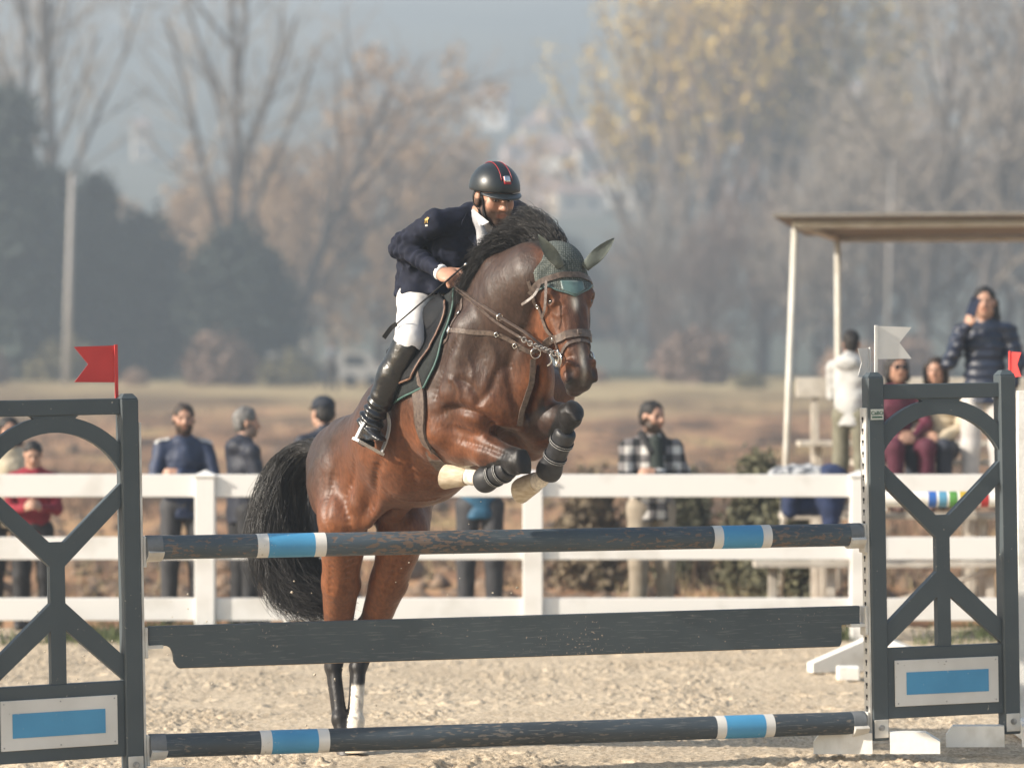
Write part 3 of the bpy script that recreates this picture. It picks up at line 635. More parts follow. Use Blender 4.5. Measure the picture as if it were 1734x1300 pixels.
# legs:   fore right (image left), fore left, hind right, hind left
def foreleg(sh, el, kn, fe, pa, ho, s):
    Q = []
    d1 = nrm(kn-el); d2 = nrm(fe-kn)
    mus = el+d1*.14
    Q += [rc(sh, el, .13, .125, .08)]
    Q += chain([el, el+d1*.16, el+d1*.33, kn-d1*.05], [.125, .108, .076, .062], .04)
    back = nrm(np.cross(np.cross(d1, d2), d2)); back = back if (back@d1) < 0 else -back; sd = nrm(np.cross(d1, d2))
    Q += [ell(kn-d1*.01+d2*.012, (.052, .050, .052), np.array([sd, d1, np.cross(sd, d1)]), .02), rc(kn-d1*.03+sd*.030, kn+d2*.045+sd*.028, .030, .026, .015), rc(kn-d1*.03-sd*.030, kn+d2*.045-sd*.028, .030, .026, .015), rc(kn-d1*.06, kn+d2*.05, .050, .038, .02), ell(kn-d1*.012-d2*.020+back*-.01, (.046, .040, .026), np.array([sd, d1, d2]), .02)]
    Q += [rc(kn+d2*.04, fe-d2*.02, .033, .029, .012), rc(kn+d2*.03+back*.030, fe-d2*.01+back*.026, .025, .023, .010)]
    Q += [ell(fe, (.045, .045, .045), None, .03)]
    Q += [rc(fe, pa, .043, .041, .02), rc(pa, ho, .041, .045, .02)]
    return Q
FR = [V(778, 672, 15.82), V(752, 738, 15.86), V(884, 782, 15.42), V(822, 812, 15.64), V(800, 808, 15.73), V(790, 805, 15.77)]
FL = [V(930, 665, 15.90), V(893, 735, 15.86), V(972, 700, 15.44), V(930, 796, 15.62), V(915, 812, 15.70), V(906, 816, 15.74)]
P += foreleg(*FR, -1); P += foreleg(*FL, 1)
# muscle relief on the forearm
d1 = nrm(FR[2]-FR[1]); P += [rc(FR[1]+d1*.05-UP*.03+hF*.03, FR[1]+d1*.30-UP*.02+hF*.02, .07, .04, .03), rc(FR[1]+d1*.02+UP*.06, FR[1]+d1*.26+UP*.035, .06, .035, .03)]
def hindleg(hip, st, mid, ho, mid2, fe, pa, cof, r):
    Q = [rc(hip, st, .185, .128, .07)]
    Q += chain([st, mid, ho], [.128, .098, .066], .035)
    bk = nrm(np.array([-.57, .82, 0.0])); Q += [ell(ho, (.050, .058, .060), None, .025), rc(ho+HL*.026, mid2+HL*.012, .036, .034, .02), rc(ho-HL*.026, mid2-HL*.012, .036, .034, .02), rc(mid2, fe, .037, .034, .015), rc(mid2+bk*.036, fe+bk*.030, .029, .027, .012), rc(ho+bk*.075+UP*.065, mid2+bk*.036, .030, .028, .03), ell(fe, (.045, .05, .05), None, .02)]
    Q += [rc(fe, pa, .042, .041, .02), rc(pa, cof, .041, .047, .02)]
    return Q
HR = [V(584, 815, 16.72), V(580, 880, 16.56), V(577, 985, 16.76), V(571, 1080, 16.98), V(566, 1130, 16.95), V(577, 1218, 16.86), V(582, 1236, 16.84), V(584, 1248, 16.83)]
HLg = [V(682, 815, 16.92), V(684, 900, 16.64), V(658, 985, 16.78), V(626, 1078, 16.98), V(608, 1130, 16.93), V(602, 1222, 16.84), V(599, 1245, 16.81), V(598, 1258, 16.80)]
P += hindleg(*HR, 0); P += hindleg(*HLg, 1)
for lg in (HR, HLg):                                                                       # tendon of the hock
    bk = nrm(np.array([-.57, .82, 0])); P += [rc(lg[2]+bk*.05+UP*.02, lg[3]+bk*.075+UP*.065, .032, .024, .025)]
P += [ell(HR[0]-HH*.14+UP*-.02, (.105, .14, .20), np.array([HL, HH, UP]), .05), ell(HLg[0]-HH*.14+UP*-.02, (.105, .14, .20), np.array([HL, HH, UP]), .05)]
P += [rc(V(624, 885, 16.42), V(655, 838, 16.26), .028, .05, .05)]                           # flank fold
P += [ell(V(668, 866, 16.5), (.06, .11, .045), AX, .04)]                                    # sheath
d1 = nrm(FL[2]-FL[1]); P += [rc(FL[1]+d1*.02+UP*.05, FL[1]+d1*.26+UP*.03, .06, .035, .03)]
P += [rc(V(800, 560, 15.62), V(772, 665, 15.62), .10, .085, .05), rc(V(742, 640, 15.78), V(748, 735, 15.72), .085, .075, .05)]        # shoulder blade, triceps edge
P += [rc(V(838, 610, 15.62), V(818, 690, 15.60), .09, .10, .08), rc(V(900, 630, 15.62), V(895, 705, 15.62), .08, .09, .08)]        # brachial muscle, breast
P += [rc(V(574, 800, 16.64), V(566, 900, 16.66), .085, .075, .06), rc(V(606, 800, 16.50), V(608, 880, 16.46), .075, .06, .05)]         # quarter muscles
P += [rc(V(640, 770, 16.32), V(612, 850, 16.42), .05, .05, .07)]
P += [ell(breast+Tb*.20-Ub*.10, (.014, .10, .16), AX, .04, -1)]                                          # cleft of the breast
P += [ell(V(724, 690, 15.80), (.05, .03, .10), np.array([HL, Tb, Ub]), .04, -1)] if False else []
d1 = nrm(FR[2]-FR[1])
def groove(a, b, r, k): return (lambda f: (f[0], f[1], f[2], k, -1))(rc(a, b, r, r, k))
for (a_, b_) in (((770, 560), (742, 640)), ((742, 640), (735, 700)), ((800, 690), (762, 668))):
    q0 = V(a_[0], a_[1], 15.6); q1 = V(b_[0], b_[1], 15.62)
P += [groove(V(818, 596, 15.475), V(806, 680, 15.475), .012, .03)]
def relief(p):
    t = (p-pelvis)@Tb; legs = sstep(.95, .75, p[:, 2]); head = (np.linalg.norm(p-HP(0, .3, -.08), axis=1) < .45)
    r = .013*fbm(p*6.5, 2, 51)+.006*(1-2*np.abs(fbm(p*np.array([9, 9, 6]), 2, 61)))
    return r*np.where(head, .35, 1-legs*.65)
HS = Solid(P, .0085, wrinkle=relief)
me = HS.mesh("body", 2); vv = HS.verts
def carve(px, d0, depth, r):
    """push a line of the surface in (depth>0) or out (depth<0); px: picture points on the near side at about distance d0"""
    global vv
    l_ = np.array([V(x, y, d0) for x, y in px]); dist = np.arange(-.5, .5, .02); out = []
    for q in l_:                                   # first surface met along the sight line
        ray = q/q[1] if False else None; t = (d0+dist); pts = np.stack([(q[0]/d0)*t, t, CAMH+(q[2]-CAMH)/d0*t], 1); sv = HS.sample(pts); k = np.argmax(sv < 0.004); out.append(pts[k] if sv[k] < .004 else q)
    l_ = HS.project(spline(out, 8), 0)[0]; lo, hi = l_.min(0)-r*3, l_.max(0)+r*3; m = np.all((vv > lo) & (vv < hi), 1); idx = np.nonzero(m)[0]
    if len(idx) == 0: return
    D2 = np.min(((vv[idx][:, None]-l_[None])**2).sum(2), 1); tt = np.argmin(((vv[idx][:, None]-l_[None])**2).sum(2), 1)/max(1, len(l_)-1); fade = np.clip(np.minimum(tt, 1-tt)*6, .15, 1)
    vv[idx] -= HS.grad(vv[idx])*(depth*np.exp(-D2/r**2)*fade)[:, None]
for (px, d0, depth, r) in (
  ([(774, 572), (750, 622), (738, 682)], 15.7, .016, .022), ([(740, 702), (776, 692), (816, 706), (856, 730)], 15.6, .026, .024), ([(800, 694), (828, 662), (846, 615)], 15.5, .012, .022), ([(768, 640), (796, 652), (818, 690)], 15.6, .010, .018),
  ([(768, 742), (820, 757), (866, 775)], 15.6, .010, .016), ([(892, 545), (872, 590), (850, 632)], 15.5, .012, .022), ([(860, 600), (868, 660), (872, 720)], 15.5, .014, .024), ([(600, 765), (592, 830), (594, 900)], 16.5, .010, .022), ([(566, 790), (556, 850), (556, 900)], 16.6, .007, .02),
  ([(650, 765), (634, 825), (624, 880)], 16.3, .020, .028), ([(612, 900), (600, 965)], 16.5, .010, .02), ([(592, 930), (585, 1010)], 16.7, .008, .016), ([(678, 930), (652, 1010)], 16.7, .009, .016), ([(560, 940), (562, 1020)], 16.8, .006, .012),
  ([(758, 638), (774, 652), (784, 690)], 15.6, -.009, .013), ([(748, 716), (800, 728), (846, 756)], 15.6, -.005, .010), ([(640, 822), (700, 848), (758, 838)], 16.2, -.006, .010), ([(788, 596), (800, 630), (792, 668)], 15.5, -.006, .011), ([(820, 560), (838, 600), (836, 640)], 15.5, -.006, .016), ([(700, 700), (720, 760), (730, 810)], 16.0, .006, .02), ([(676, 715), (694, 770), (704, 825)], 16.1, .006, .02),
  ([(925, 555), (932, 590), (945, 610)], 15.3, .006, .010), ([(955, 530), (962, 570), (968, 610)], 15.2, .006, .010), ([(990, 540), (992, 580), (990, 610)], 15.2, -.004, .009), ([(930, 520), (945, 508), (957, 516)], 15.2, -.007, .008), ([(932, 530), (945, 536), (955, 530)], 15.2, -.004, .007)):
    carve(px, d0, depth, r)
me.vertices.foreach_set("co", vv.astype(np.float32).ravel()); me.update()
# coat colour: bay with dark topline, black points, white socks, star and snip
n1 = fbm(vv*4, 4, 3); n2 = fbm(vv*14, 3, 9)
loc = (vv-pelvis); hgt = loc@Ub-.03+n1*.10
red = np.array([.132, .045, .017]); dark = np.array([.036, .0195, .0135]); blk = np.array([.007, .006, .006]); wht = np.array([.72, .66, .57]); tan = np.array([.225, .078, .027])
# height within the trunk: belly and quarters red, back and shoulders dark
lat = (vv-pelvis)@HL; rear = sstep(.25, -.05, loc@Tb); tline = np.clip(sstep(-.14, .22, hgt)+rear*sstep(.10, .22, np.abs(lat))*sstep(-.34, -.1, hgt)*.55, 0, 1)
cc = red*(1-tline[:, None])+dark*tline[:, None]
hd = (vv-HO); hl, ha, hf = hd@hL, hd@hA, hd@hF
ishead = (np.abs(hl) < .16) & (ha > -.10) & (ha < .76) & (hf > -.34) & (hf < .1)
nkd = np.min([np.linalg.norm(vv-p, axis=1)/r for p, r in zip(nk[:4], nr_[:4])], axis=0); nkw = (1-sstep(1.15, 1.7, nkd))*.8
cc = cc*(1-nkw[:, None])+(dark*1.15)*nkw[:, None]
hc = red*1.05*np.ones((len(vv), 1)); fw = sstep(-.09, -.005, hf)*(1-sstep(.25, .6, np.abs(hl)/.1)*.5)
hc = hc*(1-fw[:, None]*.72)+dark*.8*fw[:, None]*.72
mz = sstep(.555, .63, ha+n2*.03); nos = np.exp(-(((np.abs(hl)-.058)/.022)**2+((ha-.60)/.04)**2)); mz = np.clip(sstep(.615, .65, ha+n2*.02)*.8+nos, 0, 1); hc = hc*(1-mz[:, None])+blk*2.2*mz[:, None]
muz = sstep(.46, .52, ha)*(1-sstep(.57, .62, ha))*(1-fw); hc = hc*(1-muz[:, None]*.5)+tan*muz[:, None]*.5
st = np.exp(-((hl/.014)**2+((ha-.275)/.03)**2))*(hf > -.03); sn = np.exp(-(((hl-.004)/.013)**2+((ha-.555)/.07)**2))*(hf > -.03)*.75
hc = hc*(1-np.clip(st+sn, 0, 1)[:, None])+wht*.85*np.clip(st+sn, 0, 1)[:, None]
hw = (1-sstep(.11, .17, np.abs(hl)))*sstep(-.12, .05, ha)*(ha < .76)*sstep(-.30, -.14, hf+.30*sstep(.08, .3, ha)); cc = cc*(1-hw[:, None])+hc*hw[:, None]
def seg_t(p, a, b):
    ba = b-a; return ((p-a)@ba)/(ba@ba), np.linalg.norm(p-a-np.clip(((p-a)@ba)/(ba@ba), 0, 1)[:, None]*ba, axis=1)
def paint(a, b, r, t0, t1, c):
    global cc
    t, d = seg_t(vv, a, b); w = sstep(t0, t1, t+n2*.12)*(d < r)*(t < 1.6); cc = cc*(1-w[:, None])+c*w[:, None]
for lg, k0 in ((FR, .52), (FL, .70)):
    t, d = seg_t(vv, lg[1], lg[2]); w = (d < .105)*sstep(k0, .92, t+n2*.16); w2 = (np.linalg.norm(vv-lg[2], axis=1) < .115); w3 = (seg_t(vv, lg[2], lg[3])[1] < .075)
    w = np.maximum(w*(t < 1.5), np.maximum(w2*sstep(k0, .92, t+n2*.16), w3*1.0)); cc = cc*(1-w[:, None])+blk*1.3*w[:, None]
    t, d = seg_t(vv, lg[3], lg[5]); w = (d < .06)*sstep(-.35, -.05, t); cc = cc*(1-w[:, None])+wht*w[:, None]
for lg, sock in ((HR, False), (HLg, True)):
    low = sstep(lg[2][2]-.16, lg[3][2]-.02, vv[:, 2]+n2*.04) ; near = np.minimum(seg_t(vv, lg[2], lg[3])[1], seg_t(vv, lg[3], lg[5])[1]) < .13
    w = (1-low)*0+near*(vv[:, 2] < lg[2][2])*(1-sstep(lg[3][2]-.02, lg[3][2]+.16, vv[:, 2]+n2*.03)); cc = cc*(1-w[:, None])+blk*1.4*w[:, None]
    w = near*sstep(-.30, 0, (vv[:, 2]-lg[3][2]))*0
    if sock:
        d = seg_t(vv, lg[4], lg[7])[1] < .09; zs = V(605, 1156, 16.9)[2]; w = d*(seg_t(vv, HLg[3], HLg[7])[1] < seg_t(vv, HR[3], HR[7])[1])*(1-sstep(zs-.012, zs+.012, vv[:, 2]+n2*.03)); cc = cc*(1-w[:, None])+wht*w[:, None]
    d = seg_t(vv, lg[1], lg[2])[1]; w = (d < .2)*(1-sstep(lg[1][2]-.1, lg[1][2]+.12, vv[:, 2]))*.55*(vv[:, 2] > lg[3][2]+.08); cc = cc*(1-w[:, None])+tan*.85*w[:, None]
mroot = [V(960, 424, 15.40), V(940, 422, 15.42), V(918, 424, 15.46), V(893, 430, 15.52), V(866, 445, 15.58), V(836, 468, 15.64), V(806, 498, 15.76)]
dm = np.min([seg_t(vv, mroot[i], mroot[i+1])[1] for i in range(6)], axis=0); w = 1-sstep(.055, .085, dm+n2*.02); cc = cc*(1-w[:, None])+blk*1.5*w[:, None]
cc = cc*(1+.25*n1[:, None]+.12*n2[:, None])
set_col(me, np.clip(cc, .004, .9))
m_coat = colmat("horse_coat", rough=.46, vary=.30, scale=70, bump=0, spec=.30, sheen=.05, coat=.06, stretch=(1, 1, .45))
nt = m_coat.node_tree; pb = nt.nodes["Principled BSDF"]; tc = nd(nt, "ShaderNodeTexCoord"); prev = None
for (kind, sc, st_, stg, dist) in (("n", 7.5, (1, 1, .7), .55, .022), ("r", 5.0, (1, 1, .6), .07, .007), ("n", 26, (1, 1, .6), .35, .006), ("n", 240, (1, 1, .22), .55, .0026)):
    mp = nd(nt, "ShaderNodeMapping"); mp.inputs[3].default_value = st_; nt.links.new(tc.outputs["Object"], mp.inputs[0]); n = nd(nt, "ShaderNodeTexNoise"); n.inputs["Scale"].default_value = sc; n.inputs["Detail"].default_value = 3 if kind == "n" else 2; n.inputs["Distortion"].default_value = .6 if kind == "r" else .2; nt.links.new(mp.outputs[0], n.inputs[0]); src = n.outputs[0]
    if kind == "r":          # thin raised veins where the noise crosses its middle
        su = nd(nt, "ShaderNodeMath", operation='SUBTRACT'); su.inputs[1].default_value = .5; nt.links.new(src, su.inputs[0]); ab = nd(nt, "ShaderNodeMath", operation='ABSOLUTE'); nt.links.new(su.outputs[0], ab.inputs[0]); mr = nd(nt, "ShaderNodeMapRange"); mr.interpolation_type = 'SMOOTHSTEP'; mr.inputs[1].default_value = 0; mr.inputs[2].default_value = .03; mr.inputs[3].default_value = 1; mr.inputs[4].default_value = 0; nt.links.new(ab.outputs[0], mr.inputs[0]); src = mr.outputs[0]
    bu = nd(nt, "ShaderNodeBump"); bu.inputs["Strength"].default_value = stg; bu.inputs["Distance"].default_value = dist; nt.links.new(src, bu.inputs["Height"])
    if prev is not None: nt.links.new(prev, bu.inputs["Normal"])
    prev = bu.outputs[0]
nt.links.new(prev, pb.inputs["Normal"])
hb = link("body", me, m_coat); child(hb, horse)
m_eye = mat("horse_eye", (.012, .008, .006), rough=.05, spec=.9)
for s_ in (-1, 1):
    blob("eye", [ell(HP(.080*s_, .252, -.008), (.021, .020, .019), HX, .005)], .004, m_eye, horse, smooth=1)
m_hoof = mat("hoof_horn", (.66, .57, .44), (.48, .38, .26), 22, .5, .2, stretch=(1, 1, 3)); m_hoofd = mat("dark_hoof_horn", (.07, .06, .055), (.03, .028, .026), 20, .5, .2)
def hoof(top, axis, toe, mt, r0=.047, r1=.066, h=.085):
    """axis: from coronet to sole; toe: where the toe points"""
    axis = nrm(axis); toe = nrm(toe-axis*(toe@axis)); sd = np.cross(axis, toe); mb = MB(); n = 20
    rings = [(-.012, r0*.9, 0), (0, r0, 0), (h*.5, (r0+r1)/2, .014), (h*.97, r1, .03), (h, r1*.96, .03), (h*.985, r1*.72, .028), (h*.86, r1*.4, .02)]
    for (z, r, sh) in rings:
        for k in range(n):
            th = 2*math.pi*k/n; c_, s_ = math.cos(th), math.sin(th); rr = r*(1-.10*max(0, -c_))
            zz = z if z < h*.8 else z-(.0 if c_ > 0 else .018*(-c_))
            mb.v.append(tuple(np.asarray(top)+axis*zz+toe*(rr*c_*1.05+sh)+sd*rr*s_*.96))
    for i in range(len(rings)-1):
        for k in range(n):
            k2 = (k+1) % n; mb.f.append((i*n+k, i*n+k2, (i+1)*n+k2, (i+1)*n+k))
    mb.f.append(tuple((len(rings)-1)*n+k for k in range(n))); mb.f.append(tuple(range(n))[::-1])
    return mb.build("hoof", mt, horse, 'auto', True)
hoof(FR[5], nrm(V(752, 796, 15.86)-FR[5]), np.array([-.15, .3, 1.0]) if False else np.array([-.25, -.75, -.6]), m_hoof, .051, .066, .10)
hoof(FL[5], nrm(V(872, 822, 15.86)-FL[5]), np.array([.1, -.75, -.65]), m_hoof, .051, .064, .095)
hoof(HLg[7], np.array([.02, -.05, -1.0]), HH, m_hoof, h=float(HLg[7][2])*.98)
hoof(HR[7], np.array([.02, -.03, -1.0]), HH, m_hoofd, h=.085)
# ---- hair
def strands(name, guides, n, rad, m, parent, spread, wave=.01, seed=1, taper=.3, lmin=.45, K=14, clump=.5):
    """guides: list of polylines ordered across the hair; strands blend neighbouring guides and gather into locks"""
    r_ = np.random.default_rng(seed); G = np.array([spline(g, 6) for g in guides]); k = G.shape[1]
    nl = max(8, n//28); lu = r_.random(nl)*(len(G)-1.001); loff = r_.normal(0, 1, (nl, 3))*spread; lid = r_.integers(0, nl, n)
    u = np.clip(lu[lid]+r_.normal(0, .10, n), 0, len(G)-1.001); a = u.astype(int); f = (u-a)[:, None, None]; L = r_.uniform(lmin, 1.0, n)**.7
    t = np.linspace(0, 1, K)[None, :]*L[:, None]*(k-1); ii = np.clip(t.astype(int), 0, k-2); ff = (t-ii)[..., None]; aa = a[:, None]
    line = (G[aa, ii]*(1-ff)+G[aa, ii+1]*ff)*(1-f)+(G[aa+1, ii]*(1-ff)+G[aa+1, ii+1]*ff)*f
    ts = np.linspace(0, 1, K)[None, :, None]; o1 = (loff[lid]*clump*1.5+r_.normal(0, 1, (n, 3))*spread*(1-clump*.6))[:, None]; o2 = (r_.normal(0, 1, (nl, 3))[lid]*spread+r_.normal(0, .35, (n, 3))*spread)[:, None]
    ph = r_.random((n, 1, 3))*6.28; line = line+o1*(.35+.4*ts)+o2*ts**1.5*1.1+wave*np.sin(ts*r_.uniform(5, 11, (n, 1, 1))+ph*.35+r_.random((nl, 1, 3))[lid]*6)*ts
    tt = np.gradient(line, axis=1); tt /= np.linalg.norm(tt, axis=2, keepdims=True)+1e-9; A = np.cross(tt, np.array([.31, .87, .38])); A /= np.linalg.norm(A, axis=2, keepdims=True)+1e-9; B = np.cross(tt, A)
    rr = (rad*r_.uniform(.6, 1.4, n))[:, None, None]*(1-(1-taper)*ts**2)
    Vv = np.stack([line+rr*(math.cos(2.094*q)*A+math.sin(2.094*q)*B) for q in range(3)], 2).reshape(-1, 3)
    base = (np.arange(n)*K*3)[:, None, None]+(np.arange(K-1)*3)[None, :, None]; q = np.arange(3)[None, None, :]; q2 = (q+1) % 3
    F = np.stack([base+q, base+q2, base+3+q2, base+3+q], -1).reshape(-1, 4)
    o = link(name, mesh_np(name, Vv, F), m); child(o, parent); return o
m_hair = mat("black_horse_hair", (.016, .014, .014), (.006, .005, .005), 25, .42, spec=.4)
# mane: roots along the crest, hair thrown up and back towards the rider
mg = [
 [V(960, 424, 15.40), V(950, 400, 15.42), V(925, 378, 15.50), V(900, 362, 15.56), V(882, 358, 15.60)],
 [V(940, 422, 15.42), V(925, 392, 15.46), V(900, 374, 15.53), V(880, 375, 15.57), V(866, 384, 15.62)],
 [V(918, 424, 15.46), V(898, 397, 15.50), V(872, 390, 15.54), V(846, 402, 15.59), V(826, 418, 15.64)],
 [V(893, 430, 15.52), V(870, 410, 15.54), V(840, 410, 15.58), V(815, 428, 15.62), V(800, 448, 15.68)],
 [V(866, 445, 15.58), V(845, 430, 15.58), V(820, 438, 15.60), V(802, 460, 15.64), V(792, 482, 15.68)],
 [V(836, 468, 15.64), V(818, 455, 15.64), V(802, 468, 15.66), V(792, 488, 15.68), V(782, 505, 15.72)],
 [V(806, 498, 15.76), V(796, 488, 15.74), V(786, 496, 15.74), V(778, 508, 15.76), V(770, 522, 15.80)]]
mane = strands("mane", mg, 13000, .0015, m_hair, horse, .015, .014, 3, lmin=.3)
tg = []
for j in range(7):
    o = (j-3)/3.0; oo = np.array([.062*o+.035, .05*o, 0])
    tg.append([V(550, 764, 17.0)+oo*.3, V(512, 762, 17.12)+oo*.6, V(474, 796+14*abs(o), 17.18)+oo, V(458, 880, 17.18)+oo*1.3, V(468, 955, 17.14)+oo*1.6, V(500, 1005, 17.08)+oo*1.5, V(545+6*o, 1035, 17.0)+oo*1.2])
m_root = mat("tail_dock_hair", (.014, .012, .011), (.006, .006, .006), 60, .85, spec=.2)
tail = strands("tail", tg, 12000, .0015, m_hair, horse, .026, .05, 5, lmin=.42, K=20, clump=.85)
core = chain([V(558, 772, 16.98), V(524, 774, 17.11), V(498, 808, 17.16), V(490, 870, 17.17), V(498, 940, 17.13), V(508, 985, 17.07)], [.035, .04, .045, .048, .04, .015], .05)
blob("tail_dock", core, .012, m_root, tail, wrinkle=lambda p: .014*fbm(p*np.array([40, 40, 9]), 3, 4))
# ================================================================ TACK
m_leather = mat("brown_leather", (.135, .100, .080), (.065, .046, .038), 60, .42, .15, 200, spec=.5); m_leatherb = mat("black_leather", (.009, .009, .010), (.005, .005, .006), 40, .5, .25, 160, spec=.22)
m_tan_edge = mat("tan_leather_edge", (.20, .11, .07), (.12, .06, .04), 40, .5); m_dsteel = mat("dull_steel", (.30, .29, .28), (.15, .14, .13), 60, .45, metal=.7); m_chrome = mat("chrome", (.75, .74, .72), (.6, .6, .58), 30, .22, metal=1.0)
m_pad = mat("dark_green_pad", (.009, .013, .012), (.006, .008, .008), 60, .9, .3, 300, sheen=.05); m_trim = mat("green_trim", (.06, .13, .11), (.04, .09, .08), 60, .6)
def hproj(pts, off=.004): return HS.project(np.array(pts), off)
def surf_strap(mb, pts, width, thick=.004, off=.001, n=6):
    P_, N_ = hproj(spline(pts, n), off); P_[1:-1] = (P_[:-2]+P_[1:-1]*2+P_[2:])/4; mb.strap(P_, N_, width, thick); return P_, N_
def patch(name, P_, nu, nv, m_, parent, thick=.006):
    """P_: (nu*nv) points -> a thick sheet"""
    i = np.arange(nu*nv).reshape(nu, nv); q = np.stack([i[:-1, :-1].ravel(), i[1:, :-1].ravel(), i[1:, 1:].ravel(), i[:-1, 1:].ravel()], 1)
    o = link(name, mesh_np(name, P_, q), m_); child(o, parent); md = o.modifiers.new("thickness", 'SOLIDIFY'); md.thickness = thick; md.offset = 0; return o
# ---- saddle with pad, flap, girth and stirrup
saddle = empty("saddle", V(742, 540, 16.15), "black jumping saddle with dark green edged pad under the rider", "saddle")
def trunk_pt(s, v, r=.30):
    c_ = barrel+(girth_c-barrel)*(s/.50); return c_+r*(math.cos(v)*Ub-math.sin(v)*HL)
def trunk_patch(name, s_of, v0, v1, nu, nv, off, m_, parent, thick):
    pts = []
    for i in range(nu):
        v = math.radians(v0+(v1-v0)*i/(nu-1)); a, b = s_of(v)
        for j in range(nv): pts.append(trunk_pt(a+(b-a)*j/(nv-1), v))
    P_, N_ = hproj(pts, off); return patch(name, P_, nu, nv, m_, parent, thick), P_.reshape(nu, nv, 3), N_.reshape(nu, nv, 3)
def mirror(p): p = np.asarray(p, float); return p-2*((p-pelvis)@HL)[..., None]*HL
def quad_patch(name, front, back, nu, nv, off, m_, parent, thick, edge_m, er):
    """sheet lying on the horse between a front edge and a back edge that both run down from the topline; built on both sides"""
    F_ = spline(front, 6); B_ = spline(back, 6); F_ = F_[np.linspace(0, len(F_)-1, nu).astype(int)]; B_ = B_[np.linspace(0, len(B_)-1, nu).astype(int)]
    pts = np.array([B_[i]+(F_[i]-B_[i])*j/(nv-1) for i in range(nu) for j in range(nv)]); res = []
    for side in (0, 1):
        q = pts if side == 0 else mirror(pts); P_, N_ = hproj(q, off); G_ = P_.reshape(nu, nv, 3)
        for _ in range(3): G_[1:-1, 1:-1] = (G_[:-2, 1:-1]+G_[2:, 1:-1]+G_[1:-1, :-2]+G_[1:-1, 2:]+2*G_[1:-1, 1:-1])/6
        o = patch(name, G_.reshape(-1, 3), nu, nv, m_, parent, thick); NN = N_.reshape(nu, nv, 3)
        e = np.vstack([G_[:, -1], G_[-1, ::-1], G_[::-1, 0]]); n_ = np.vstack([NN[:, -1], NN[-1, ::-1], NN[::-1, 0]]); mb = MB(); mb.tube(e+n_*.003, er, 6); mb.build(name+"_edging", edge_m, o, True, True); res.append(o)
    return res
quad_patch("saddle_pad", [V(800, 500, 16.0), V(779, 503, 15.80), V(753, 545, 15.74), V(742, 585, 15.70), V(736, 618, 15.68), V(720, 656, 15.70)], [V(735, 530, 16.3), V(705, 545, 16.15), V(690, 580, 16.0), V(672, 620, 15.95), V(655, 660, 15.95), V(642, 692, 15.95)], 26, 12, .012, m_pad, saddle, .014, m_trim, .006)
quad_patch("flap", [V(780, 512, 15.85), V(752, 525, 15.78), V(728, 548, 15.75), V(712, 580, 15.72), V(698, 612, 15.72), V(690, 640, 15.74)], [V(735, 530, 16.2), V(715, 545, 16.05), V(694, 580, 15.95), V(675, 615, 15.9), V(660, 640, 15.9), V(652, 660, 15.9)], 22, 10, .030, m_leatherb, saddle, .01, m_tan_edge, .0055)
SP = []
top = lambda s: HS.project(np.array([trunk_pt(s, 0, .33)]), .02)[0][0]
SP += [rc(top(.16), top(.28), .05, .045, .05, (HL, 2.2)), rc(top(.28), top(.46), .045, .05, .05, (HL, 1.7)), ell(top(.52)+Ub*.03, (.11, .05, .05), AX, .05), ell(top(.06)+Ub*.04, (.12, .045, .05), AX, .05)]
blob("seat", SP, .012, m_leatherb, saddle)
mb = MB(); gp = [V(684, 628, 15.75), V(700, 655, 15.72), V(716, 685, 15.72), V(736, 712, 15.76), V(752, 745, 15.85), V(770, 775, 15.95), V(800, 790, 16.05)]; surf_strap(mb, gp, .085, .012, .004, 4); mb.build("girth", m_leather, saddle, False, True)
# ---- breastplate
bp = empty("breastplate", V(905, 612, 15.5), "brown leather breastplate with rings across the horse's chest", "breastplate")
mb = MB(); pa, pn1 = surf_strap(mb, [V(738, 598, 15.8), V(756, 577, 15.7), V(772, 560, 15.62)], .018, .005); pb, _ = surf_strap(mb, [V(772, 560, 15.62), V(800, 563, 15.5), V(835, 573, 15.42), V(870, 588, 15.4), V(905, 605, 15.4)], .022, .005); mb.build("chest_strap", m_leather, bp, False, True)
mb = MB(); surf_strap(mb, [V(775, 558, 15.62), V(777, 535, 15.6), V(778, 512, 15.66), V(782, 498, 15.7)], .016, .004); mb.build("neck_strap", m_leather, bp, False, True)
mb = MB(); surf_strap(mb, [V(905, 612, 15.4), V(903, 650, 15.4), V(893, 690, 15.42), V(882, 730, 15.5)], .026, .005); mb.build("girth_strap", m_leather, bp, False, True)
mb = MB(); surf_strap(mb, [V(905, 605, 15.4), V(930, 596, 15.45), V(948, 580, 15.55), V(958, 565, 15.7)], .022, .005); mb.build("far_chest_strap", m_leather, bp, False, True)
for (q, R_) in ((V(772, 560, 15.62), .017), (V(741, 595, 15.8), .011), (V(908, 607, 15.4), .024)):
    c_, n_ = hproj([q], .009); mb = MB(); mb.ring(c_[0], n_[0], R_, .0035); mb.build("ring", m_chrome, bp, True, True)
for q in (V(833, 572, 15.42), V(868, 588, 15.42), V(776, 530, 15.6)):
    c_, n_ = hproj([q], .008); mb = MB(); mb.ring(c_[0], n_[0], .013, .003, 4); mb.build("buckle", m_chrome, bp, True, True)
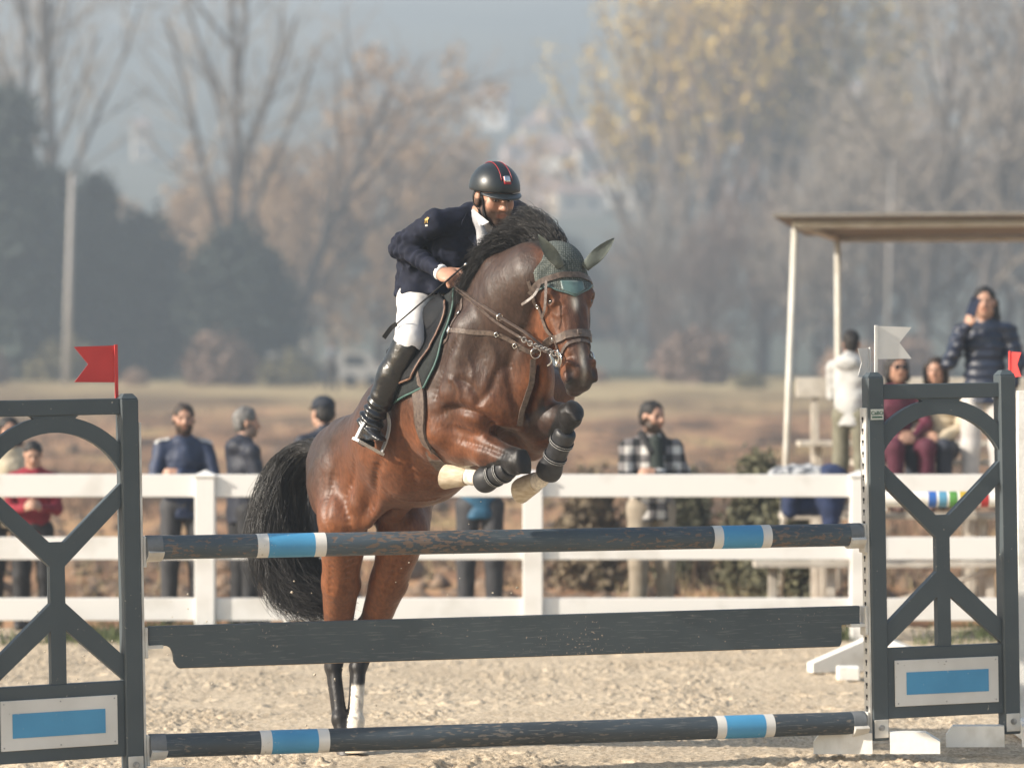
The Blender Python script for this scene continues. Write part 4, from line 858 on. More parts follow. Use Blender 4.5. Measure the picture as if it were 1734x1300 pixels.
# ---- bridle with reins
bridle = empty("bridle", HP(0, .4, .03), "brown leather bridle with noseband, long reins and chain at the bit", "bridle")
def hs(l, a, f=0.03): return HP(l, a, f)
mb = MB(); surf_strap(mb, [hs(-.13, .155, -.09), hs(-.12, .150, -.03), hs(-.06, .145, .06), hs(0, .147, .08), hs(.06, .145, .06), hs(.12, .150, -.03), hs(.13, .155, -.09)], .026, .006, .011); mb.build("browband", m_leather, bridle, False, True)
for s_ in (-1, 1):
    mb = MB(); cp_, _ = surf_strap(mb, [hs(.125*s_, .11, -.09), hs(.125*s_, .17, -.09), hs(.12*s_, .27, -.085), hs(.11*s_, .38, -.08), hs(.09*s_, .45, -.07), hs(.085*s_, .50, -.06)], .016, .005, .004); mb.build("cheekpiece", m_leather, bridle, False, True)
    bc, bn = hproj([hs(.088*s_, .515, -.06)], .012); mb = MB(); mb.ring(bc[0], bn[0], .034, .0045, 20); mb.build("bit_ring", m_chrome, bridle, True, True)
    for a_ in (.24, .43):
        c_, n_ = hproj([hs(.115*s_, a_, -.085)], .009); mb = MB(); mb.ring(c_[0], n_[0], .011, .003, 4); mb.build("buckle", m_chrome, bridle, True, True)
th = np.linspace(0, 2*math.pi, 25)
def loop(a, f0, rl, rf, tilt=0.0): return [HP(rl*math.cos(t)*1.3, a+tilt*math.sin(t), f0+rf*math.sin(t)*1.3) for t in th]
mb = MB(); P_, N_ = hproj(loop(.435, -.09, .095, .10, -.015), .003); mb.strap(P_, N_, .036, .008); mb.build("noseband", m_leather, bridle, False, True)
mb = MB(); P_, N_ = hproj(loop(.515, -.06, .085, .075, -.06), .003); mb.strap(P_, N_, .014, .005); mb.build("flash_strap", m_leather, bridle, False, True)
c_, n_ = hproj([hs(0, .415, .03)], .012); mb = MB(); mb.box(-.012, .012, -.010, .010, -.004, .004, .002, None); o = mb.build("flash_loop", m_leather, bridle); o.matrix_parent_inverse = bridle.matrix_basis.inverted(); o.matrix_basis = Matrix.Translation(c_[0]) @ Vector(n_[0]).to_track_quat('Z', 'Y').to_matrix().to_4x4()
mb = MB(); tl = spline([V(917, 472, 15.36), V(913, 486, 15.28), V(905, 500, 15.27), V(893, 510, 15.28), V(884, 516, 15.30)], 4); mb.strap(tl, [(-.4, -.8, .3)]*len(tl), .013, .004); mb.build("throat_lash", m_leather, bridle, False, True)
mb = MB(); tl = spline([V(925, 475, 15.28), V(924, 505, 15.25), V(922, 525, 15.24), V(917, 540, 15.25)], 4); mb.strap(tl, [(-.3, -.95, 0)]*len(tl), .012, .004); mb.build("strap_end", m_leather, bridle, False, True)
bitR = hproj([hs(-.088, .515, -.06)], .016)[0][0]; handR = V(772, 486, 15.72)
mb = MB(); l = spline([handR, V(806, 510, 15.52), V(846, 537, 15.36), V(895, 568, 15.22), bitR], 8); mb.strap(l, [(.25, -.6, .75)]*len(l), .016, .004); mb.build("rein", m_leather, bridle, False, True)
mb = MB(); l2 = spline([handR+UP*-.012, V(803, 515, 15.55), V(840, 546, 15.38), V(885, 574, 15.24), V(926, 597, 15.18)], 8); mb.strap(l2, [(.1, -.8, .55)]*len(l2), .012, .004); mb.build("lower_rein", m_leather, bridle, False, True)
mb = MB(); l3 = spline([V(832, 478, 15.75), V(900, 520, 15.75), V(960, 560, 15.55), hproj([hs(.088, .515, -.06)], .016)[0][0]], 8); mb.strap(l3, [(.1, -.8, .55)]*len(l3), .014, .004); mb.build("far_rein", m_leather, bridle, False, True)
mb = MB(); mb.ring(l[16], l[17]-l[15], .016, .0035); mb.build("martingale_ring", m_chrome, bridle, True, True)
# chain of links and knotted cord near the bit
cl = spline([V(880, 571, 15.24), V(905, 585, 15.21), V(925, 593, 15.19), V(945, 600, 15.17)], 5)
for i in range(0, len(cl)-1):
    t = cl[i+1]-cl[i]; mb = MB(); mb.ring((cl[i]+cl[i+1])/2, np.cross(t, [0, 0, 1] if i % 2 else [.3, -1, 0]), .012, .0028, 10, 5); mb.build("chain_link", m_dsteel, bridle, True, True)
for (q0, q1, q2) in ((V(931, 600, 15.18), V(934, 612, 15.18), V(927, 620, 15.2)), (V(944, 592, 15.15), V(946, 608, 15.15), V(941, 621, 15.16))):
    mb = MB(); mb.tube(spline([q0, q1, q2], 5), .0042, 6); mb.build("bit_shank", m_chrome, bridle, True, True)
# ---- ear bonnet
bon = empty("ear_bonnet", HP(0, .08, .03), "dark green crocheted ear bonnet with satin front on the horse's head", "ear bonnet")
m_knit, nt, p = newmat("green_knit"); p.inputs["Roughness"].default_value = .85
tc = nd(nt, "ShaderNodeTexCoord"); vo = nd(nt, "ShaderNodeTexVoronoi"); vo.inputs["Scale"].default_value = 115; vo.inputs["Randomness"].default_value = .25; nt.links.new(tc.outputs["Object"], vo.inputs[0])
r = nd(nt, "ShaderNodeValToRGB"); r.color_ramp.elements[0].position = .15; r.color_ramp.elements[1].position = .55; r.color_ramp.elements[0].color = (.17, .19, .175, 1); r.color_ramp.elements[1].color = (.045, .055, .05, 1); nt.links.new(vo.outputs[0], r.inputs[0]); nt.links.new(r.outputs[0], p.inputs[0])
b = nd(nt, "ShaderNodeBump"); b.inputs["Strength"].default_value = .8; b.inputs["Distance"].default_value = .004; b.invert = True; nt.links.new(vo.outputs[0], b.inputs["Height"]); nt.links.new(b.outputs[0], p.inputs["Normal"])
m_satin = mat("teal_satin", (.075, .14, .135), (.055, .10, .10), 25, .4, .1, sheen=.2); m_ear = mat("green_jersey", (.095, .112, .098), (.07, .082, .072), 40, .8, .15, 200, sheen=.3)
def bonnet_low(l): return .252-.078*min(1, (abs(l)/.115))**1.2
nu, nv = 27, 18; pts = []; pts2 = []
for i in range(nu):
    l0_ = -.118+.236*i/(nu-1)
    for j in range(nv): t = j/(nv-1); l_ = l0_*(.62+.38*min(1, t*2.2)); a0_ = -.035+.06*(abs(l0_)/.118)**2; a_ = a0_+(bonnet_low(l0_)-a0_)*t; pts.append(HP(l_, a_, .09-.13*(l_/.11)**2-.07*max(0, .06-a_)/.06))
P_, N_ = hproj(pts, .006); patch("knit_cap", P_, nu, nv, m_knit, bon, .007)
edge = P_.reshape(nu, nv, 3)[:, -1]; en = N_.reshape(nu, nv, 3)[:, -1]; mb = MB(); mb.tube(edge+en*.002, .0042, 6); mb.build("piping", m_satin, bon, True, True)
nu2, nv2 = 15, 8
for i in range(nu2):
    l_ = -.062+.124*i/(nu2-1)
    for j in range(nv2): t = j/(nv2-1); lo_ = bonnet_low(l_); a_ = (.172+.0*abs(l_))+(lo_-.004-.172)*t; pts2.append(HP(l_, max(a_, .17), .08))
P2, N2 = hproj(pts2, .0125); patch("satin_front", P2, nu2, nv2, m_satin, bon, .004)
def ear(tip, base, side, name="ear_sleeve"):
    """closed leaf-shaped sleeve, hollowed on the side that faces forward"""
    ax = tip-base; L_ = np.linalg.norm(ax); ax = ax/L_; opn = nrm(np.array([.25*side, -1, .15])); opn = nrm(opn-ax*(opn@ax)); wd = np.cross(ax, opn); prof = [(-.16, .023), (.0, .026), (.18, .030), (.38, .031), (.58, .026), (.78, .017), (.93, .007), (1.0, .0015)]; n_ = 16; mb = MB()
    for (t, w) in prof:
        cf = .8-1.15*float(sstep(-.05, .42, np.array([t]))[0]); c_ = base+ax*t*L_+opn*(.02*math.sin(max(t, 0)*2.6))
        for k in range(n_): th_ = 2*math.pi*k/n_; mb.v.append(tuple(c_+wd*w*math.sin(th_)-opn*w*.7*math.cos(th_)*(1 if math.cos(th_) > 0 else cf)))
    for i in range(len(prof)-1):
        for k in range(n_): k2 = (k+1) % n_; mb.f.append((i*n_+k, i*n_+k2, (i+1)*n_+k2, (i+1)*n_+k))
    mb.f.append(tuple(range(n_))[::-1]); mb.f.append(tuple((len(prof)-1)*n_+k for k in range(n_)))
    return mb.build(name, m_ear, bon, True, True)
ear(V(911, 396, 15.24), V(944, 444, 15.29), -1); ear(V(1040, 403, 15.36), V(997, 446, 15.36), 1)
# ---- tendon boots on the forelegs
m_boot = mat("charcoal_tendon_boot", (.035, .036, .04), (.02, .02, .022), 30, .45, .1); m_strapw = mat("pale_boot_print", (.45, .45, .44), (.15, .15, .15), 160, .5)
def tendon_boot(lg, label, t0, t1, bands):
    k_, f_ = lg[2], lg[3]; d_ = nrm(f_-k_); r = empty("tendon_boot", f_, label, "horse boot", "tendon boots on the forelegs")
    o, S_ = blob("shell", [rc(k_+(f_-k_)*t0, k_+(f_-k_)*t1, .053, .05, .02), ell(f_, (.059, .059, .059), None, .03), cut(f_+d_*.035, d_), cut(k_+(f_-k_)*(t0-.08), -d_)], .006, m_boot, r, smooth=2)
    for t in bands:
        c_ = k_+(f_-k_)*t; a_ = nrm(np.cross(d_, [0, 0, 1.0])); b_ = np.cross(d_, a_); ring = [c_+.053*(math.cos(q)*a_+math.sin(q)*b_) for q in np.linspace(0, 2*math.pi, 25)]; P_, N_ = S_.project(np.array(ring), .0015); mb = MB(); mb.strap(P_, N_, .020, .004); s__ = mb.build("strap", m_leatherb, r, False, True)
        P3, N3 = S_.project(P_[::1]+d_*.006, .0062); mb = MB(); mb.strap(P3, N3, .0035, .001); mb.build("strap_print", m_strapw, s__, False, True); P3, N3 = S_.project(P_[::1]-d_*.006, .0062); mb = MB(); mb.strap(P3, N3, .0035, .001); mb.build("strap_print", m_strapw, s__, False, True)
tendon_boot(FR, "charcoal strapped tendon boot on the folded foreleg nearer the rider", .42, 1.0, (.52, .74))
tendon_boot(FL, "charcoal tendon boot with printed straps on the foreleg under the horse's head", .38, 1.0, (.50, .76))
# ================================================================ PEOPLE: shared pieces
def frame(fwd, up):
    f = nrm(fwd); u = nrm(np.asarray(up, float)-f*(np.asarray(up, float)@f)); r = np.cross(f, u); return np.array([r, f, u])    # rows: right, forward, up
def head_prims(c, A, s=1.0):
    T = lambda x, y, z: c+s*(A[0]*x+A[1]*y+A[2]*z); R = lambda a, b, d: (a*s, b*s, d*s)
    Q = [ell(T(0, -.012, .035), R(.076, .095, .085), A, .02), ell(T(0, .025, -.045), R(.060, .064, .076), A, .03*s), ell(T(0, .060, -.098), R(.027, .024, .021), A, .02*s), rc(T(-.036, .072, .024), T(.036, .072, .024), .015*s, .015*s, .012*s)]
    Q += [rc(T(0, .083, .014), T(0, .106, -.030), .009*s, .0135*s, .01*s)]
    for q in (-1, 1):
        Q += [ell(T(.040*q, .052, -.022), R(.026, .026, .03), A, .02*s), ell(T(.052*q, .015, -.07), R(.018, .035, .025), A, .025*s), ell(T(.079*q, -.012, -.008), R(.010, .022, .034), A, .008*s), ell(T(.032*q, .095, .001), R(.018, .013, .0115), A, .012*s, -1), ell(T(.013*q, .097, -.033), R(.009, .010, .008), A, .006*s)]
    Q += [rc(T(-.019, .080, -.060), T(.019, .080, -.060), .0075*s, .0075*s, .006*s), rc(T(-.016, .079, -.071), T(.016, .079, -.071), .0078*s, .0078*s, .006*s)]
    return Q
def face_color(vv, c, A, s, skin, beard=0.0, hairc=(.02, .014, .01), brow=True, beard_c=None):
    d = (vv-c)/s; x, y, z = d@A[0], d@A[1], d@A[2]; skin = np.array(skin); n = fbm(vv*45, 3, 5)
    cc = skin*np.ones((len(vv), 1))*(1+.10*n[:, None]); head = (np.abs(x) < .11) & (np.abs(z) < .17) & (np.abs(y) < .13)
    def mix(w, col_): nonlocal cc; w = np.clip(w*head, 0, 1)[:, None]; cc = cc*(1-w)+np.array(col_)*w
    rosy = np.exp(-(((np.abs(x)-.04)/.022)**2+((z+.025)/.025)**2))*(y > 0)*.35+np.exp(-((x/.014)**2+((z+.03)/.015)**2))*(y > .08)*.3; mix(rosy, skin*np.array([1.02, .72, .65]))
    lips = np.exp(-(x/.022)**4-((z+.066)/.0105)**4)*(y > .06); 
    if beard > 0:
        b = sstep(-.028, -.055, z+n*.012+.012*sstep(.02, .055, np.abs(x))*0)*(y > -.03)*sstep(.008, .022, np.hypot(x, z+.064)+.0*x)*(1-sstep(-.12, -.15, z))
        b = np.maximum(b, sstep(.052, .062, np.abs(x))*(z < -.005)*(y > -.02)*(y < .05)*.9); mix(b*beard, beard_c or hairc)
    mix(lips*.75, skin*np.array([.72, .42, .38]))
    if brow: mix(np.exp(-(((np.abs(x)-.032)/.021)**4+((z-.022+.06*(np.abs(x)-.032)**2*10)/.0062)**4))*(y > .05)*.9, hairc)
    mix(np.exp(-(((np.abs(x)-.032)/.016)**4+((z-.001)/.0068)**4))*(y > .05)*.92, (.03, .02, .016))
    mix(np.exp(-(((np.abs(x)-.032)/.019)**2+((z+.014)/.006)**2))*(y > .05)*.25, skin*.6)
    return np.clip(cc, .003, .9)
def hand_prims(w, d, side_up, thumb_dir, curl=.5, s=1.0, spread=.0):
    """wrist w, finger direction d, back-of-hand normal side_up, thumb_dir across"""
    d = nrm(d); n = nrm(side_up-d*(np.asarray(side_up)@d)); t = nrm(np.asarray(thumb_dir)-d*(np.asarray(thumb_dir)@d)-n*(np.asarray(thumb_dir)@n)); Q = [ell(w+d*.048*s, (.052*s, .043*s, .019*s), np.array([d, t, n]), .015), rc(w-d*.03*s, w+d*.02*s, .027*s, .026*s, .02, (n, .8))]
    for i, (y, L_) in enumerate(((.031, .068), (.0105, .076), (-.010, .070), (-.030, .054))):
        p = w+d*.088*s+t*y*s; dd = nrm(d+t*spread*(1.5-i)*.3); ang = 0
        for j, (f, r_) in enumerate(((.45, .0098), (.32, .0088), (.23, .0078))):
            ang += curl*(1.25 if j == 0 else 1.45)*(1.0 if i else .92); v = dd*math.cos(ang)-n*math.sin(ang); q = p+v*L_*f*s*1.05; Q.append(rc(p, q, r_*s, r_*s*.93, .006)); p = q
    b = w+d*.022*s+t*.036*s-n*.006*s; v1 = nrm(d*.72+t*.62-n*.25*curl); b2 = b+v1*.042*s; v2 = nrm(d*.85+t*(.35-.75*curl)-n*.55*curl); b3 = b2+v2*.034*s; b4 = b3+nrm(v2-t*.3*curl-n*.3*curl)*.026*s
    Q += [rc(b, b2, .0145*s, .0115*s, .012), rc(b2, b3, .0112*s, .0102*s, .006), rc(b3, b4, .0102*s, .0085*s, .006)]
    return Q
m_skin = colmat("skin", rough=.5, vary=.07, scale=60, bump=.05, bscale=300, sss=.06)
m_eyew = mat("eye_white", (.36, .32, .29), (.33, .29, .26), 5, .15); m_iris = mat("dark_iris", (.03, .017, .01), rough=.08)
# ================================================================ THE RIDER
RA = math.radians(30); rH = np.array([math.sin(RA), -math.cos(RA), 0]); rL = np.array([math.cos(RA), math.sin(RA), 0])
rider = empty("person", V(715, 505, 16.45), "rider in dark helmet, navy jacket and white breeches crouched over the jumping horse", "person")
hips = V(722, 492, 16.40); neckb = V(808, 372, 16.06); chest = V(782, 412, 16.14)
shR, elR, wrR = V(737, 378, 15.97), V(678, 417, 16.13), V(748, 462, 15.86)
shL, elL, wrL = V(872, 366, 16.24), V(898, 432, 16.12), V(838, 472, 15.86)
hpR, knR, anR = V(708, 508, 16.22), V(692, 583, 15.84), V(627, 714, 15.92)
hpL = hips+rL*.12+UP*-.04; knL = mirror(knR); anL = mirror(anR)
hdC = V(838, 334, 15.93); hS = 1.10
hAx = frame((math.sin(math.radians(27))*math.cos(math.radians(10)), -math.cos(math.radians(27))*math.cos(math.radians(10)), -math.sin(math.radians(15))), (-.03, 0, 1))
skin_r = (.40, .215, .145)
B = head_prims(hdC, hAx, hS)
B += [rc(hdC-hAx[1]*.02-hAx[2]*.06, neckb, .056, .064, .03), rc(neckb-UP*.03, chest, .07, .12, .05, (rH, .8)), rc(chest, hips, .13, .125, .06, (rH, .8))]
B += [rc(neckb-UP*.02, shR-UP*.01, .045, .05, .03), rc(neckb-UP*.02, shL-UP*.01, .045, .05, .03)]+chain([shR, elR, wrR], [.046, .030, .027], .02)+chain([shL, elL, wrL], [.046, .030, .027], .02)
B += chain([hips, hpR, knR, anR], [.11, .088, .060, .043], .03)+chain([hips, hpL, knL, anL], [.11, .088, .060, .043], .03)
hd_ = nrm(V(776, 474, 15.74)-wrR)
B += hand_prims(wrR, hd_, nrm(np.array([-.15, -.75, .62])), nrm(np.array([.45, -.1, .9])), 1.0, 1.08)+hand_prims(wrL, nrm(V(815, 482, 15.74)-wrL), nrm(np.array([.5, -.5, .5])), UP, .95, 1.05)
def rcol(v):
    c_ = face_color(v, hdC, hAx, hS, skin_r, .90, (.016, .012, .010)); return c_
ro, RS = blob("body", B, .0058, m_skin, rider, rcol, 2)
for q in (-1, 1):
    e = hdC+hS*(hAx[0]*.032*q+hAx[1]*.079+hAx[2]*.001)
    eo, _ = blob("eye", [ell(e-hAx[1]*.0045, (.0125, .011, .0062), hAx, .002)], .0026, m_eyew, rider, smooth=1)
    blob("iris", [ell(e+hAx[1]*.0030+hAx[0]*.0045, (.0058, .0048, .0052), hAx, .001)], .0018, m_iris, eo, smooth=1)
# jacket
m_navy = mat("navy_wool", (.0095, .0125, .028), (.0065, .0085, .019), 25, .8, .25, 260, spec=.25); m_breech = mat("white_breeches", (.74, .72, .70), (.64, .62, .60), 8, .6, .12, 150)
def wr(p, a=.013): return a*fbm(p*np.array([15, 15, 20]), 2, 31)+a*(.35-np.abs(fbm(p*np.array([16, 16, 26]), 2, 7)))
Jk = [rc(neckb-rH*.02-UP*.02, chest, .10, .158, .06, (rH, .78)), rc(chest, hips+UP*.02, .158, .142, .06, (rH, .82)), rc(hips+UP*.03, hips-UP*.03+rH*.0, .145, .150, .05, (rH, .85))]
Jk += [rc(neckb+rL*-.03-UP*.01, shR+UP*.012, .07, .066, .03), rc(neckb+rL*.03-UP*.01, shL, .07, .073, .04)]
Jk += chain([shR, elR, wrR-nrm(wrR-elR)*.02], [.070, .056, .043], .015)+chain([shL, elL, wrL], [.076, .060, .045], .02)
Jk += [rc(V(712, 430, 16.22), V(706, 492, 16.18), .10, .085, .05), rc(V(706, 440, 16.3), V(700, 490, 16.32), .1, .085, .05), rc(V(720, 490, 16.2), V(742, 492, 16.12), .07, .05, .05)]
Jk += [rc(neckb-rH*.045+UP*.02, neckb-rH*.02-UP*.04, .066, .085, .03)]
Jk += [cut(V(712, 500, 16.2), nrm(np.array([.02, 0, -1.0])), .006), ell(V(818, 395, 15.86), (.045, .05, .11), frame(rH, UP)*1.0, .02, -1)]
def wr2(p):
    r = wr(p)
    for (a_, b_, m__) in ((shR, elR, .95), (elR, wrR, .12), (elR, wrR, .55), (elL, wrL, .3)):
        L_ = np.linalg.norm(b_-a_); d_ = (b_-a_)/L_; t = (p-a_)@d_; near = np.linalg.norm(p-a_-t[:, None]*d_, axis=1) < .11; r = r+near*.0055*np.exp(-((t-L_*m__)/.06)**2)*np.sin(t*140+5*fbm(p*9, 2, 3))
    return r+.006*np.sin(((p-chest)@nrm(hips-chest))*70+6*fbm(p*7, 2, 12))*np.exp(-(((p-chest)@nrm(hips-chest)-.16)/.09)**2)
jo, JS = blob("jacket", Jk, .007, m_navy, rider, None, 1, wr2)
# sleeve creases come from the wrinkle field; lapels and collar as separate strips
def js(pts, w, th_, off=.001, n=5):
    P_, N_ = JS.project(spline(pts, n), off); return P_, N_
mb = MB(); P_, N_ = js([V(806, 352, 15.9), V(801, 372, 15.88), V(803, 395, 15.86), V(808, 420, 15.86), V(813, 445, 15.86)], .03, .006); mb.strap(P_, N_, .036, .006); mb.build("lapel", m_navy, jo, False, True)
mb = MB(); P_, N_ = js([V(760, 436, 15.9), V(748, 446, 15.92), V(738, 454, 15.95)], .02, .004); mb.strap(P_, N_, .016, .005); mb.build("pocket_flap", m_navy, jo, False, True)
mb = MB(); wd_ = nrm(wrR-elR); mb.tube([wrR-wd_*.012, wrR+wd_*.006], [.040, .037], 16); mb.build("shirt_cuff", mat("white_cotton", (.74, .74, .73), (.66, .66, .66), 20, .7), rider, True, True)
# emblem on the sleeve: a small golden horse and rider with a line of tiny letters
m_gold = mat("gold_thread", (.55, .36, .08), (.42, .26, .05), 80, .5)
ec = V(716, 371, 15.85); sc_ = .00098
em = [[(-9, -1), (-6, 4), (0, 5), (5, 6), (8, 10), (10, 8), (8, 3), (5, -1), (6, -9), (4, -9), (2, -2), (-3, -2), (-5, -9), (-7, -8), (-6, -2)], [(0, 5), (2, 10), (5, 12), (6, 9), (4, 6)]]
eo = None
for pl_ in em:
    pts = [ec+np.array([x*sc_*2.2, 0, y*sc_*2.2]) for x, y in pl_]; P_, N_ = JS.project(np.array(pts), .004); mb = MB(); mb.add(P_, [tuple(range(len(P_)))]); o = mb.build("sleeve_emblem", m_gold, jo, False, True)
    md = o.modifiers.new("t", 'SOLIDIFY'); md.thickness = .002
for k in range(4):
    q = ec+np.array([(-4.5+3*k)*sc_*2.2, 0, -14*sc_*2.2]); pts = [q+np.array([a*sc_*2.2, 0, b*sc_*2.2]) for a, b in ((-1, -2), (1, -2), (1, 2), (-1, 2))]; P_, N_ = JS.project(np.array(pts), .004); mb = MB(); mb.add(P_, [(0, 1, 2, 3)]); mb.build("emblem_letter", m_flagw, jo, False, True)
# shirt and stock
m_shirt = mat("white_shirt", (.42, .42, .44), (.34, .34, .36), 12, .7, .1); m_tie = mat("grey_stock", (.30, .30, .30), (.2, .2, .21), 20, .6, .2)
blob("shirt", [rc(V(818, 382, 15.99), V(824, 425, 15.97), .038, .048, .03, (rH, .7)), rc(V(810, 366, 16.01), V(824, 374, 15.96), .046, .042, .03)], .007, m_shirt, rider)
mb = MB(); 
for (a, b_, c_) in ((V(803, 356, 15.885), V(812, 384, 15.865), V(828, 376, 15.855)),): mb.add([a, b_, c_, a+np.array([0, .004, 0]), b_+np.array([0, .004, 0]), c_+np.array([0, .004, 0])], [(0, 1, 2), (5, 4, 3), (0, 3, 4, 1), (1, 4, 5, 2), (2, 5, 3, 0)])
mb.build("collar_point", mat("white_collar", (.74, .74, .74), (.68, .68, .68), 12, .7), rider, False, True)
blob("stock_tie", [rc(V(816, 384, 15.87), V(826, 420, 15.85), .016, .028, .02, (rH, .5))], .006, m_tie, rider)
# breeches
def wb(p): return .0045*fbm(p*np.array([20, 20, 14]), 2, 41)
Br = [rc(hips, hpR, .125, .098, .05), rc(hips, hpL, .14, .112, .05)]+chain([hpR, knR, knR+(anR-knR)*.18], [.098, .071, .062], .03)+chain([hpL, knL, knL+(anL-knL)*.18], [.112, .077, .066], .03)
blob("breeches", Br, .008, m_breech, rider, None, 2, wb)
# boots
m_rboot = mat("black_boot_leather", (.012, .012, .013), (.007, .007, .008), 30, .26, .25, 45, spec=.6)
def boot(k_, a_, toe_dir):
    d_ = nrm(a_-k_); t_ = nrm(toe_dir); heel = a_-UP*.065-t_*.055; toe = a_-UP*.075+t_*.17; ball = a_-UP*.07+t_*.09
    Q = [rc(k_+d_*.02, k_+d_*.17, .078, .073, .03), rc(k_+d_*.17, a_, .073, .051, .03), rc(a_, heel, .047, .037, .03), rc(a_, ball, .047, .036, .04), rc(ball, toe-t_*.03, .037, .030, .02), rc(heel, ball, .034, .034, .03)]
    side = np.cross(t_, UP); Q += [rc(k_+d_*.0-side*.0+t_*.035, k_+d_*.08+t_*.03, .035, .05, .03), cut(heel-UP*.034, -UP, .004)]
    def bw(p):
        t = (p-k_)@d_; L_ = np.linalg.norm(a_-k_); w = np.exp(-((t-L_*.93)/.085)**2); return .0075*w*np.sin(t*150+3*fbm(p*13, 2, 3))+.002*fbm(p*25, 2, 8)
    o, S_ = blob("riding_boot", Q, .0062, m_rboot, rider, None, 2, bw)
    mb = MB(); mb.prism([(-.035, -.033), (.035, -.03), (.035, .03), (-.035, .033)], -.026, -.001, lambda v: tuple(heel-UP*.034+t_*v[0]+side*v[1]+UP*v[2])); mb.build("heel", m_leatherb, o, False, True)
    return t_, heel, ball, toe
tR = nrm(np.array([.36, -.90, -.22])); t_, heel, ball, toe = boot(knR, anR, tR); boot(knL, anL, tR)
# stirrups belong to the saddle: branch, tread and leather
m_stir = mat("white_stirrup_metal", (.70, .70, .70), (.5, .5, .5), 20, .3, metal=.25)
def stirrup(out_b, in_b, topc, topq, out):
    """outer and inner end of the tread, the eye on top, where the leather meets the saddle"""
    n_ = nrm(topc-(out_b+in_b)/2); sd = nrm(in_b-out_b); H_ = np.linalg.norm(topc-(out_b+in_b)/2); c_ = (out_b+in_b)/2; hw_ = np.linalg.norm(in_b-out_b)/2; fw_ = np.cross(sd, n_)
    pts = [c_+sd*hw_*math.sin(q*math.pi*.5)*(1.0)+n_*H_*max(0, math.cos(q*math.pi*.5))**.8 for q in np.linspace(-1, 1, 17)]
    mb = MB(); mb.strap(pts, [p-c_-n_*.03+1e-6 for p in pts], .020, .007); s_ = mb.build("stirrup", m_stir, saddle, False, True)
    mb = MB(); mb.prism([(-hw_*1.05, -.036), (hw_*1.05, -.036), (hw_*1.05, .036), (-hw_*1.05, .036)], -.013, 0, lambda v: tuple(c_+sd*v[0]+fw_*v[1]*.8+n_*v[2])); mb.build("tread", m_stir, s_, False, True)
    l_ = spline([topc, (topc+topq)/2+out*.02, topq], 6); mb = MB(); mb.strap(l_, [out]*len(l_), .026, .005); mb.build("stirrup_leather", m_leatherb, saddle, False, True)
ob, ib, tp = V(604, 742, 15.86), V(645, 765, 15.96), V(650, 697, 15.92); tq = HS.project(np.array([V(700, 600, 15.8)]), .04)[0][0]
stirrup(ob, ib, tp, tq, -HL)
dl_ = HL*(.60+.0); mo = lambda p: mirror(p)
stirrup(mo(ob)*1.0, mo(ib), mo(tp), mo(tq), HL)
# spur strap
mb = MB(); sd_ = nrm(np.cross(tR, UP)); mb.tube(spline([anR-UP*.03+tR*.05-sd_*.03, anR-UP*.02-sd_*.052, anR-UP*.015-tR*.06, anR-UP*.018-tR*.09], 4), .005, 6); mb.build("spur", m_chrome, rider, True, True)
# helmet
m_helm = mat("black_helmet_shell", (.013, .017, .019), (.010, .013, .015), 40, .36, .05, 300, spec=.5, coat=.15); m_helmtop = mat("helmet_centre_panel", (.010, .016, .022), (.007, .010, .014), 60, .5, .1, 400); m_hred = mat("helmet_red_trim", (.45, .02, .03), rough=.4)
HT = lambda x, y, z: hdC+hS*(hAx[0]*x+hAx[1]*y+hAx[2]*z)
hA2 = frame(nrm(hAx[1]+hAx[2]*-.02), hAx[2])
Hp = [ell(HT(0, -.010, .040), (.108*hS, .128*hS, .112*hS), hA2, .01), cut(HT(0, 0, .036), nrm(-hAx[2]-hAx[1]*.05), .006), ell(HT(0, -.012, .02), (.083*hS, .10*hS, .095*hS), hA2, .004, -1)]
Hp2 = Hp+[]
helm, HMS = blob("helmet", [ell(HT(0, -.010, .040), (.108*hS, .128*hS, .112*hS), hA2, .01), rc(HT(0, -.08, .0), HT(0, -.085, .03), .075*hS, .07*hS, .03), cut(HT(0, -.0, .028), nrm(-hAx[2]-hAx[1]*-.10), .006), ell(HT(0, -.012, .0), (.083*hS, .10*hS, .10*hS), hA2, .004, -1)], .0055, m_helm, rider, None, 2)
nu, nv = 17, 5; pts = []
for i in range(nu):
    a = math.radians(-62+124*i/(nu-1))
    for j in range(nv):
        t = j/(nv-1); R_ = .107+.0*t; ext = t*.042*math.cos(a*1.25)**.8 if abs(a*1.25) < 1.57 else 0
        pts.append(HT(.106*math.sin(a)*1.0, -.010+(.124)*math.cos(a)+ext, .036-.016*t*math.cos(a)-.012*(1-math.cos(a))))
o = patch("peak", np.array(pts), nu, nv, m_helm, helm, .007)
nu, nv = 9, 22; pts = []
for i in range(nu):
    x = -.030+.06*i/(nu-1)
    for j in range(nv): a = math.radians(28+100*j/(nv-1)); pts.append(HT(x*(1-.25*(j/(nv-1))), -.010+.14*math.cos(a), .04+.13*math.sin(a)))
P_, N_ = HMS.project(np.array(pts), .0015); patch("centre_panel", P_, nu, nv, m_helmtop, helm, .003); PG = P_.reshape(nu, nv, 3); NG = N_.reshape(nu, nv, 3)
for e in (0, -1):
    mb = MB(); mb.tube(PG[e]+NG[e]*.0015, .0016, 5); mb.build("red_piping", m_hred, helm, True, True)
fc = PG[:, 0:5]; 
def badge(name, x0, x1, a0, a1, m_, off):
    pts = [HT(x, -.010+.14*math.cos(math.radians(a)), .04+.13*math.sin(math.radians(a))) for a in np.linspace(a0, a1, 5) for x in np.linspace(x0, x1, 5)]
    P_, N_ = HMS.project(np.array(pts), off); patch(name, P_, 5, 5, m_, helm, .003)
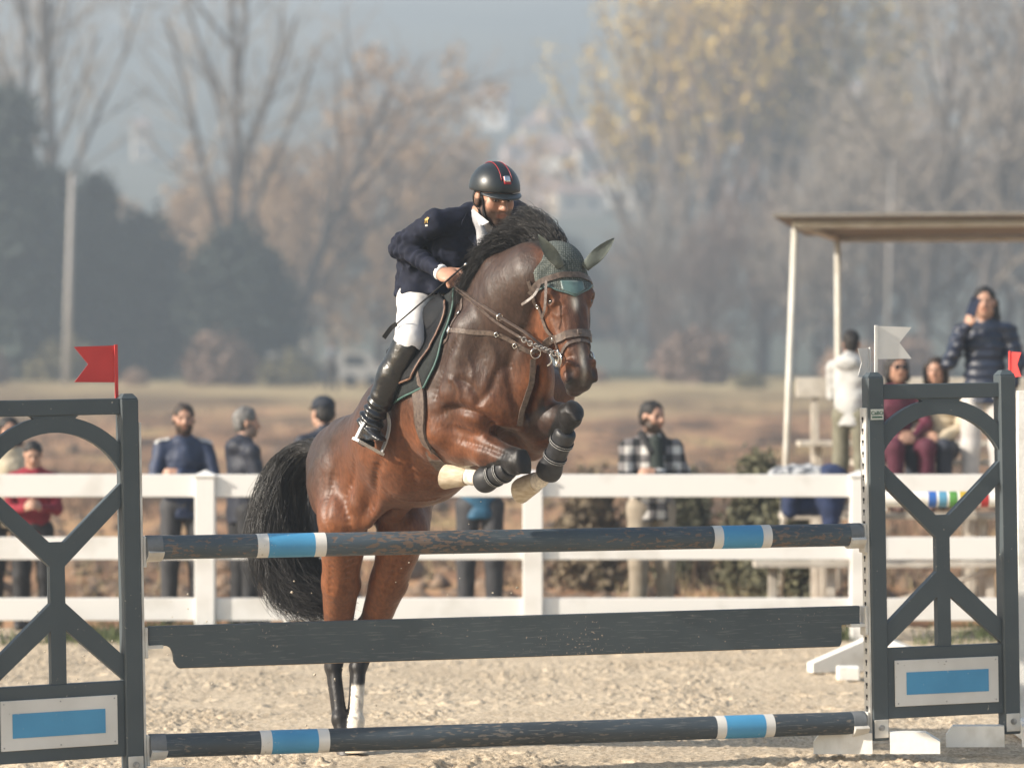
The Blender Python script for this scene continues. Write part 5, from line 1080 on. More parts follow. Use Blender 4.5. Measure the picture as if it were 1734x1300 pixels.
badge("red_badge_frame", -.0185, .0185, 20, 37, m_hred, .004); badge("silver_badge", -.0155, .0155, 25, 38, m_chrome, .0065)
for q in (-1, 1):
    l_ = spline([HT(.083*q, .015, .03), HT(.079*q, .035, -.03), HT(.062*q, .055, -.085), HT(.03*q, .058, -.125), HT(0, .055, -.130)], 5); P_, N_ = RS.project(l_, .004); mb = MB(); mb.strap(P_, N_, .013, .003); mb.build("chin_strap", m_leatherb, helm, False, True)
    l_ = spline([HT(.088*q, -.055, .01), HT(.086*q, -.03, -.03), HT(.070*q, .03, -.075)], 5); P_, N_ = RS.project(l_, .004); mb = MB(); mb.strap(P_, N_, .010, .003); mb.build("chin_strap", m_leatherb, helm, False, True)
blob("hair", [ell(HT(0, -.045, -.01), (.080*hS, .072*hS, .075*hS), hAx, .01), cut(HT(0, 0, -.055), -hAx[2]), cut(HT(0, -.012, 0), hAx[1])], .006, mat("black_short_hair", (.012, .010, .009), rough=.6), rider)
# whip held in the right hand
whip = empty("riding_whip", V(770, 462, 15.70), "thin dark riding whip held in the rider's fist, pointing back", "whip")
w0, w1, w2 = V(786, 450, 15.63), V(742, 488, 15.74), V(672, 548, 15.86)
mb = MB(); mb.tube(spline([w0, w1, w2], 5), [.005]*5+[.0042]*6, 8); mb.build("shaft", m_leatherb, whip, True, True)
mb = MB(); mb.tube([w0+nrm(w0-w1)*.001, w0+nrm(w0-w1)*.02], .0065, 8); mb.build("end_knob", m_chrome, whip, True, True)
mb = MB(); lq = spline([w2, V(662, 556, 15.88), V(650, 572, 15.9)], 4); mb.strap(lq, [(.2, -.9, .3)]*len(lq), .022, .003); mb.build("flapper", m_leatherb, whip, False, True)
# ================================================================ SPECTATORS
m_shoe = mat("dark_shoe", (.03, .028, .027), (.015, .015, .015), 20, .5)
def hairmat(n, c): return mat(n, c, tuple(x*.25 for x in c), 45, .6, .5, 120)
m_hair_bl = hairmat("black_hair", (.016, .012, .010)); m_hair_br = hairmat("brown_hair", (.045, .026, .016)); m_hair_gr = hairmat("grey_hair", (.22, .21, .20))
def person(label, px, foot_py, d, H, face_deg, top_m, leg_m, hair_m=None, hair="short", arms=None, beard=0.0, sit=None, look=None, skin=(.42, .24, .165), z0=None, shoe_m=None, puff=0.0, hood=False, cap=None, name="person", extra_hair=None, lean=0.0, build=1.0, beard_c=None, group=None, hairc=(.02, .014, .01), pitch=0.0, mark=None):
    """standing or sitting figure. face_deg: 0 looks at the camera, + turns to image right. arms: ((elbow),(wrist),(finger dir)) per side in the body's own frame"""
    base = V(px, foot_py, d) if z0 is None else np.array([(px-867)/FPX*d, d, z0])
    if sit is not None: base[2] = sit-.50*H/1.75
    a = math.radians(face_deg); F = np.array([math.sin(a), -math.cos(a), 0]); R = np.array([-math.cos(a), -math.sin(a), 0]); k = H/1.75        # R = the figure's own right (image left when it faces us)
    root = empty(name, base if sit is None else base, label, "person", group)
    def T(x, y, z): return base+k*(R*x+(F*math.cos(0))*y+UP*z)
    def TL(x, y, z): return T(x, y+lean*max(0, z-.95), z)
    if sit is None:
        hip = T(0, 0, .95); L = {s: [T(.095*s, 0, .92), T(.11*s, .02, .50), T(.115*s, 0, .09), T(.13*s, .14, .035)] for s in (-1, 1)}
    else:
        hip = T(0, 0, .60); L = {s: [T(.10*s, .02, .57), T(.14*s, .43, .60), T(.13*s, .42, .14), T(.14*s, .56, .09)] for s in (-1, 1)}
    dz = 0 if sit is None else -.35
    ch = TL(0, .01, 1.30+dz); wa = TL(0, .0, 1.08+dz); nb = TL(0, -.005, 1.46+dz); sh = {s: TL(.178*s*build, -.005, 1.395+dz) for s in (-1, 1)}
    hc = TL(0, .03, 1.625+dz); la = math.radians(face_deg if look is None else look); HAx = frame((math.sin(la)*math.cos(pitch), -math.cos(la)*math.cos(pitch), math.sin(pitch)), UP)
    arms = arms or {s: ((.24*s, -.02, 1.14), (.23*s, .08, .90), (0, .1, -1)) for s in (-1, 1)}
    E_ = {s: TL(arms[s][0][0], arms[s][0][1], arms[s][0][2]+dz) for s in (-1, 1)}; Wr = {s: TL(arms[s][1][0], arms[s][1][1], arms[s][1][2]+dz) for s in (-1, 1)}
    b = build; fl = (F, .72)
    Q = head_prims(hc, HAx, k)+[rc(hc-UP*.07*k-F*.015, nb, .052*k, .06*k, .03), rc(nb-UP*.04, ch, .07*b, .125*b*k, .05, fl), rc(ch, hip+UP*.05, .125*b*k, .105*b*k, .05, fl)]
    for s in (-1, 1):
        Q += [rc(nb-UP*.02, sh[s], .05, .05*k, .03)]+chain([sh[s], E_[s], Wr[s]], [.05*k, .04*k, .027*k], .02)
        dd = arms[s][2]; dirv = nrm(R*dd[0]+F*dd[1]+UP*dd[2]); back = nrm(F*.6+R*.6*s+UP*.2); Q += hand_prims(Wr[s], dirv, back, nrm(F+UP*.4-R*.4*s), .45, k)
        Q += chain([hip+UP*.02]+L[s][:3], [.075, .070*k*b, .052*k, .040*k], .03)+[rc(L[s][2]-UP*.03, L[s][3], .035, .028, .02)]
    blob("body", Q, .0105*k, m_skin, root, lambda v: face_color(v, hc, HAx, k, skin, beard, hairc, True, beard_c), 1)
    p_ = puff; wrk = lambda q: .016*fbm(q*np.array([10, 10, 13]), 2, 3)+.008*(.3-np.abs(fbm(q*np.array([14, 14, 20]), 2, 33)))+(.012*np.abs(np.sin(q[:, 2]*math.pi/.075)) if puff else 0)
    low = T(0, 0, .86) if sit is None else T(0, .03, .52)
    J = [rc(nb-UP*.05, ch, .085*b, .152*b*k+p_, .05, fl), rc(ch, wa, .152*b*k+p_, .148*b*k+p_, .05, fl), rc(wa, low, .148*b*k+p_, .155*b*k+p_, .04, fl)]
    for s in (-1, 1): J += [rc(nb-UP*.028, sh[s], .060, .060*k+p_, .06)]+chain([sh[s], E_[s], Wr[s]-nrm(Wr[s]-E_[s])*.01], [.066*k+p_, .056*k+p_, .043*k+p_*.5], .02)
    J += [rc(nb-UP*.03-F*.01, nb+UP*.025-F*.008, .078*k, .068*k, .02)]
    if hood: J += [ell(nb-F*.085-UP*.02, (.105, .05, .06), np.array([R, F, UP]), .05)]
    J += [cut(low-UP*.03, -UP, .006)]
    to_, TS_ = blob("top", J, .011, top_m, root, None, 1, wrk)
    if mark:
        for s in (-1, 1):
            l_ = np.array([sh[s]+UP*.08-R*.06*s+F*.03, sh[s]+UP*.07+F*.03, sh[s]+UP*.04+R*.05*s+F*.03]); P_, N_ = TS_.project(spline(l_, 4), .001); mb = MB(); mb.strap(P_, N_, .05, .004); mb.build(mark, m_hoodie, to_, False, True)
    Tm = [rc(hip, L[s][0], .12*b*k, .092*b*k, .05, (F, .78)) for s in (-1, 1)]
    for s in (-1, 1): Tm += chain([L[s][0], L[s][1], L[s][2]-UP*.01], [.092*b*k, .076*k, .064*k], .03)
    blob("trousers", Tm, .011, leg_m, root, None, 1, lambda q: .007*fbm(q*np.array([14, 14, 9]), 2, 23))
    for s in (-1, 1): blob("shoe", [rc(L[s][2]-UP*.05*k-F*.03, L[s][3]-UP*.002, .045, .038, .02), rc(L[s][2]-UP*.05*k, L[s][2]-UP*.0, .048, .05, .02), cut(L[s][3]-UP*.033, -UP, .004)], .010, shoe_m or m_shoe, root, None, 1)
    HTT = lambda x, y, z: hc+k*(HAx[0]*x+HAx[1]*y+HAx[2]*z)
    if hair_m is not None:
        Hq = [ell(HTT(0, -.016, .043), (.083*k, .102*k, .086*k), HAx, .01), ell(HTT(0, -.052, -.010), (.077*k, .064*k, .075*k), HAx, .02)]
        if hair == "long": Hq += [rc(HTT(.07, -.05, -.02), HTT(.085, -.04, -.28), .045, .05, .03), rc(HTT(-.07, -.05, -.02), HTT(-.085, -.04, -.28), .045, .05, .03), rc(HTT(0, -.08, -.05), HTT(0, -.09, -.33), .07, .07, .04)]
        if hair == "bob": Hq += [rc(HTT(.078, -.02, .03), HTT(.080, -.01, -.09), .034, .036, .02), rc(HTT(-.078, -.02, .03), HTT(-.080, -.01, -.09), .034, .036, .02), rc(HTT(0, -.07, 0), HTT(0, -.07, -.09), .07, .06, .03)]
        Hq += [ell(HTT(0, .095, -.015), (.068*k, .062*k, .098*k), HAx, .012, -1)]
        if hair == "short": Hq += [cut(HTT(0, -.06, -.085), -HAx[2], .01), ell(HTT(.085, .012, -.02), (.03, .035, .045), HAx, .01, -1), ell(HTT(-.085, .012, -.02), (.03, .035, .045), HAx, .01, -1)]
        blob("hair", Hq, .009, hair_m, root, None, 1, lambda q: .014*fbm(q*np.array([38, 38, 22]), 3, 6))
    if cap is not None:
        co, CS = blob("cap", [ell(HTT(0, -.012, .062), (.090*k, .106*k, .078*k), HAx, .01), cut(HTT(0, 0, .035), -HAx[2], .004)], .008, cap, root, None, 1)
        pts = [HTT(.075*math.sin(t_), .075+.07*math.cos(t_)*q_, .045-.012*q_) for t_ in np.linspace(-1.4, 1.4, 9) for q_ in (0, .5, 1)]; o = link("peak", mesh_np("peak", np.array(pts), np.array([[i*3+j, i*3+3+j, i*3+4+j, i*3+1+j] for i in range(8) for j in range(2)])), cap); child(o, co); md = o.modifiers.new("t", 'SOLIDIFY'); md.thickness = .005
    return root, T, HTT, HAx, Wr, R, F
cross_arms = {-1: ((-.245, .09, 1.12), (.05, .235, 1.20), (1, .05, .1)), 1: ((.245, .09, 1.11), (-.05, .265, 1.14), (-1, .05, .2))}
phone_arms = {-1: ((-.22, .04, 1.12), (-.07, .24, 1.14), (.5, .8, .25)), 1: ((.22, .04, 1.12), (.07, .24, 1.14), (-.5, .8, .25))}
lap_arms = {-1: ((-.25, .10, 1.14), (-.06, .30, 1.02), (.8, .5, 0)), 1: ((.25, .10, 1.14), (.06, .30, 1.02), (-.8, .5, 0))}
m_navyj = mat("navy_anorak", (.018, .032, .080), (.012, .022, .055), 12, .6, .25, 40); m_navyd = mat("dark_blue_coat", (.015, .019, .034), (.010, .013, .024), 12, .65, .25, 40); m_greyt = mat("charcoal_trousers", (.05, .05, .055), (.032, .032, .036), 10, .75, .2, 60); m_blackt = mat("black_trousers", (.018, .018, .021), (.011, .011, .013), 10, .75, .2, 60)
m_redj = mat("crimson_fleece", (.24, .010, .025), (.18, .007, .018), 10, .85, .2, 60); m_cream = mat("cream_fleece", (.60, .52, .38), (.48, .40, .28), 10, .9, .3, 60); m_tealj = mat("teal_blue_jacket", (.02, .11, .20), (.015, .08, .15), 10, .6, .2, 40)
m_khaki = mat("beige_trousers", (.33, .28, .215), (.25, .21, .16), 10, .8, .2, 60); m_maroon = mat("maroon_jacket", (.105, .012, .032), (.075, .008, .022), 10, .7, .2, 40); m_hoodie = mat("pale_grey_hoodie", (.50, .50, .485), (.40, .40, .39), 10, .85, .25, 50); m_olive = mat("olive_trousers", (.19, .18, .13), (.14, .13, .09), 10, .8, .2, 60); m_whitet = mat("pale_jeans", (.52, .50, .48), (.42, .4, .39), 10, .8, .2, 60); m_cream2 = mat("cream_puffer", (.55, .47, .34), (.45, .37, .26), 10, .7, .2, 40)
# buffalo check: crossing stripes
m_plaid, nt, p = newmat("black_white_check_flannel"); p.inputs["Roughness"].default_value = .9
tc = nd(nt, "ShaderNodeTexCoord"); sp2 = nd(nt, "ShaderNodeSeparateXYZ"); nt.links.new(tc.outputs["Object"], sp2.inputs[0]); vals = []
for ax_, fr in (("X", 8.2), ("Z", 8.2), ("Y", 8.2)):
    m1 = nd(nt, "ShaderNodeMath", operation='MULTIPLY'); m1.inputs[1].default_value = fr; nt.links.new(sp2.outputs[ax_], m1.inputs[0]); m2 = nd(nt, "ShaderNodeMath", operation='FRACT'); nt.links.new(m1.outputs[0], m2.inputs[0]); m3 = nd(nt, "ShaderNodeMath", operation='GREATER_THAN'); m3.inputs[1].default_value = .5; nt.links.new(m2.outputs[0], m3.inputs[0]); vals.append(m3)
a1 = nd(nt, "ShaderNodeMath", operation='ADD'); nt.links.new(vals[0].outputs[0], a1.inputs[0]); nt.links.new(vals[1].outputs[0], a1.inputs[1]); m4 = nd(nt, "ShaderNodeMath", operation='MULTIPLY'); m4.inputs[1].default_value = .5; nt.links.new(a1.outputs[0], m4.inputs[0])
rr = nd(nt, "ShaderNodeValToRGB"); rr.color_ramp.interpolation = 'CONSTANT'; rr.color_ramp.elements[0].color = (.60, .58, .54, 1); e = rr.color_ramp.elements.new(.4); e.color = (.16, .15, .15, 1); rr.color_ramp.elements[-1].position = .8; rr.color_ramp.elements[-1].color = (.016, .016, .018, 1); nt.links.new(m4.outputs[0], rr.inputs[0]); nt.links.new(rr.outputs[0], p.inputs[0])
person("woman in cream coat half hidden at the left edge behind the one in crimson", 14, 1062, 26.4, 1.68, 20, m_cream, m_blackt, m_hair_bl, "bob")
person("young woman in crimson fleece looking down, seen through the left jump stand", 56, 1066, 25.5, 1.45, 8, m_redj, m_blackt, m_hair_bl, "short", phone_arms, skin=(.45, .27, .19), pitch=-.35)
person("bearded man in navy anorak with folded arms beside a fence post", 311, 1056, 25.6, 1.70, 10, m_navyj, m_greyt, m_hair_br, "short", cross_arms, beard=.95, hairc=(.03, .018, .012), mark="shoulder_patch")
person("grey-haired man in dark blue hooded coat turned away to the right", 412, 1062, 25.3, 1.68, 118, m_navyd, m_blackt, m_hair_gr, "short", phone_arms, beard=.7, look=105, hood=True, hairc=(.10, .095, .09), build=1.1)
person("man in navy baseball cap and blue coat turned away behind the horse's rump", 549, 1052, 26.6, 1.80, 205, m_navyd, m_blackt, m_hair_bl, "short", None, look=212, cap=mat("navy_cap", (.012, .018, .032), rough=.8))
person("man in teal blue jacket and charcoal trousers hidden behind the horse's forelegs", 813, 1056, 25.6, 1.72, 0, m_tealj, m_greyt, m_hair_bl, "short", phone_arms)
pl_, T_, HT_, HA_, W_, R_, F_ = person("bearded man in black and white checked flannel jacket with folded arms", 1103, 1064, 25.2, 1.73, 18, m_plaid, m_khaki, m_hair_bl, "short", cross_arms, beard=.95, look=42, build=1.08)
blob("dark_t_shirt", [rc(T_(0, .095, 1.44), T_(0, .135, 1.20), .05, .055, .03)], .01, mat("dark_green_cotton", (.02, .03, .026), rough=.85), pl_)
blob("dark_collar", [rc(T_(-.075, .04, 1.47), T_(-.045, .125, 1.36), .03, .028, .02), rc(T_(.075, .04, 1.47), T_(.045, .125, 1.36), .03, .028, .02), rc(T_(-.075, -.01, 1.49), T_(.075, -.01, 1.49), .035, .035, .03)], .01, mat("black_collar_fleece", (.018, .018, .020), rough=.9), pl_)
# ---- on and by the bleachers
BD = 27.2
person("teenager in pale grey hoodie and olive trousers standing with back to the bleachers", 1440, 0, 26.9, 1.47, 150, m_hoodie, m_olive, m_hair_bl, "short", {-1: ((-.22, .06, 1.12), (-.10, .26, 1.18), (.3, .8, .2)), 1: ((.22, .06, 1.12), (.10, .26, 1.18), (-.3, .8, .2))}, z0=.84, hood=True, look=165, shoe_m=mat("white_trainers", (.6, .6, .58), rough=.7))
w1_, T1, HT1, HA1, _, _, _ = person("woman in sunglasses and maroon jacket sitting below the white flag", 1515, 0, 26.9, 1.66, 12, m_maroon, mat("maroon_leggings", (.085, .010, .028), rough=.8), m_hair_bl, "bob", lap_arms, sit=1.27, shoe_m=mat("brown_boots", (.085, .045, .035), rough=.6), lean=.12)
mb = MB()
for q in (-1, 1): c_ = HT1(.031*q, .098, .002); mb.tube([c_, c_+HA1[1]*.004], [.025, .024], 14)
mb.tube([HT1(-.07, .07, .006), HT1(-.03, .099, .006), HT1(.03, .099, .006), HT1(.07, .07, .006)], .003, 6); mb.build("sunglasses", mat("dark_lens", (.01, .01, .012), rough=.1), w1_, True, True)
person("girl in cream puffer jacket sitting on the bleacher beside the woman in sunglasses", 1588, 0, 27.0, 1.60, -18, m_cream2, mat("dark_jeans", (.025, .03, .045), rough=.8), m_hair_br, "bob", lap_arms, sit=1.27, puff=.012, lean=.22)
w2_, T2, HT2, HA2, W2, R2, F2 = person("long-haired woman in navy puffer jacket standing and filming with a phone", 1668, 0, 26.7, 1.80, -14, mat("navy_puffer", (.012, .020, .045), (.008, .013, .03), 10, .45, .15, 40), m_whitet, m_hair_bl, "long", {-1: ((-.26, .02, 1.14), (-.20, .06, .92), (0, .1, -1)), 1: ((.27, .07, 1.16), (.115, .21, 1.44), (-.25, .1, 1))}, z0=.86, puff=.016, look=-10)
ph = empty("smartphone", W2[1]+UP*.12, "dark smartphone held up in front of the standing woman's face", "phone")
mb = MB(); mb.box(-.038, .038, -.005, .005, -.075, .075, .004); o = mb.build("case", mat("dark_blue_phone", (.02, .03, .07), rough=.3), ph); ph.location = tuple(W2[1]+UP*.150+F2*.035-R2*.05); ph.rotation_euler = (0, math.radians(20), math.radians(-14))
mb = MB(); mb.box(-.028, -.008, -.0075, -.0055, .045, .068, .001); mb.build("camera_bump", m_black, ph)
# ---- bleachers
m_bench = mat("weathered_white_plank", (.62, .57, .49), (.44, .39, .32), 8, .7, .3, 30)
bl = empty("bleachers", ((1530-867)/FPX*BD, BD, 0), "weathered white wooden bleachers with three rows of planks under the shelter", "bleachers")
x0_, x1_ = (1268-1530)/FPX*BD, (1830-1530)/FPX*BD
for (z, y, xa, xb, w_) in ((.45, -.55, x0_, x1_, .28), (.82, -.10, x0_+.25, x1_, .34), (1.25, .05, x0_+.85, x1_, .30), (1.40, .55, x0_+.45, x1_, .30)):
    mb = MB(); mb.box(xa, xb, y-w_/2, y+w_/2, z-.045, z, .004); mb.build("plank", m_bench, bl)
mb = MB(); mb.box(x0_+.46, x1_, .80, .835, 1.76, 1.93, .004); mb.build("back_board", m_bench, bl)
for xq in (x0_+.15, x0_+.62, x0_+1.0, x0_+1.9, x1_-.1):
    for (y, z) in ((-.55, .405), (-.10, .775), (.55, 1.355), (.86, 1.9)):
        if xq < x0_+.5 and y > -.3: continue
        mb = MB(); mb.box(xq-.032, xq+.032, y-.032, y+.032, -.08, z, .003); mb.build("leg", m_bench, bl)
mb = MB(); mb.tube([(x0_+1.05, -.62, .10), (x0_+2.0, -.62, .42)], .022, 6); mb.build("diagonal_brace", m_bench, bl)
# coats heaped on the bench
m_camo = mat("grey_patterned_cloth", (.42, .43, .44), (.05, .06, .08), 16, .85, .3, 50, lo=.42, hi=.58); m_blueb = mat("blue_cloth", (.015, .03, .09), (.010, .02, .06), 10, .8, .2, 40)
hp = empty("coat_pile", ((1362-867)/FPX*26.5, 26.5, .85), "grey patterned and navy coats heaped over the end of the bench", "clothes")
bx_, by_ = (1362-867)/FPX*26.5, 26.5
blob("folded_coat", [ell((bx_-.02, by_, 1.16), (.26, .2, .075), None, .05), ell((bx_+.16, by_-.05, 1.13), (.14, .16, .07), None, .05), ell((bx_-.18, by_+.02, 1.11), (.13, .15, .06), None, .05)], .012, m_camo, hp, None, 1, lambda q: .022*fbm(q*16, 3, 5))
blob("hanging_sleeve", [rc((bx_-.12, by_-.1, 1.08), (bx_-.13, by_-.13, .86), .09, .06, .05), rc((bx_+.20, by_-.1, 1.08), (bx_+.20, by_-.13, .78), .16, .07, .05), rc((bx_-.1, by_, .90), (bx_+.2, by_, .90), .08, .08, .05)], .012, m_blueb, hp, None, 1, lambda q: .015*fbm(q*14, 3, 15))
# ---- shelter
m_tube = mat("white_steel_tube", (.66, .64, .58), (.55, .52, .45), 6, .5); m_roof = mat("grey_beige_roof_sheet", (.29, .265, .235), (.22, .20, .175), 4, .7, .2, 20)
sh_ = empty("shelter", ((1500-867)/FPX*29.5, 29.5, 0), "open shelter with thin white posts and flat grey-beige roof over the bleachers", "shelter")
dn, df = 28.0, 31.2; zr = CAMH+(HORIZON-367)/FPX*dn
A_ = V(1308, 367, dn); B_ = V(1980, 362, dn); C_ = np.array([V(1960, 0, df)[0], df, zr]); D_ = np.array([V(1366, 0, df)[0], df, zr-.02])
mb = MB(); t_ = np.array([0, 0, .03]); mb.add([A_, B_, C_, D_, A_+t_, B_+t_, C_+t_, D_+t_], [(0, 1, 2, 3), (7, 6, 5, 4), (0, 4, 5, 1), (1, 5, 6, 2), (2, 6, 7, 3), (3, 7, 4, 0)]); mb.build("roof", m_roof, sh_, False, True)
mb = MB(); q0 = A_+np.array([.22, .35, -.05]); q1 = B_+np.array([0, .35, -.05]); mb.tube([q0, q1], .035, 8); mb.build("front_beam", m_tube, sh_, True, True)
q2 = np.array([V(1416, 0, 30.9)[0], 30.9, zr-.06]); mb = MB(); mb.tube([q0, q2], .03, 8); mb.build("side_beam", m_tube, sh_, True, True); mb = MB(); mb.tube([q2, C_+np.array([0, -.25, -.05])], .03, 8); mb.build("rear_beam", m_tube, sh_, True, True)
def post_to(a, px, d_): mb = MB(); g = np.array([(px-867)/FPX*d_, d_, -.1]); mb.tube([a, g], .028, 10); mb.build("post", m_tube, sh_, True, True)
post_to(q0-UP*.02, 1321, 28.4); post_to(np.array([V(1418, 0, 30.8)[0], 30.8, zr-.09]), 1422, 30.8); post_to(np.array([V(1900, 0, 28.4)[0], 28.4, zr-.07]), 1902, 28.4); post_to(np.array([V(1900, 0, 31)[0], 31.0, zr-.07]), 1902, 31.0)
# ================================================================ OTHER JUMP GEAR IN THE ARENA
m_redp = worn("red_paint", (.50, .03, .035), (.42, .025, .03), (.5, .45, .4), .72)
lw = empty("lattice_stand", ((1722-867)/FPX*17.6, 17.6, 0), "white lattice jump stand with red crossbars cut by the right edge", "jump stand")
mb = MB(); mb.box(0, .05, -.03, .03, .03, 1.83, .004); mb.build("post", m_wood, lw); mb = MB(); mb.box(.62, .67, -.03, .03, .03, 1.83, .004); mb.build("post", m_wood, lw)
for (z, m__) in ((1.79, m_wood), (1.235, m_redp), (.62, m_wood), (.18, m_wood)): mb = MB(); mb.box(.051, .619, -.02, .02, z-.035, z+.035, .003); mb.build("crossbar", m__, lw)
mb = MB(); mb.box(.10, .13, -.016, .016, .66, 1.195, .002); mb.build("red_upright", m_redp, lw)
for (za, zb) in ((1.28, 1.75), (.66, 1.19), (.22, .58)):
    n_ = int((zb-za+.57)/.13)
    for i in range(n_):
        for sg in (1, -1):
            c0 = -(zb-za)+i*.13; p0 = (max(c0, 0), za+max(-c0, 0)); L_ = min(.568-p0[0], zb-p0[1])
            if L_ < .06: continue
            q = [(p0[0], p0[1]), (p0[0]+L_, p0[1]+L_)]; 
            if sg < 0: q = [(.568-a, b) for a, b in q]
            (xa, za_), (xb, zb_) = q; mb = MB(); nx, nz = -(zb_-za_), xb-xa; l_ = math.hypot(nx, nz); nx, nz = nx/l_*.011, nz/l_*.011; yy = -.006 if sg > 0 else .006
            extr(mb, [(.051+xa+nx, za_+nz), (.051+xa-nx, za_-nz), (.051+xb-nx, zb_-nz), (.051+xb+nx, zb_+nz)], yy-.004, yy+.004); mb.build("lath", m_wood, lw)
for q in (.025, .645): mb = MB(); mb.box(q-.04, q+.04, -.35, .35, 0, .10, .01); mb.build("foot", m_wood, lw)
flag("red_flag", "narrow red flag seen nearly edge-on beside the woman filming", Matrix.Translation(((1709-867)/FPX*17.6, 17.58, 1.80)) @ Matrix.Rotation(math.radians(-62), 4, 'Z'), .085, .135, .035, 1, m_red, .24)
# pole with rainbow bands on its own stand behind the right wing
RD = 21.6; rx0 = (1472-867)/FPX*RD; rz = CAMH-(845-HORIZON)/FPX*RD
rp_ = empty("jump_pole", (rx0, RD, rz), "white pole with rainbow bands seen through the right jump stand", "jump pole")
def rseg(nm, a, b, R_, m_): mb = MB(); mb.tube([(a, 0, 0), (b, 0, 0)], R_, 24); mb.build(nm, m_, rp_, 'auto')
rseg("pole_shaft", 0, 3.2, .05, m_wood); cols = [("blue", (.03, .12, .40)), ("light_blue", (.10, .30, .45)), ("green", (.10, .30, .06)), ("yellow", (.60, .42, .03)), ("magenta", (.35, .03, .12)), ("red", (.45, .03, .03))]; xq = (1571-1472)/FPX*RD
for nm, c_ in cols: rseg(nm+"_band", xq, xq+.052, .0514, mat(nm+"_band_paint", c_, rough=.5)); xq += .068
def small_stand(x, lb):
    s_ = empty("jump_stand", (x, RD, 0), lb, "jump stand"); mb = MB(); mb.box(-.045, .045, .056, .14, .10, 1.20, .005); mb.build("post", m_wood, s_)
    mb = MB(); mb.box(-.05, .05, -.05, .055, rz-.075, rz-.052, .003); mb.build("cup", m_cup, s_)
    for (ya, r_) in ((0, math.radians(200)), (1, math.radians(-20))):
        mb = MB(); M_ = Matrix.Translation((0, .1, 0)) @ Matrix.Rotation(r_, 4, 'Z'); vs = [(.05, -.045, 0), (.48, -.045, 0), (.48, .045, 0), (.05, .045, 0), (.05, -.045, .22), (.48, -.045, .06), (.48, .045, .06), (.05, .045, .22)]
        mb.add([tuple(M_ @ Vector(v)) for v in vs], [(3, 2, 1, 0), (4, 5, 6, 7), (0, 1, 5, 4), (1, 2, 6, 5), (2, 3, 7, 6), (3, 0, 4, 7)]); mb.build("foot", m_wood, s_)
small_stand(rx0+.06, "white jump stand with wedge feet hidden behind the right slate stand"); small_stand(rx0+3.1, "white jump stand outside the right edge")
wb_ = empty("wooden_block", (*V(1436, 1150, dground(1150))[:2], 0), "small white wooden block lying on the sand near the right stand", "block"); mb = MB(); mb.box(-.07, .07, -.06, .06, -.005, .085, .008); mb.build("block_body", m_wood, wb_); mb = MB(); mb.box(-.05, .05, -.0605, -.0585, .02, .06); mb.build("block_face", m_wood, wb_)
# black irrigation pipe on the soil
pd = 39.0; mb = MB(); mb.tube([( (x-867)/FPX*(pd+.004*(x-400)*.1), pd+.004*(x-400)*.1, .02+.03*math.sin(x*.02)) for x in range(-60, 975, 40)], .045, 8); tag(mb.build("irrigation_pipe", mat("black_pipe", (.02, .02, .022), rough=.5), None, True), "black irrigation pipe lying across the bare soil behind the fence", "pipe")
# ================================================================ TREES, TOWN AND HILLS
def zf(x, y): return float(field_h(np.array([float(x)]), np.array([float(y)]))[0])
def frusta(name, P0, P1, R0, R1, n, m_):
    P0, P1, R0, R1 = (np.asarray(a, float) for a in (P0, P1, R0, R1)); t = P1-P0; t /= np.linalg.norm(t, axis=1, keepdims=True)+1e-9
    a = np.cross(t, np.array([.37, .21, .9])); a /= np.linalg.norm(a, axis=1, keepdims=True)+1e-9; b = np.cross(t, a); k = len(P0); V_ = np.zeros((k, 2*n, 3))
    for i in range(n):
        c_, s_ = math.cos(2*math.pi*i/n), math.sin(2*math.pi*i/n); V_[:, i] = P0+R0[:, None]*(c_*a+s_*b); V_[:, n+i] = P1+R1[:, None]*(c_*a+s_*b)
    i = np.arange(n); i2 = (i+1) % n; q = np.stack([i, i2, n+i2, n+i], 1); F = ((np.arange(k)*2*n)[:, None, None]+q[None]).reshape(-1, 4)
    me = mesh_np(name, V_.reshape(-1, 3), F); me.materials.append(m_); return me
def leaves(r_, centres, spread, n, size):
    c = centres[r_.integers(0, len(centres), n)]+r_.normal(0, 1, (n, 3))*spread; a = r_.normal(0, 1, (n, 3)); a /= np.linalg.norm(a, axis=1, keepdims=True); b = np.cross(a, r_.normal(0, 1, (n, 3))); b /= np.linalg.norm(b, axis=1, keepdims=True)+1e-9
    s = (size*r_.uniform(.5, 1.4, n))[:, None]; V_ = np.stack([c-a*s-b*s*.5, c+a*s-b*s*.5, c+a*s*.8+b*s*.6, c-a*s*.8+b*s*.6], 1).reshape(-1, 3); return V_, (np.arange(n)*4)[:, None]+np.arange(4)[None]
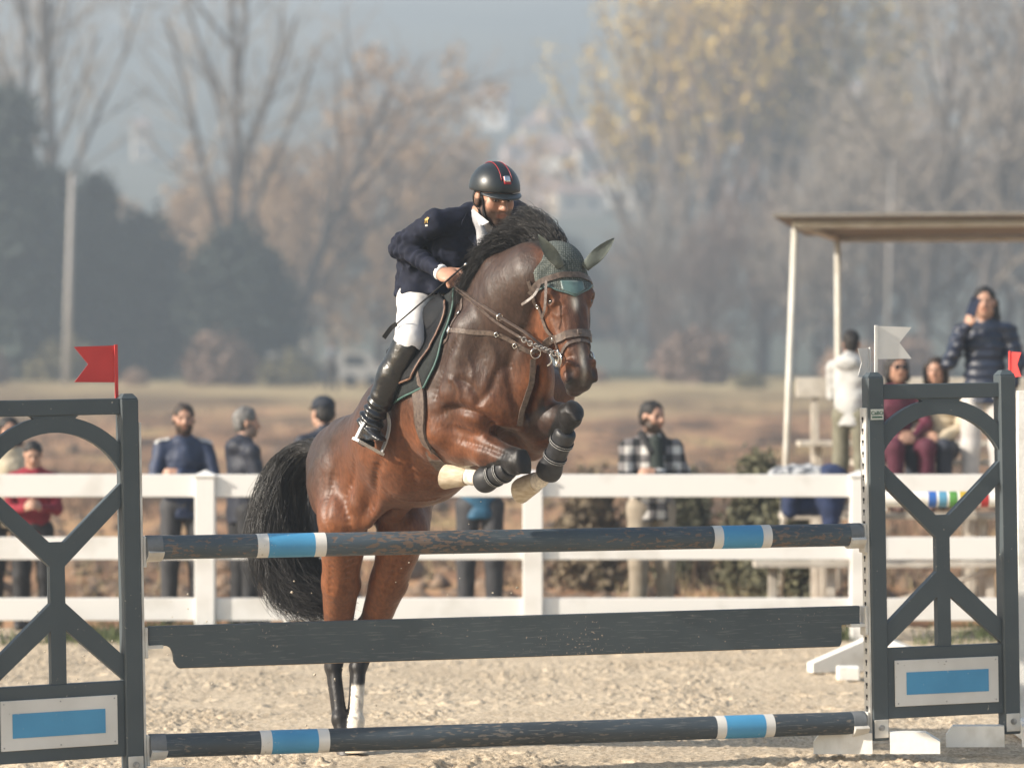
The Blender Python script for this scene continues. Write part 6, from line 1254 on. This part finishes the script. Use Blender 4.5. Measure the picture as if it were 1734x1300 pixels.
def grow(seed, H, limbs, spread, clear, droop=0.0, lean=0.0, dens=(7, 6, 5), fork=None, r0=.024):
    r_ = np.random.default_rng(seed); seg = []          # (p0,p1,r0,r1,level)
    def branch(p, d, L, r, lev, nch):
        k = 4 if lev < 2 else 2; pts = [p]; dd = d
        for i in range(k):
            dd = nrm(dd+r_.normal(0, .10 if lev else .035, 3)+np.array([0, 0, .10*(lev > 0)-droop*lev*.08])); q = pts[-1]+dd*L/k; ra, rb = r*(1-.62*i/k), r*(1-.62*(i+1)/k); seg.append((pts[-1], q, ra, rb, lev)); pts.append(q)
        if lev >= 3: return
        n = nch[lev]; lo = clear if lev == 0 else .22
        for j in range(n):
            t = lo+(1-lo)*(j+r_.random()*.8)/n; i = min(int(t*k), k-1); f = t*k-i; q = pts[i]+(pts[i+1]-pts[i])*f; az = j*2.4+r_.random()*1.2; base = nrm(pts[i+1]-pts[i]); a = nrm(np.cross(base, [.3, .8, .1])); b = np.cross(base, a); sp = spread*r_.uniform(.7, 1.25)*(1.0 if lev == 0 else 1.25)
            d2 = nrm(base*math.cos(sp)+math.sin(sp)*(a*math.cos(az)+b*math.sin(az))); branch(q, d2, L*(.62 if lev == 0 else .48)*(1.15-.55*t)*r_.uniform(.8, 1.2), r*(1-.62*t)*.62, lev+1, nch)
    branch(np.zeros(3), nrm(np.array([lean, 0, 1.0])), H*.92, H*r0, 0, (limbs,)+tuple(dens[1:]))
    return seg
m_bark = mat("grey_brown_bark", (.14, .115, .10), (.07, .06, .055), 1.5, .9); m_twig = mat("brown_twigs", (.46, .32, .225), (.28, .195, .14), .4, .9); m_twigg = mat("grey_twigs", (.44, .375, .31), (.28, .24, .20), .4, .9)
m_tanleaf = mat("tan_leaves", (.52, .36, .21), (.31, .21, .13), .35, .8); m_yel = mat("yellow_leaves", (.74, .53, .15), (.56, .39, .11), .5, .8); m_con = mat("dark_conifer_needles", (.034, .050, .036), (.014, .021, .017), .6, .8); m_olv = mat("olive_bush_leaves", (.20, .17, .08), (.10, .085, .04), .5, .8); m_rose = mat("reddish_brown_twigs", (.29, .20, .155), (.17, .12, .095), .5, .9)
def tree_proto(name, seed, H, limbs=9, spread=.75, clear=.25, lean=0.0, twig=None, leaf=None, nleaf=0, lsize=.16, ltop=0.0, r0=.020, dens=(9, 7, 6), tw=.017, lspread=.28):
    sg = grow(seed, H, limbs, spread, clear, 0, lean, dens, None, r0); lev = np.array([s[4] for s in sg]); P0 = np.array([s[0] for s in sg]); P1 = np.array([s[1] for s in sg]); R0 = np.maximum([s[2] for s in sg], tw); R1 = np.maximum([s[3] for s in sg], tw*.6)
    root = bpy.data.objects.new(name, None); a = lev <= 1; t = link("trunk", frusta("trunk", P0[a], P1[a], R0[a], R1[a], 6, m_bark), None, root); b = ~a
    crown = link("crown", frusta("crown", P0[b], P1[b], R0[b], R1[b], 3, twig or m_twig), None, root)
    if leaf is not None:
        r_ = np.random.default_rng(seed+50); c = P1[b]; c = c[c[:, 2] > ltop*H]; V_, F = leaves(r_, c, lspread, nleaf, lsize); l = link("leaves", mesh_np("leaves", V_, F, False), leaf, crown)
    return root
PROTO = {
 "bare": [tree_proto("bare_tree", 11, 26, 10, .55, .22, .02, m_twigg, r0=.019), tree_proto("bare_tree", 12, 27, 8, .50, .33, -.02, m_twigg, r0=.017), tree_proto("bare_tree", 13, 20, 10, .7, .18, .30, m_twig, r0=.020)],
 "tan": [tree_proto("autumn_tree", 21, 16, 11, .8, .15, .05, m_twig, m_tanleaf, 5200, .15, dens=(9, 7, 5)), tree_proto("autumn_tree", 22, 13, 11, .9, .10, -.05, m_twig, m_tanleaf, 6000, .16, dens=(9, 7, 5))],
 "poplar": [tree_proto("poplar_tree", 31, 25, 16, .36, .10, 0, m_twigg, m_yel, 3000, .18, .60, lspread=.35), tree_proto("poplar_tree", 32, 27, 16, .40, .10, .02, m_twig, m_yel, 4600, .18, .58, lspread=.35)],
 "grey": [tree_proto("leafless_tree", 41, 18, 12, .75, .10, .0, m_twigg, m_twigg, 2500, .11, dens=(9, 8, 6)), tree_proto("leafless_tree", 42, 22, 13, .65, .12, .05, m_twigg, m_twigg, 2500, .11, dens=(9, 8, 6)), tree_proto("leafless_tree", 43, 14, 12, .85, .08, -.05, m_rose, m_rose, 3500, .12, dens=(9, 8, 6))]}
def conifer(seed, H, W, shape, leaf_m, n):
    r_ = np.random.default_rng(seed); root = bpy.data.objects.new("evergreen_tree", None); mb = MB(); mb.tube([(0, 0, -.3), (0, 0, H*.5), (.1, 0, H*.93)], [.22, .14, .03], 7); o = mb.build("trunk", m_bark, root, True)
    c = []
    for i in range(260):
        t = r_.random()**.9; z = H*(.04+.94*t); R_ = W*((1-t)**.75 if shape == "cone" else math.sqrt(max(0, 1-(2*t-.75)**2/1.6)))*r_.uniform(.55, 1.08); a = r_.random()*6.28; c.append((R_*math.cos(a), R_*math.sin(a), z))
    V_, F = leaves(r_, np.array(c), .62 if H > 5 else .40, n, .24); link("crown", mesh_np("crown", V_, F, False), leaf_m, root); return root
PROTO["con"] = [conifer(51, 15, 3.2, "cone", m_con, 6500), conifer(52, 11, 3.0, "dome", m_con, 6500)]
PROTO["bush"] = [conifer(53, 3.2, 2.2, "dome", m_rose, 2600), conifer(54, 2.6, 2.4, "dome", m_olv, 2600), conifer(55, 3.6, 2.6, "dome", m_twig, 2600)]
for o in PROTO["bush"]: o.name = "bush"
used = set()
def plant(kind, i, px, d, s=1.0, rz=0.0, label=None, group=None, lean=0.0):
    p_ = PROTO[kind][i % len(PROTO[kind])]
    if p_.name not in used: used.add(p_.name); o = p_; col.objects.link(o)
    else: o = copy_tree(p_)
    x = (px-867)/FPX*d; o.location = (x, d, zf(x, d)-.1); o.rotation_euler = (0, lean, rz); o.scale = (s, s, s); tag(o, label, "bush" if kind == "bush" else "tree", group); return o
plant("bare", 0, 398, 200, .98, .3, "tall bare tree with spreading crown standing left of the rider"); plant("bare", 1, 112, 205, 1.0, 1.2, "tall forked bare tree rising behind the white utility pole"); plant("bare", 1, 36, 215, 1.0, 3.4, "bare tree with slender stems at the top left corner"); plant("bare", 2, 468, 212, 1.05, .0, "leaning bare tree slanting to the right above the rider's elbow")
for j, (px, d, s, k) in enumerate(((640, 232, 1.15, 0), (560, 236, .95, 1), (700, 245, 1.05, 1), (745, 238, .75, 0), (300, 240, .8, 1), (810, 262, .95, 0), (250, 236, .62, 0), (485, 240, .80, 0), (660, 226, .62, 1), (430, 236, .95, 1), (350, 242, .85, 0), (530, 230, .80, 0))):
    plant("tan", k, px, d, s, j*1.3, "tan autumn tree in the hazy mass between the tall bare tree and the rider", "autumn trees behind the field")
EV = ["tallest dark evergreen, at the very left edge of the picture", "dark evergreen just left of the white utility pole", "dark evergreen just right of the white utility pole", "broad dark evergreen dome between the utility pole and the tall bare tree", "broad dark evergreen dome at the foot of the tall bare tree", "evergreen dome right of the tall bare tree's trunk", "lower evergreen dome left of the tall bare tree's trunk", "low round evergreen between the left edge and the utility pole"]
for j, (px, d, s, k) in enumerate(((12, 196, 1.12, 0), (95, 204, .84, 0), (165, 200, .80, 0), (235, 207, .92, 1), (395, 196, .82, 1), (445, 203, .68, 1), (340, 206, .62, 1), (55, 198, .72, 1))):
    plant("con", k, px, d, s, j*.9, EV[j], "dark evergreens on the left")
for j, (px, d, s, k) in enumerate(((940, 330, 1.25, 1), (985, 320, .95, 1), (870, 345, 1.45, 1))): plant("con", k, px, d, s, j*.9, ("bluish hazy evergreen right behind the horse's mane", "smaller bluish evergreen above the horse's right ear", "tallest bluish evergreen, behind the rider's helmet")[j], "far evergreens behind the rider")
plant("poplar", 1, 1195, 262, 1.15, .4, "tall poplar with yellow top leaves right of the open sky"); plant("poplar", 0, 1105, 268, 1.02, 2.0, "yellowing poplar nearest the gap above the town")
for j, (px, d, s, k) in enumerate(((1290, 270, 1.12, 1), (1400, 275, 1.05, 0), (1475, 268, 1.0, 0))): plant("poplar", k, px, d, s, j*1.7, ("thin yellowing poplar above the left corner of the shelter roof", "thin poplar with few leaves above the shelter roof, left of the thin pole", "thin poplar with few leaves beside the thin pole above the shelter")[j], "thin poplars on the right")
for j, (px, d, s, k) in enumerate(((1560, 205, 1.05, 1), (1660, 200, 1.1, 1), (1740, 206, 1.15, 0), (1470, 214, .88, 0), (1380, 216, .75, 2), (1290, 220, .78, 2), (1210, 222, .70, 2), (1120, 226, .66, 0), (1060, 230, .60, 2), (1610, 214, .95, 2), (1710, 218, .95, 0), (1430, 208, .72, 1), (1530, 220, .9, 2), (1340, 210, .62, 0), (1170, 214, .50, 2))):
    plant("grey", k, px, d, s, j*1.1, "leafless grey-brown tree in the hazy wood on the right", "leafless wood on the right")
for j in range(14):
    px = -30+j*132+48*math.sin(j*3.1); plant("bush", j, px, 186+7*math.sin(j*1.7), (.55+.30*math.sin(j*2.3))*(1.0 if px < 860 or px > 1020 else .5), j*1.9, "low brown bush along the far edge of the field", "bushes along the far edge of the field")
# low evergreens just behind the fence on the right
for (px, d, s, lb, m_) in ((1000, 31, .50, "low brownish conifer bush left of the man in the checked jacket", m_olv), (1160, 32, .48, "low green conifer bush right of the man in the checked jacket", m_con), (1285, 30, .58, "dark green conifer bush beside the coat pile", m_con), (1330, 28.6, .36, "small green bush in front of the bleacher legs", m_con)):
    r_ = np.random.default_rng(int(px)); root = empty("conifer_bush", ((px-867)/FPX*d, d, -.1), lb, "bush", None); c = []
    for i in range(260): t = r_.random()**.8; R_ = .62*(1-t)**.6*r_.uniform(.4, 1.05); a = r_.random()*6.28; c.append((R_*math.cos(a)*s, R_*math.sin(a)*s, 2.1*t*s))
    V_, F = leaves(r_, np.array(c), .085, 5200, .030); m2_ = mat("conifer_bush_leaf", (.21, .165, .10) if m_ is m_olv else (.15, .145, .08), (.085, .065, .045) if m_ is m_olv else (.055, .055, .034), 6, .8)
    link("crown", mesh_np("crown", V_, F, False), m2_, root); mb = MB(); mb.tube([(0, 0, 0), (0, 0, 1.5*s)], [.04, .015], 6); mb.build("trunk", m_bark, root)
# poles
m_conc = mat("pale_concrete", (.50, .46, .42), (.40, .36, .32), .8, .8)
def upole(px, d, ytop, lb, r=.17):
    x = (px-867)/FPX*d; z = zf(x, d); h = CAMH-(ytop-HORIZON)/FPX*d-z; o = empty("utility_pole", (x, d, z-.2), lb, "pole"); mb = MB(); mb.tube([(-.35, 0, 0), (0, 0, h+.2)], [r*1.25, r*.75], 10); mb.build("shaft", m_conc, o, True); mb = MB(); mb.box(-.2, .2, -.06, .06, h-.05, h+.35, .01); mb.build("pole_head", m_bark, o)
upole(122, 188, 296, "pale concrete utility pole standing before the dark evergreens"); upole(1510, 196, 262, "thin pale pole in the hazy wood above the shelter roof", .075)
# far rider on a dark horse and parked vehicles at the edge of the trees
def vehicle(px, d, L_, lb, c_, rz=0.0):
    x = (px-867)/FPX*d; o = empty("parked_van", Matrix.Translation((x, d, zf(x, d))) @ Matrix.Rotation(rz, 4, 'Z'), lb, "van"); mv = mat("vehicle_paint", c_, rough=.35); mb = MB(); h_ = 1.9
    extr(mb, [(-L_/2, .35), (L_/2, .35), (L_/2, 1.0), (L_/2-.5, 1.15), (L_/2-1.1, h_), (-L_/2+.1, h_)], -.85, .85); mb.build("body", mv, o)
    for sx in (-L_/2+.8, L_/2-.8):
        for sy in (-.86, .86): mb = MB(); mb.tube([(sx, sy-.1, .34), (sx, sy+.1, .34)], .34, 14); mb.build("wheel", m_black, o, 'auto')
    mb = MB(); extr(mb, [(-L_/2+.5, 1.15), (L_/2-1.0, 1.15), (L_/2-1.3, 1.72), (-L_/2+.5, 1.72)], -.857, -.852); mb.build("side_window", mat("vehicle_glass", (.02, .025, .03), rough=.1), o)
vehicle(612, 184, 2.8, "white van parked at the trees, right of the distant rider", (.42, .41, .39)); vehicle(500, 190, 3.0, "dull grey car parked at the trees, left of the distant rider", (.16, .165, .18), .4)
fx = (562-867)/FPX*172; fz = zf(fx, 172); fb = np.array([fx, 172.0, fz]); fh = empty("horse", fb, "distant dark horse standing at the far edge of the field", "horse")
Q = [ell(fb+np.array([0, 0, 1.25]), (.36, .75, .38), None, .1), rc(fb+np.array([0, -.6, 1.4]), fb+np.array([.1, -1.0, 2.0]), .22, .14, .1), rc(fb+np.array([.1, -1.0, 2.0]), fb+np.array([.15, -1.35, 1.65]), .14, .08, .08)]
for sx in (-.2, .2):
    for sy in (-.55, .6): Q += [rc(fb+np.array([sx, sy, 1.1]), fb+np.array([sx*1.1, sy, .06]), .13, .06, .08)]
blob("body", Q, .06, mat("dark_horse_coat", (.03, .025, .024), rough=.6), fh); blob("tail", [rc(fb+np.array([0, .75, 1.35]), fb+np.array([0, .9, .5]), .09, .05, .03)], .05, m_hair, fh)
person("distant rider in pale shirt sitting on the dark horse", 562, 0, 172, 1.75, 10, mat("pale_blue_shirt", (.30, .34, .40), rough=.8), m_whitet, m_hair_bl, "short", None, sit=fz+1.62)
# town on the slope and the hill behind it
def hill_h(x, y):
    p = np.stack([x, y, 0*x], 1); yy = y+40*fbm(p*.004, 3, 9)+.035*np.abs(x)
    z = np.interp(yy, [260, 400, 480, 620, 750, 880, 1000, 1120], [2.0, 14, 28, 45, 66, 97, 125, 131]); return z+2.5*fbm(p*.02, 4, 19)-1.0*(y < 300)
m_hill = mat("hazy_hillside", (.115, .115, .075), (.055, .065, .045), .012, .95, detail=8)
grid_sheet("hill", np.linspace(-420, 420, 100), np.linspace(265, 1120, 110), hill_h, m_hill)
m_wall = [mat("house_wall_%s" % n_, c_, tuple(q*.85 for q in c_), .3, .85) for n_, c_ in (("white", (.74, .71, .66)), ("cream", (.66, .57, .46)), ("rose", (.60, .46, .40)))]; m_tile = mat("clay_roof_tiles", (.40, .27, .21), (.28, .19, .15), .8, .85); m_pane = mat("far_window_glass", (.06, .075, .09), rough=.2)
def house(x, y, w, dp, h, rz, k, lb):
    z = float(hill_h(np.array([x]), np.array([y]))[0]); o = empty("house", Matrix.Translation((x, y, z-1.0)) @ Matrix.Rotation(rz, 4, 'Z'), lb, "house", "houses of the town on the slope"); mb = MB(); mb.box(-w/2, w/2, -dp/2, dp/2, 0, h+1); mb.build("wall", m_wall[k], o)
    mb = MB(); e = .35; a, b_ = w/2+e, dp/2+e; mb.add([(-a, -b_, h+1.02), (a, -b_, h+1.02), (a, b_, h+1.02), (-a, b_, h+1.02), (-a*.55, 0, h+2.6), (a*.55, 0, h+2.6)], [(3, 2, 1, 0), (0, 1, 5, 4), (2, 3, 4, 5), (1, 2, 5), (3, 0, 4)]); mb.build("roof", m_tile, o)
    nw = max(2, int(w/2.6))
    for fl in range(max(1, int(h/3))):
        for i in range(nw):
            xw = -w/2+w*(i+.5)/nw; mb = MB(); mb.box(xw-.5, xw+.5, -dp/2-.03, -dp/2-.005, 1.9+fl*3.0, 3.2+fl*3.0); mb.build("window", m_pane, o)
r_ = np.random.default_rng(77)
spots = [(832, 195), (845, 165), (905, 235), (930, 215), (955, 245), (985, 225), (1010, 240), (945, 285), (925, 320), (1000, 290), (1035, 255), (1060, 230), (1090, 190), (1125, 190), (1100, 215), (1150, 215), (1180, 260), (240, 245), (1225, 175), (1330, 200), (1290, 120), (1400, 130), (1420, 205), (1460, 180), (1380, 255), (1565, 230), (1510, 150), (1610, 115), (1690, 270), (1140, 300), (1060, 320), (975, 330), (1250, 330), (770, 300), (890, 280), (1030, 305)]
for j, (px, py) in enumerate(spots):
    # where the sight line of that spot meets the slope
    ds = np.arange(420, 1000, 4.0); P_ = np.stack([(px-867)/FPX*ds, ds], 1); zz = CAMH-(py-HORIZON)/FPX*ds; hh = hill_h(P_[:, 0], P_[:, 1])+3; k = np.argmax(hh > zz); k = k if k > 0 else 60
    w = r_.uniform(4, 7.5)*(.45 if px < 300 else 1); house(P_[k, 0], P_[k, 1], w, r_.uniform(4, 6), r_.choice([3.0, 3.0, 5.0, 6.0]), r_.uniform(-.5, .5), int(r_.choice([0, 0, 0, 1, 2])), "pale tile-roofed house of the hazy town on the far slope")

# sand thrown up by the hooves
r_ = np.random.default_rng(91); pts = []
for (px, py, sx, sy, d_, n_) in ((560, 1120, 60, 90, 16.9, 70), (60, 1110, 60, 50, 15.6, 45), (720, 960, 60, 40, 16.4, 22), (330, 1090, 60, 50, 16.6, 24)):
    for i in range(n_): pts.append((V(px+r_.normal(0, sx), py+r_.normal(0, sy), d_+r_.normal(0, .2)), r_.uniform(.0022, .006)*(1.6 if r_.random() < .12 else 1)))
pts = [q for q in pts if q[0][2] > .03]; vs = []; fs = []
for (c_, R_) in pts:
    b_ = len(vs)
    for o_ in ((1, 0, 0), (-1, 0, 0), (0, 1, 0), (0, -1, 0), (0, 0, 1), (0, 0, -1)): vs.append(c_+np.array(o_)*R_*r_.uniform(.7, 1.2))
    fs += [tuple(b_+k for k in t) for t in ((0, 2, 4), (2, 1, 4), (1, 3, 4), (3, 0, 4), (2, 0, 5), (1, 2, 5), (3, 1, 5), (0, 3, 5))]
tag(link("flying_sand", mesh_np("flying_sand", np.array(vs), np.array(fs), False), mat("sand_grains", (.62, .54, .42), rough=.9)), "grains of sand thrown up around the horse's hind legs and tail", "sand", None, "stuff")

# white trestle standing behind the fence by the horse's tail
tr = empty("trestle", V(478, 1062, 25.4)*np.array([1, 1, 0]), "low white trestle behind the fence under the horse's tail", "trestle")
for (x0, x1, z1) in ((-.11, -.11, .62), (.02, .12, .50), (.20, .12, .50)): mb = MB(); mb.tube([(x0, 0, -.03), (x1, 0, z1)], .03, 6); mb.build("leg", m_wood, tr)
mb = MB(); mb.box(-.14, .22, -.03, .03, .50, .56, .004); mb.build("beam", m_wood, tr)
# ================================================================ HAZE
m_haze = bpy.data.materials.new("haze_air"); m_haze.use_nodes = True; nt = m_haze.node_tree; nt.nodes.clear()
out = nd(nt, "ShaderNodeOutputMaterial"); pv = nd(nt, "ShaderNodeVolumePrincipled"); pv.inputs["Color"].default_value = (.76, .88, 1.0, 1); pv.inputs["Density"].default_value = .0019; pv.inputs["Anisotropy"].default_value = .15
nt.links.new(pv.outputs[0], out.inputs["Volume"])
mb = MB(); mb.box(-1900, 1900, -30, 2900, -6, 141); hz = mb.build("haze", m_haze); hz["kind"] = "stuff"; hz["label"] = "pale blue autumn haze filling the valley"
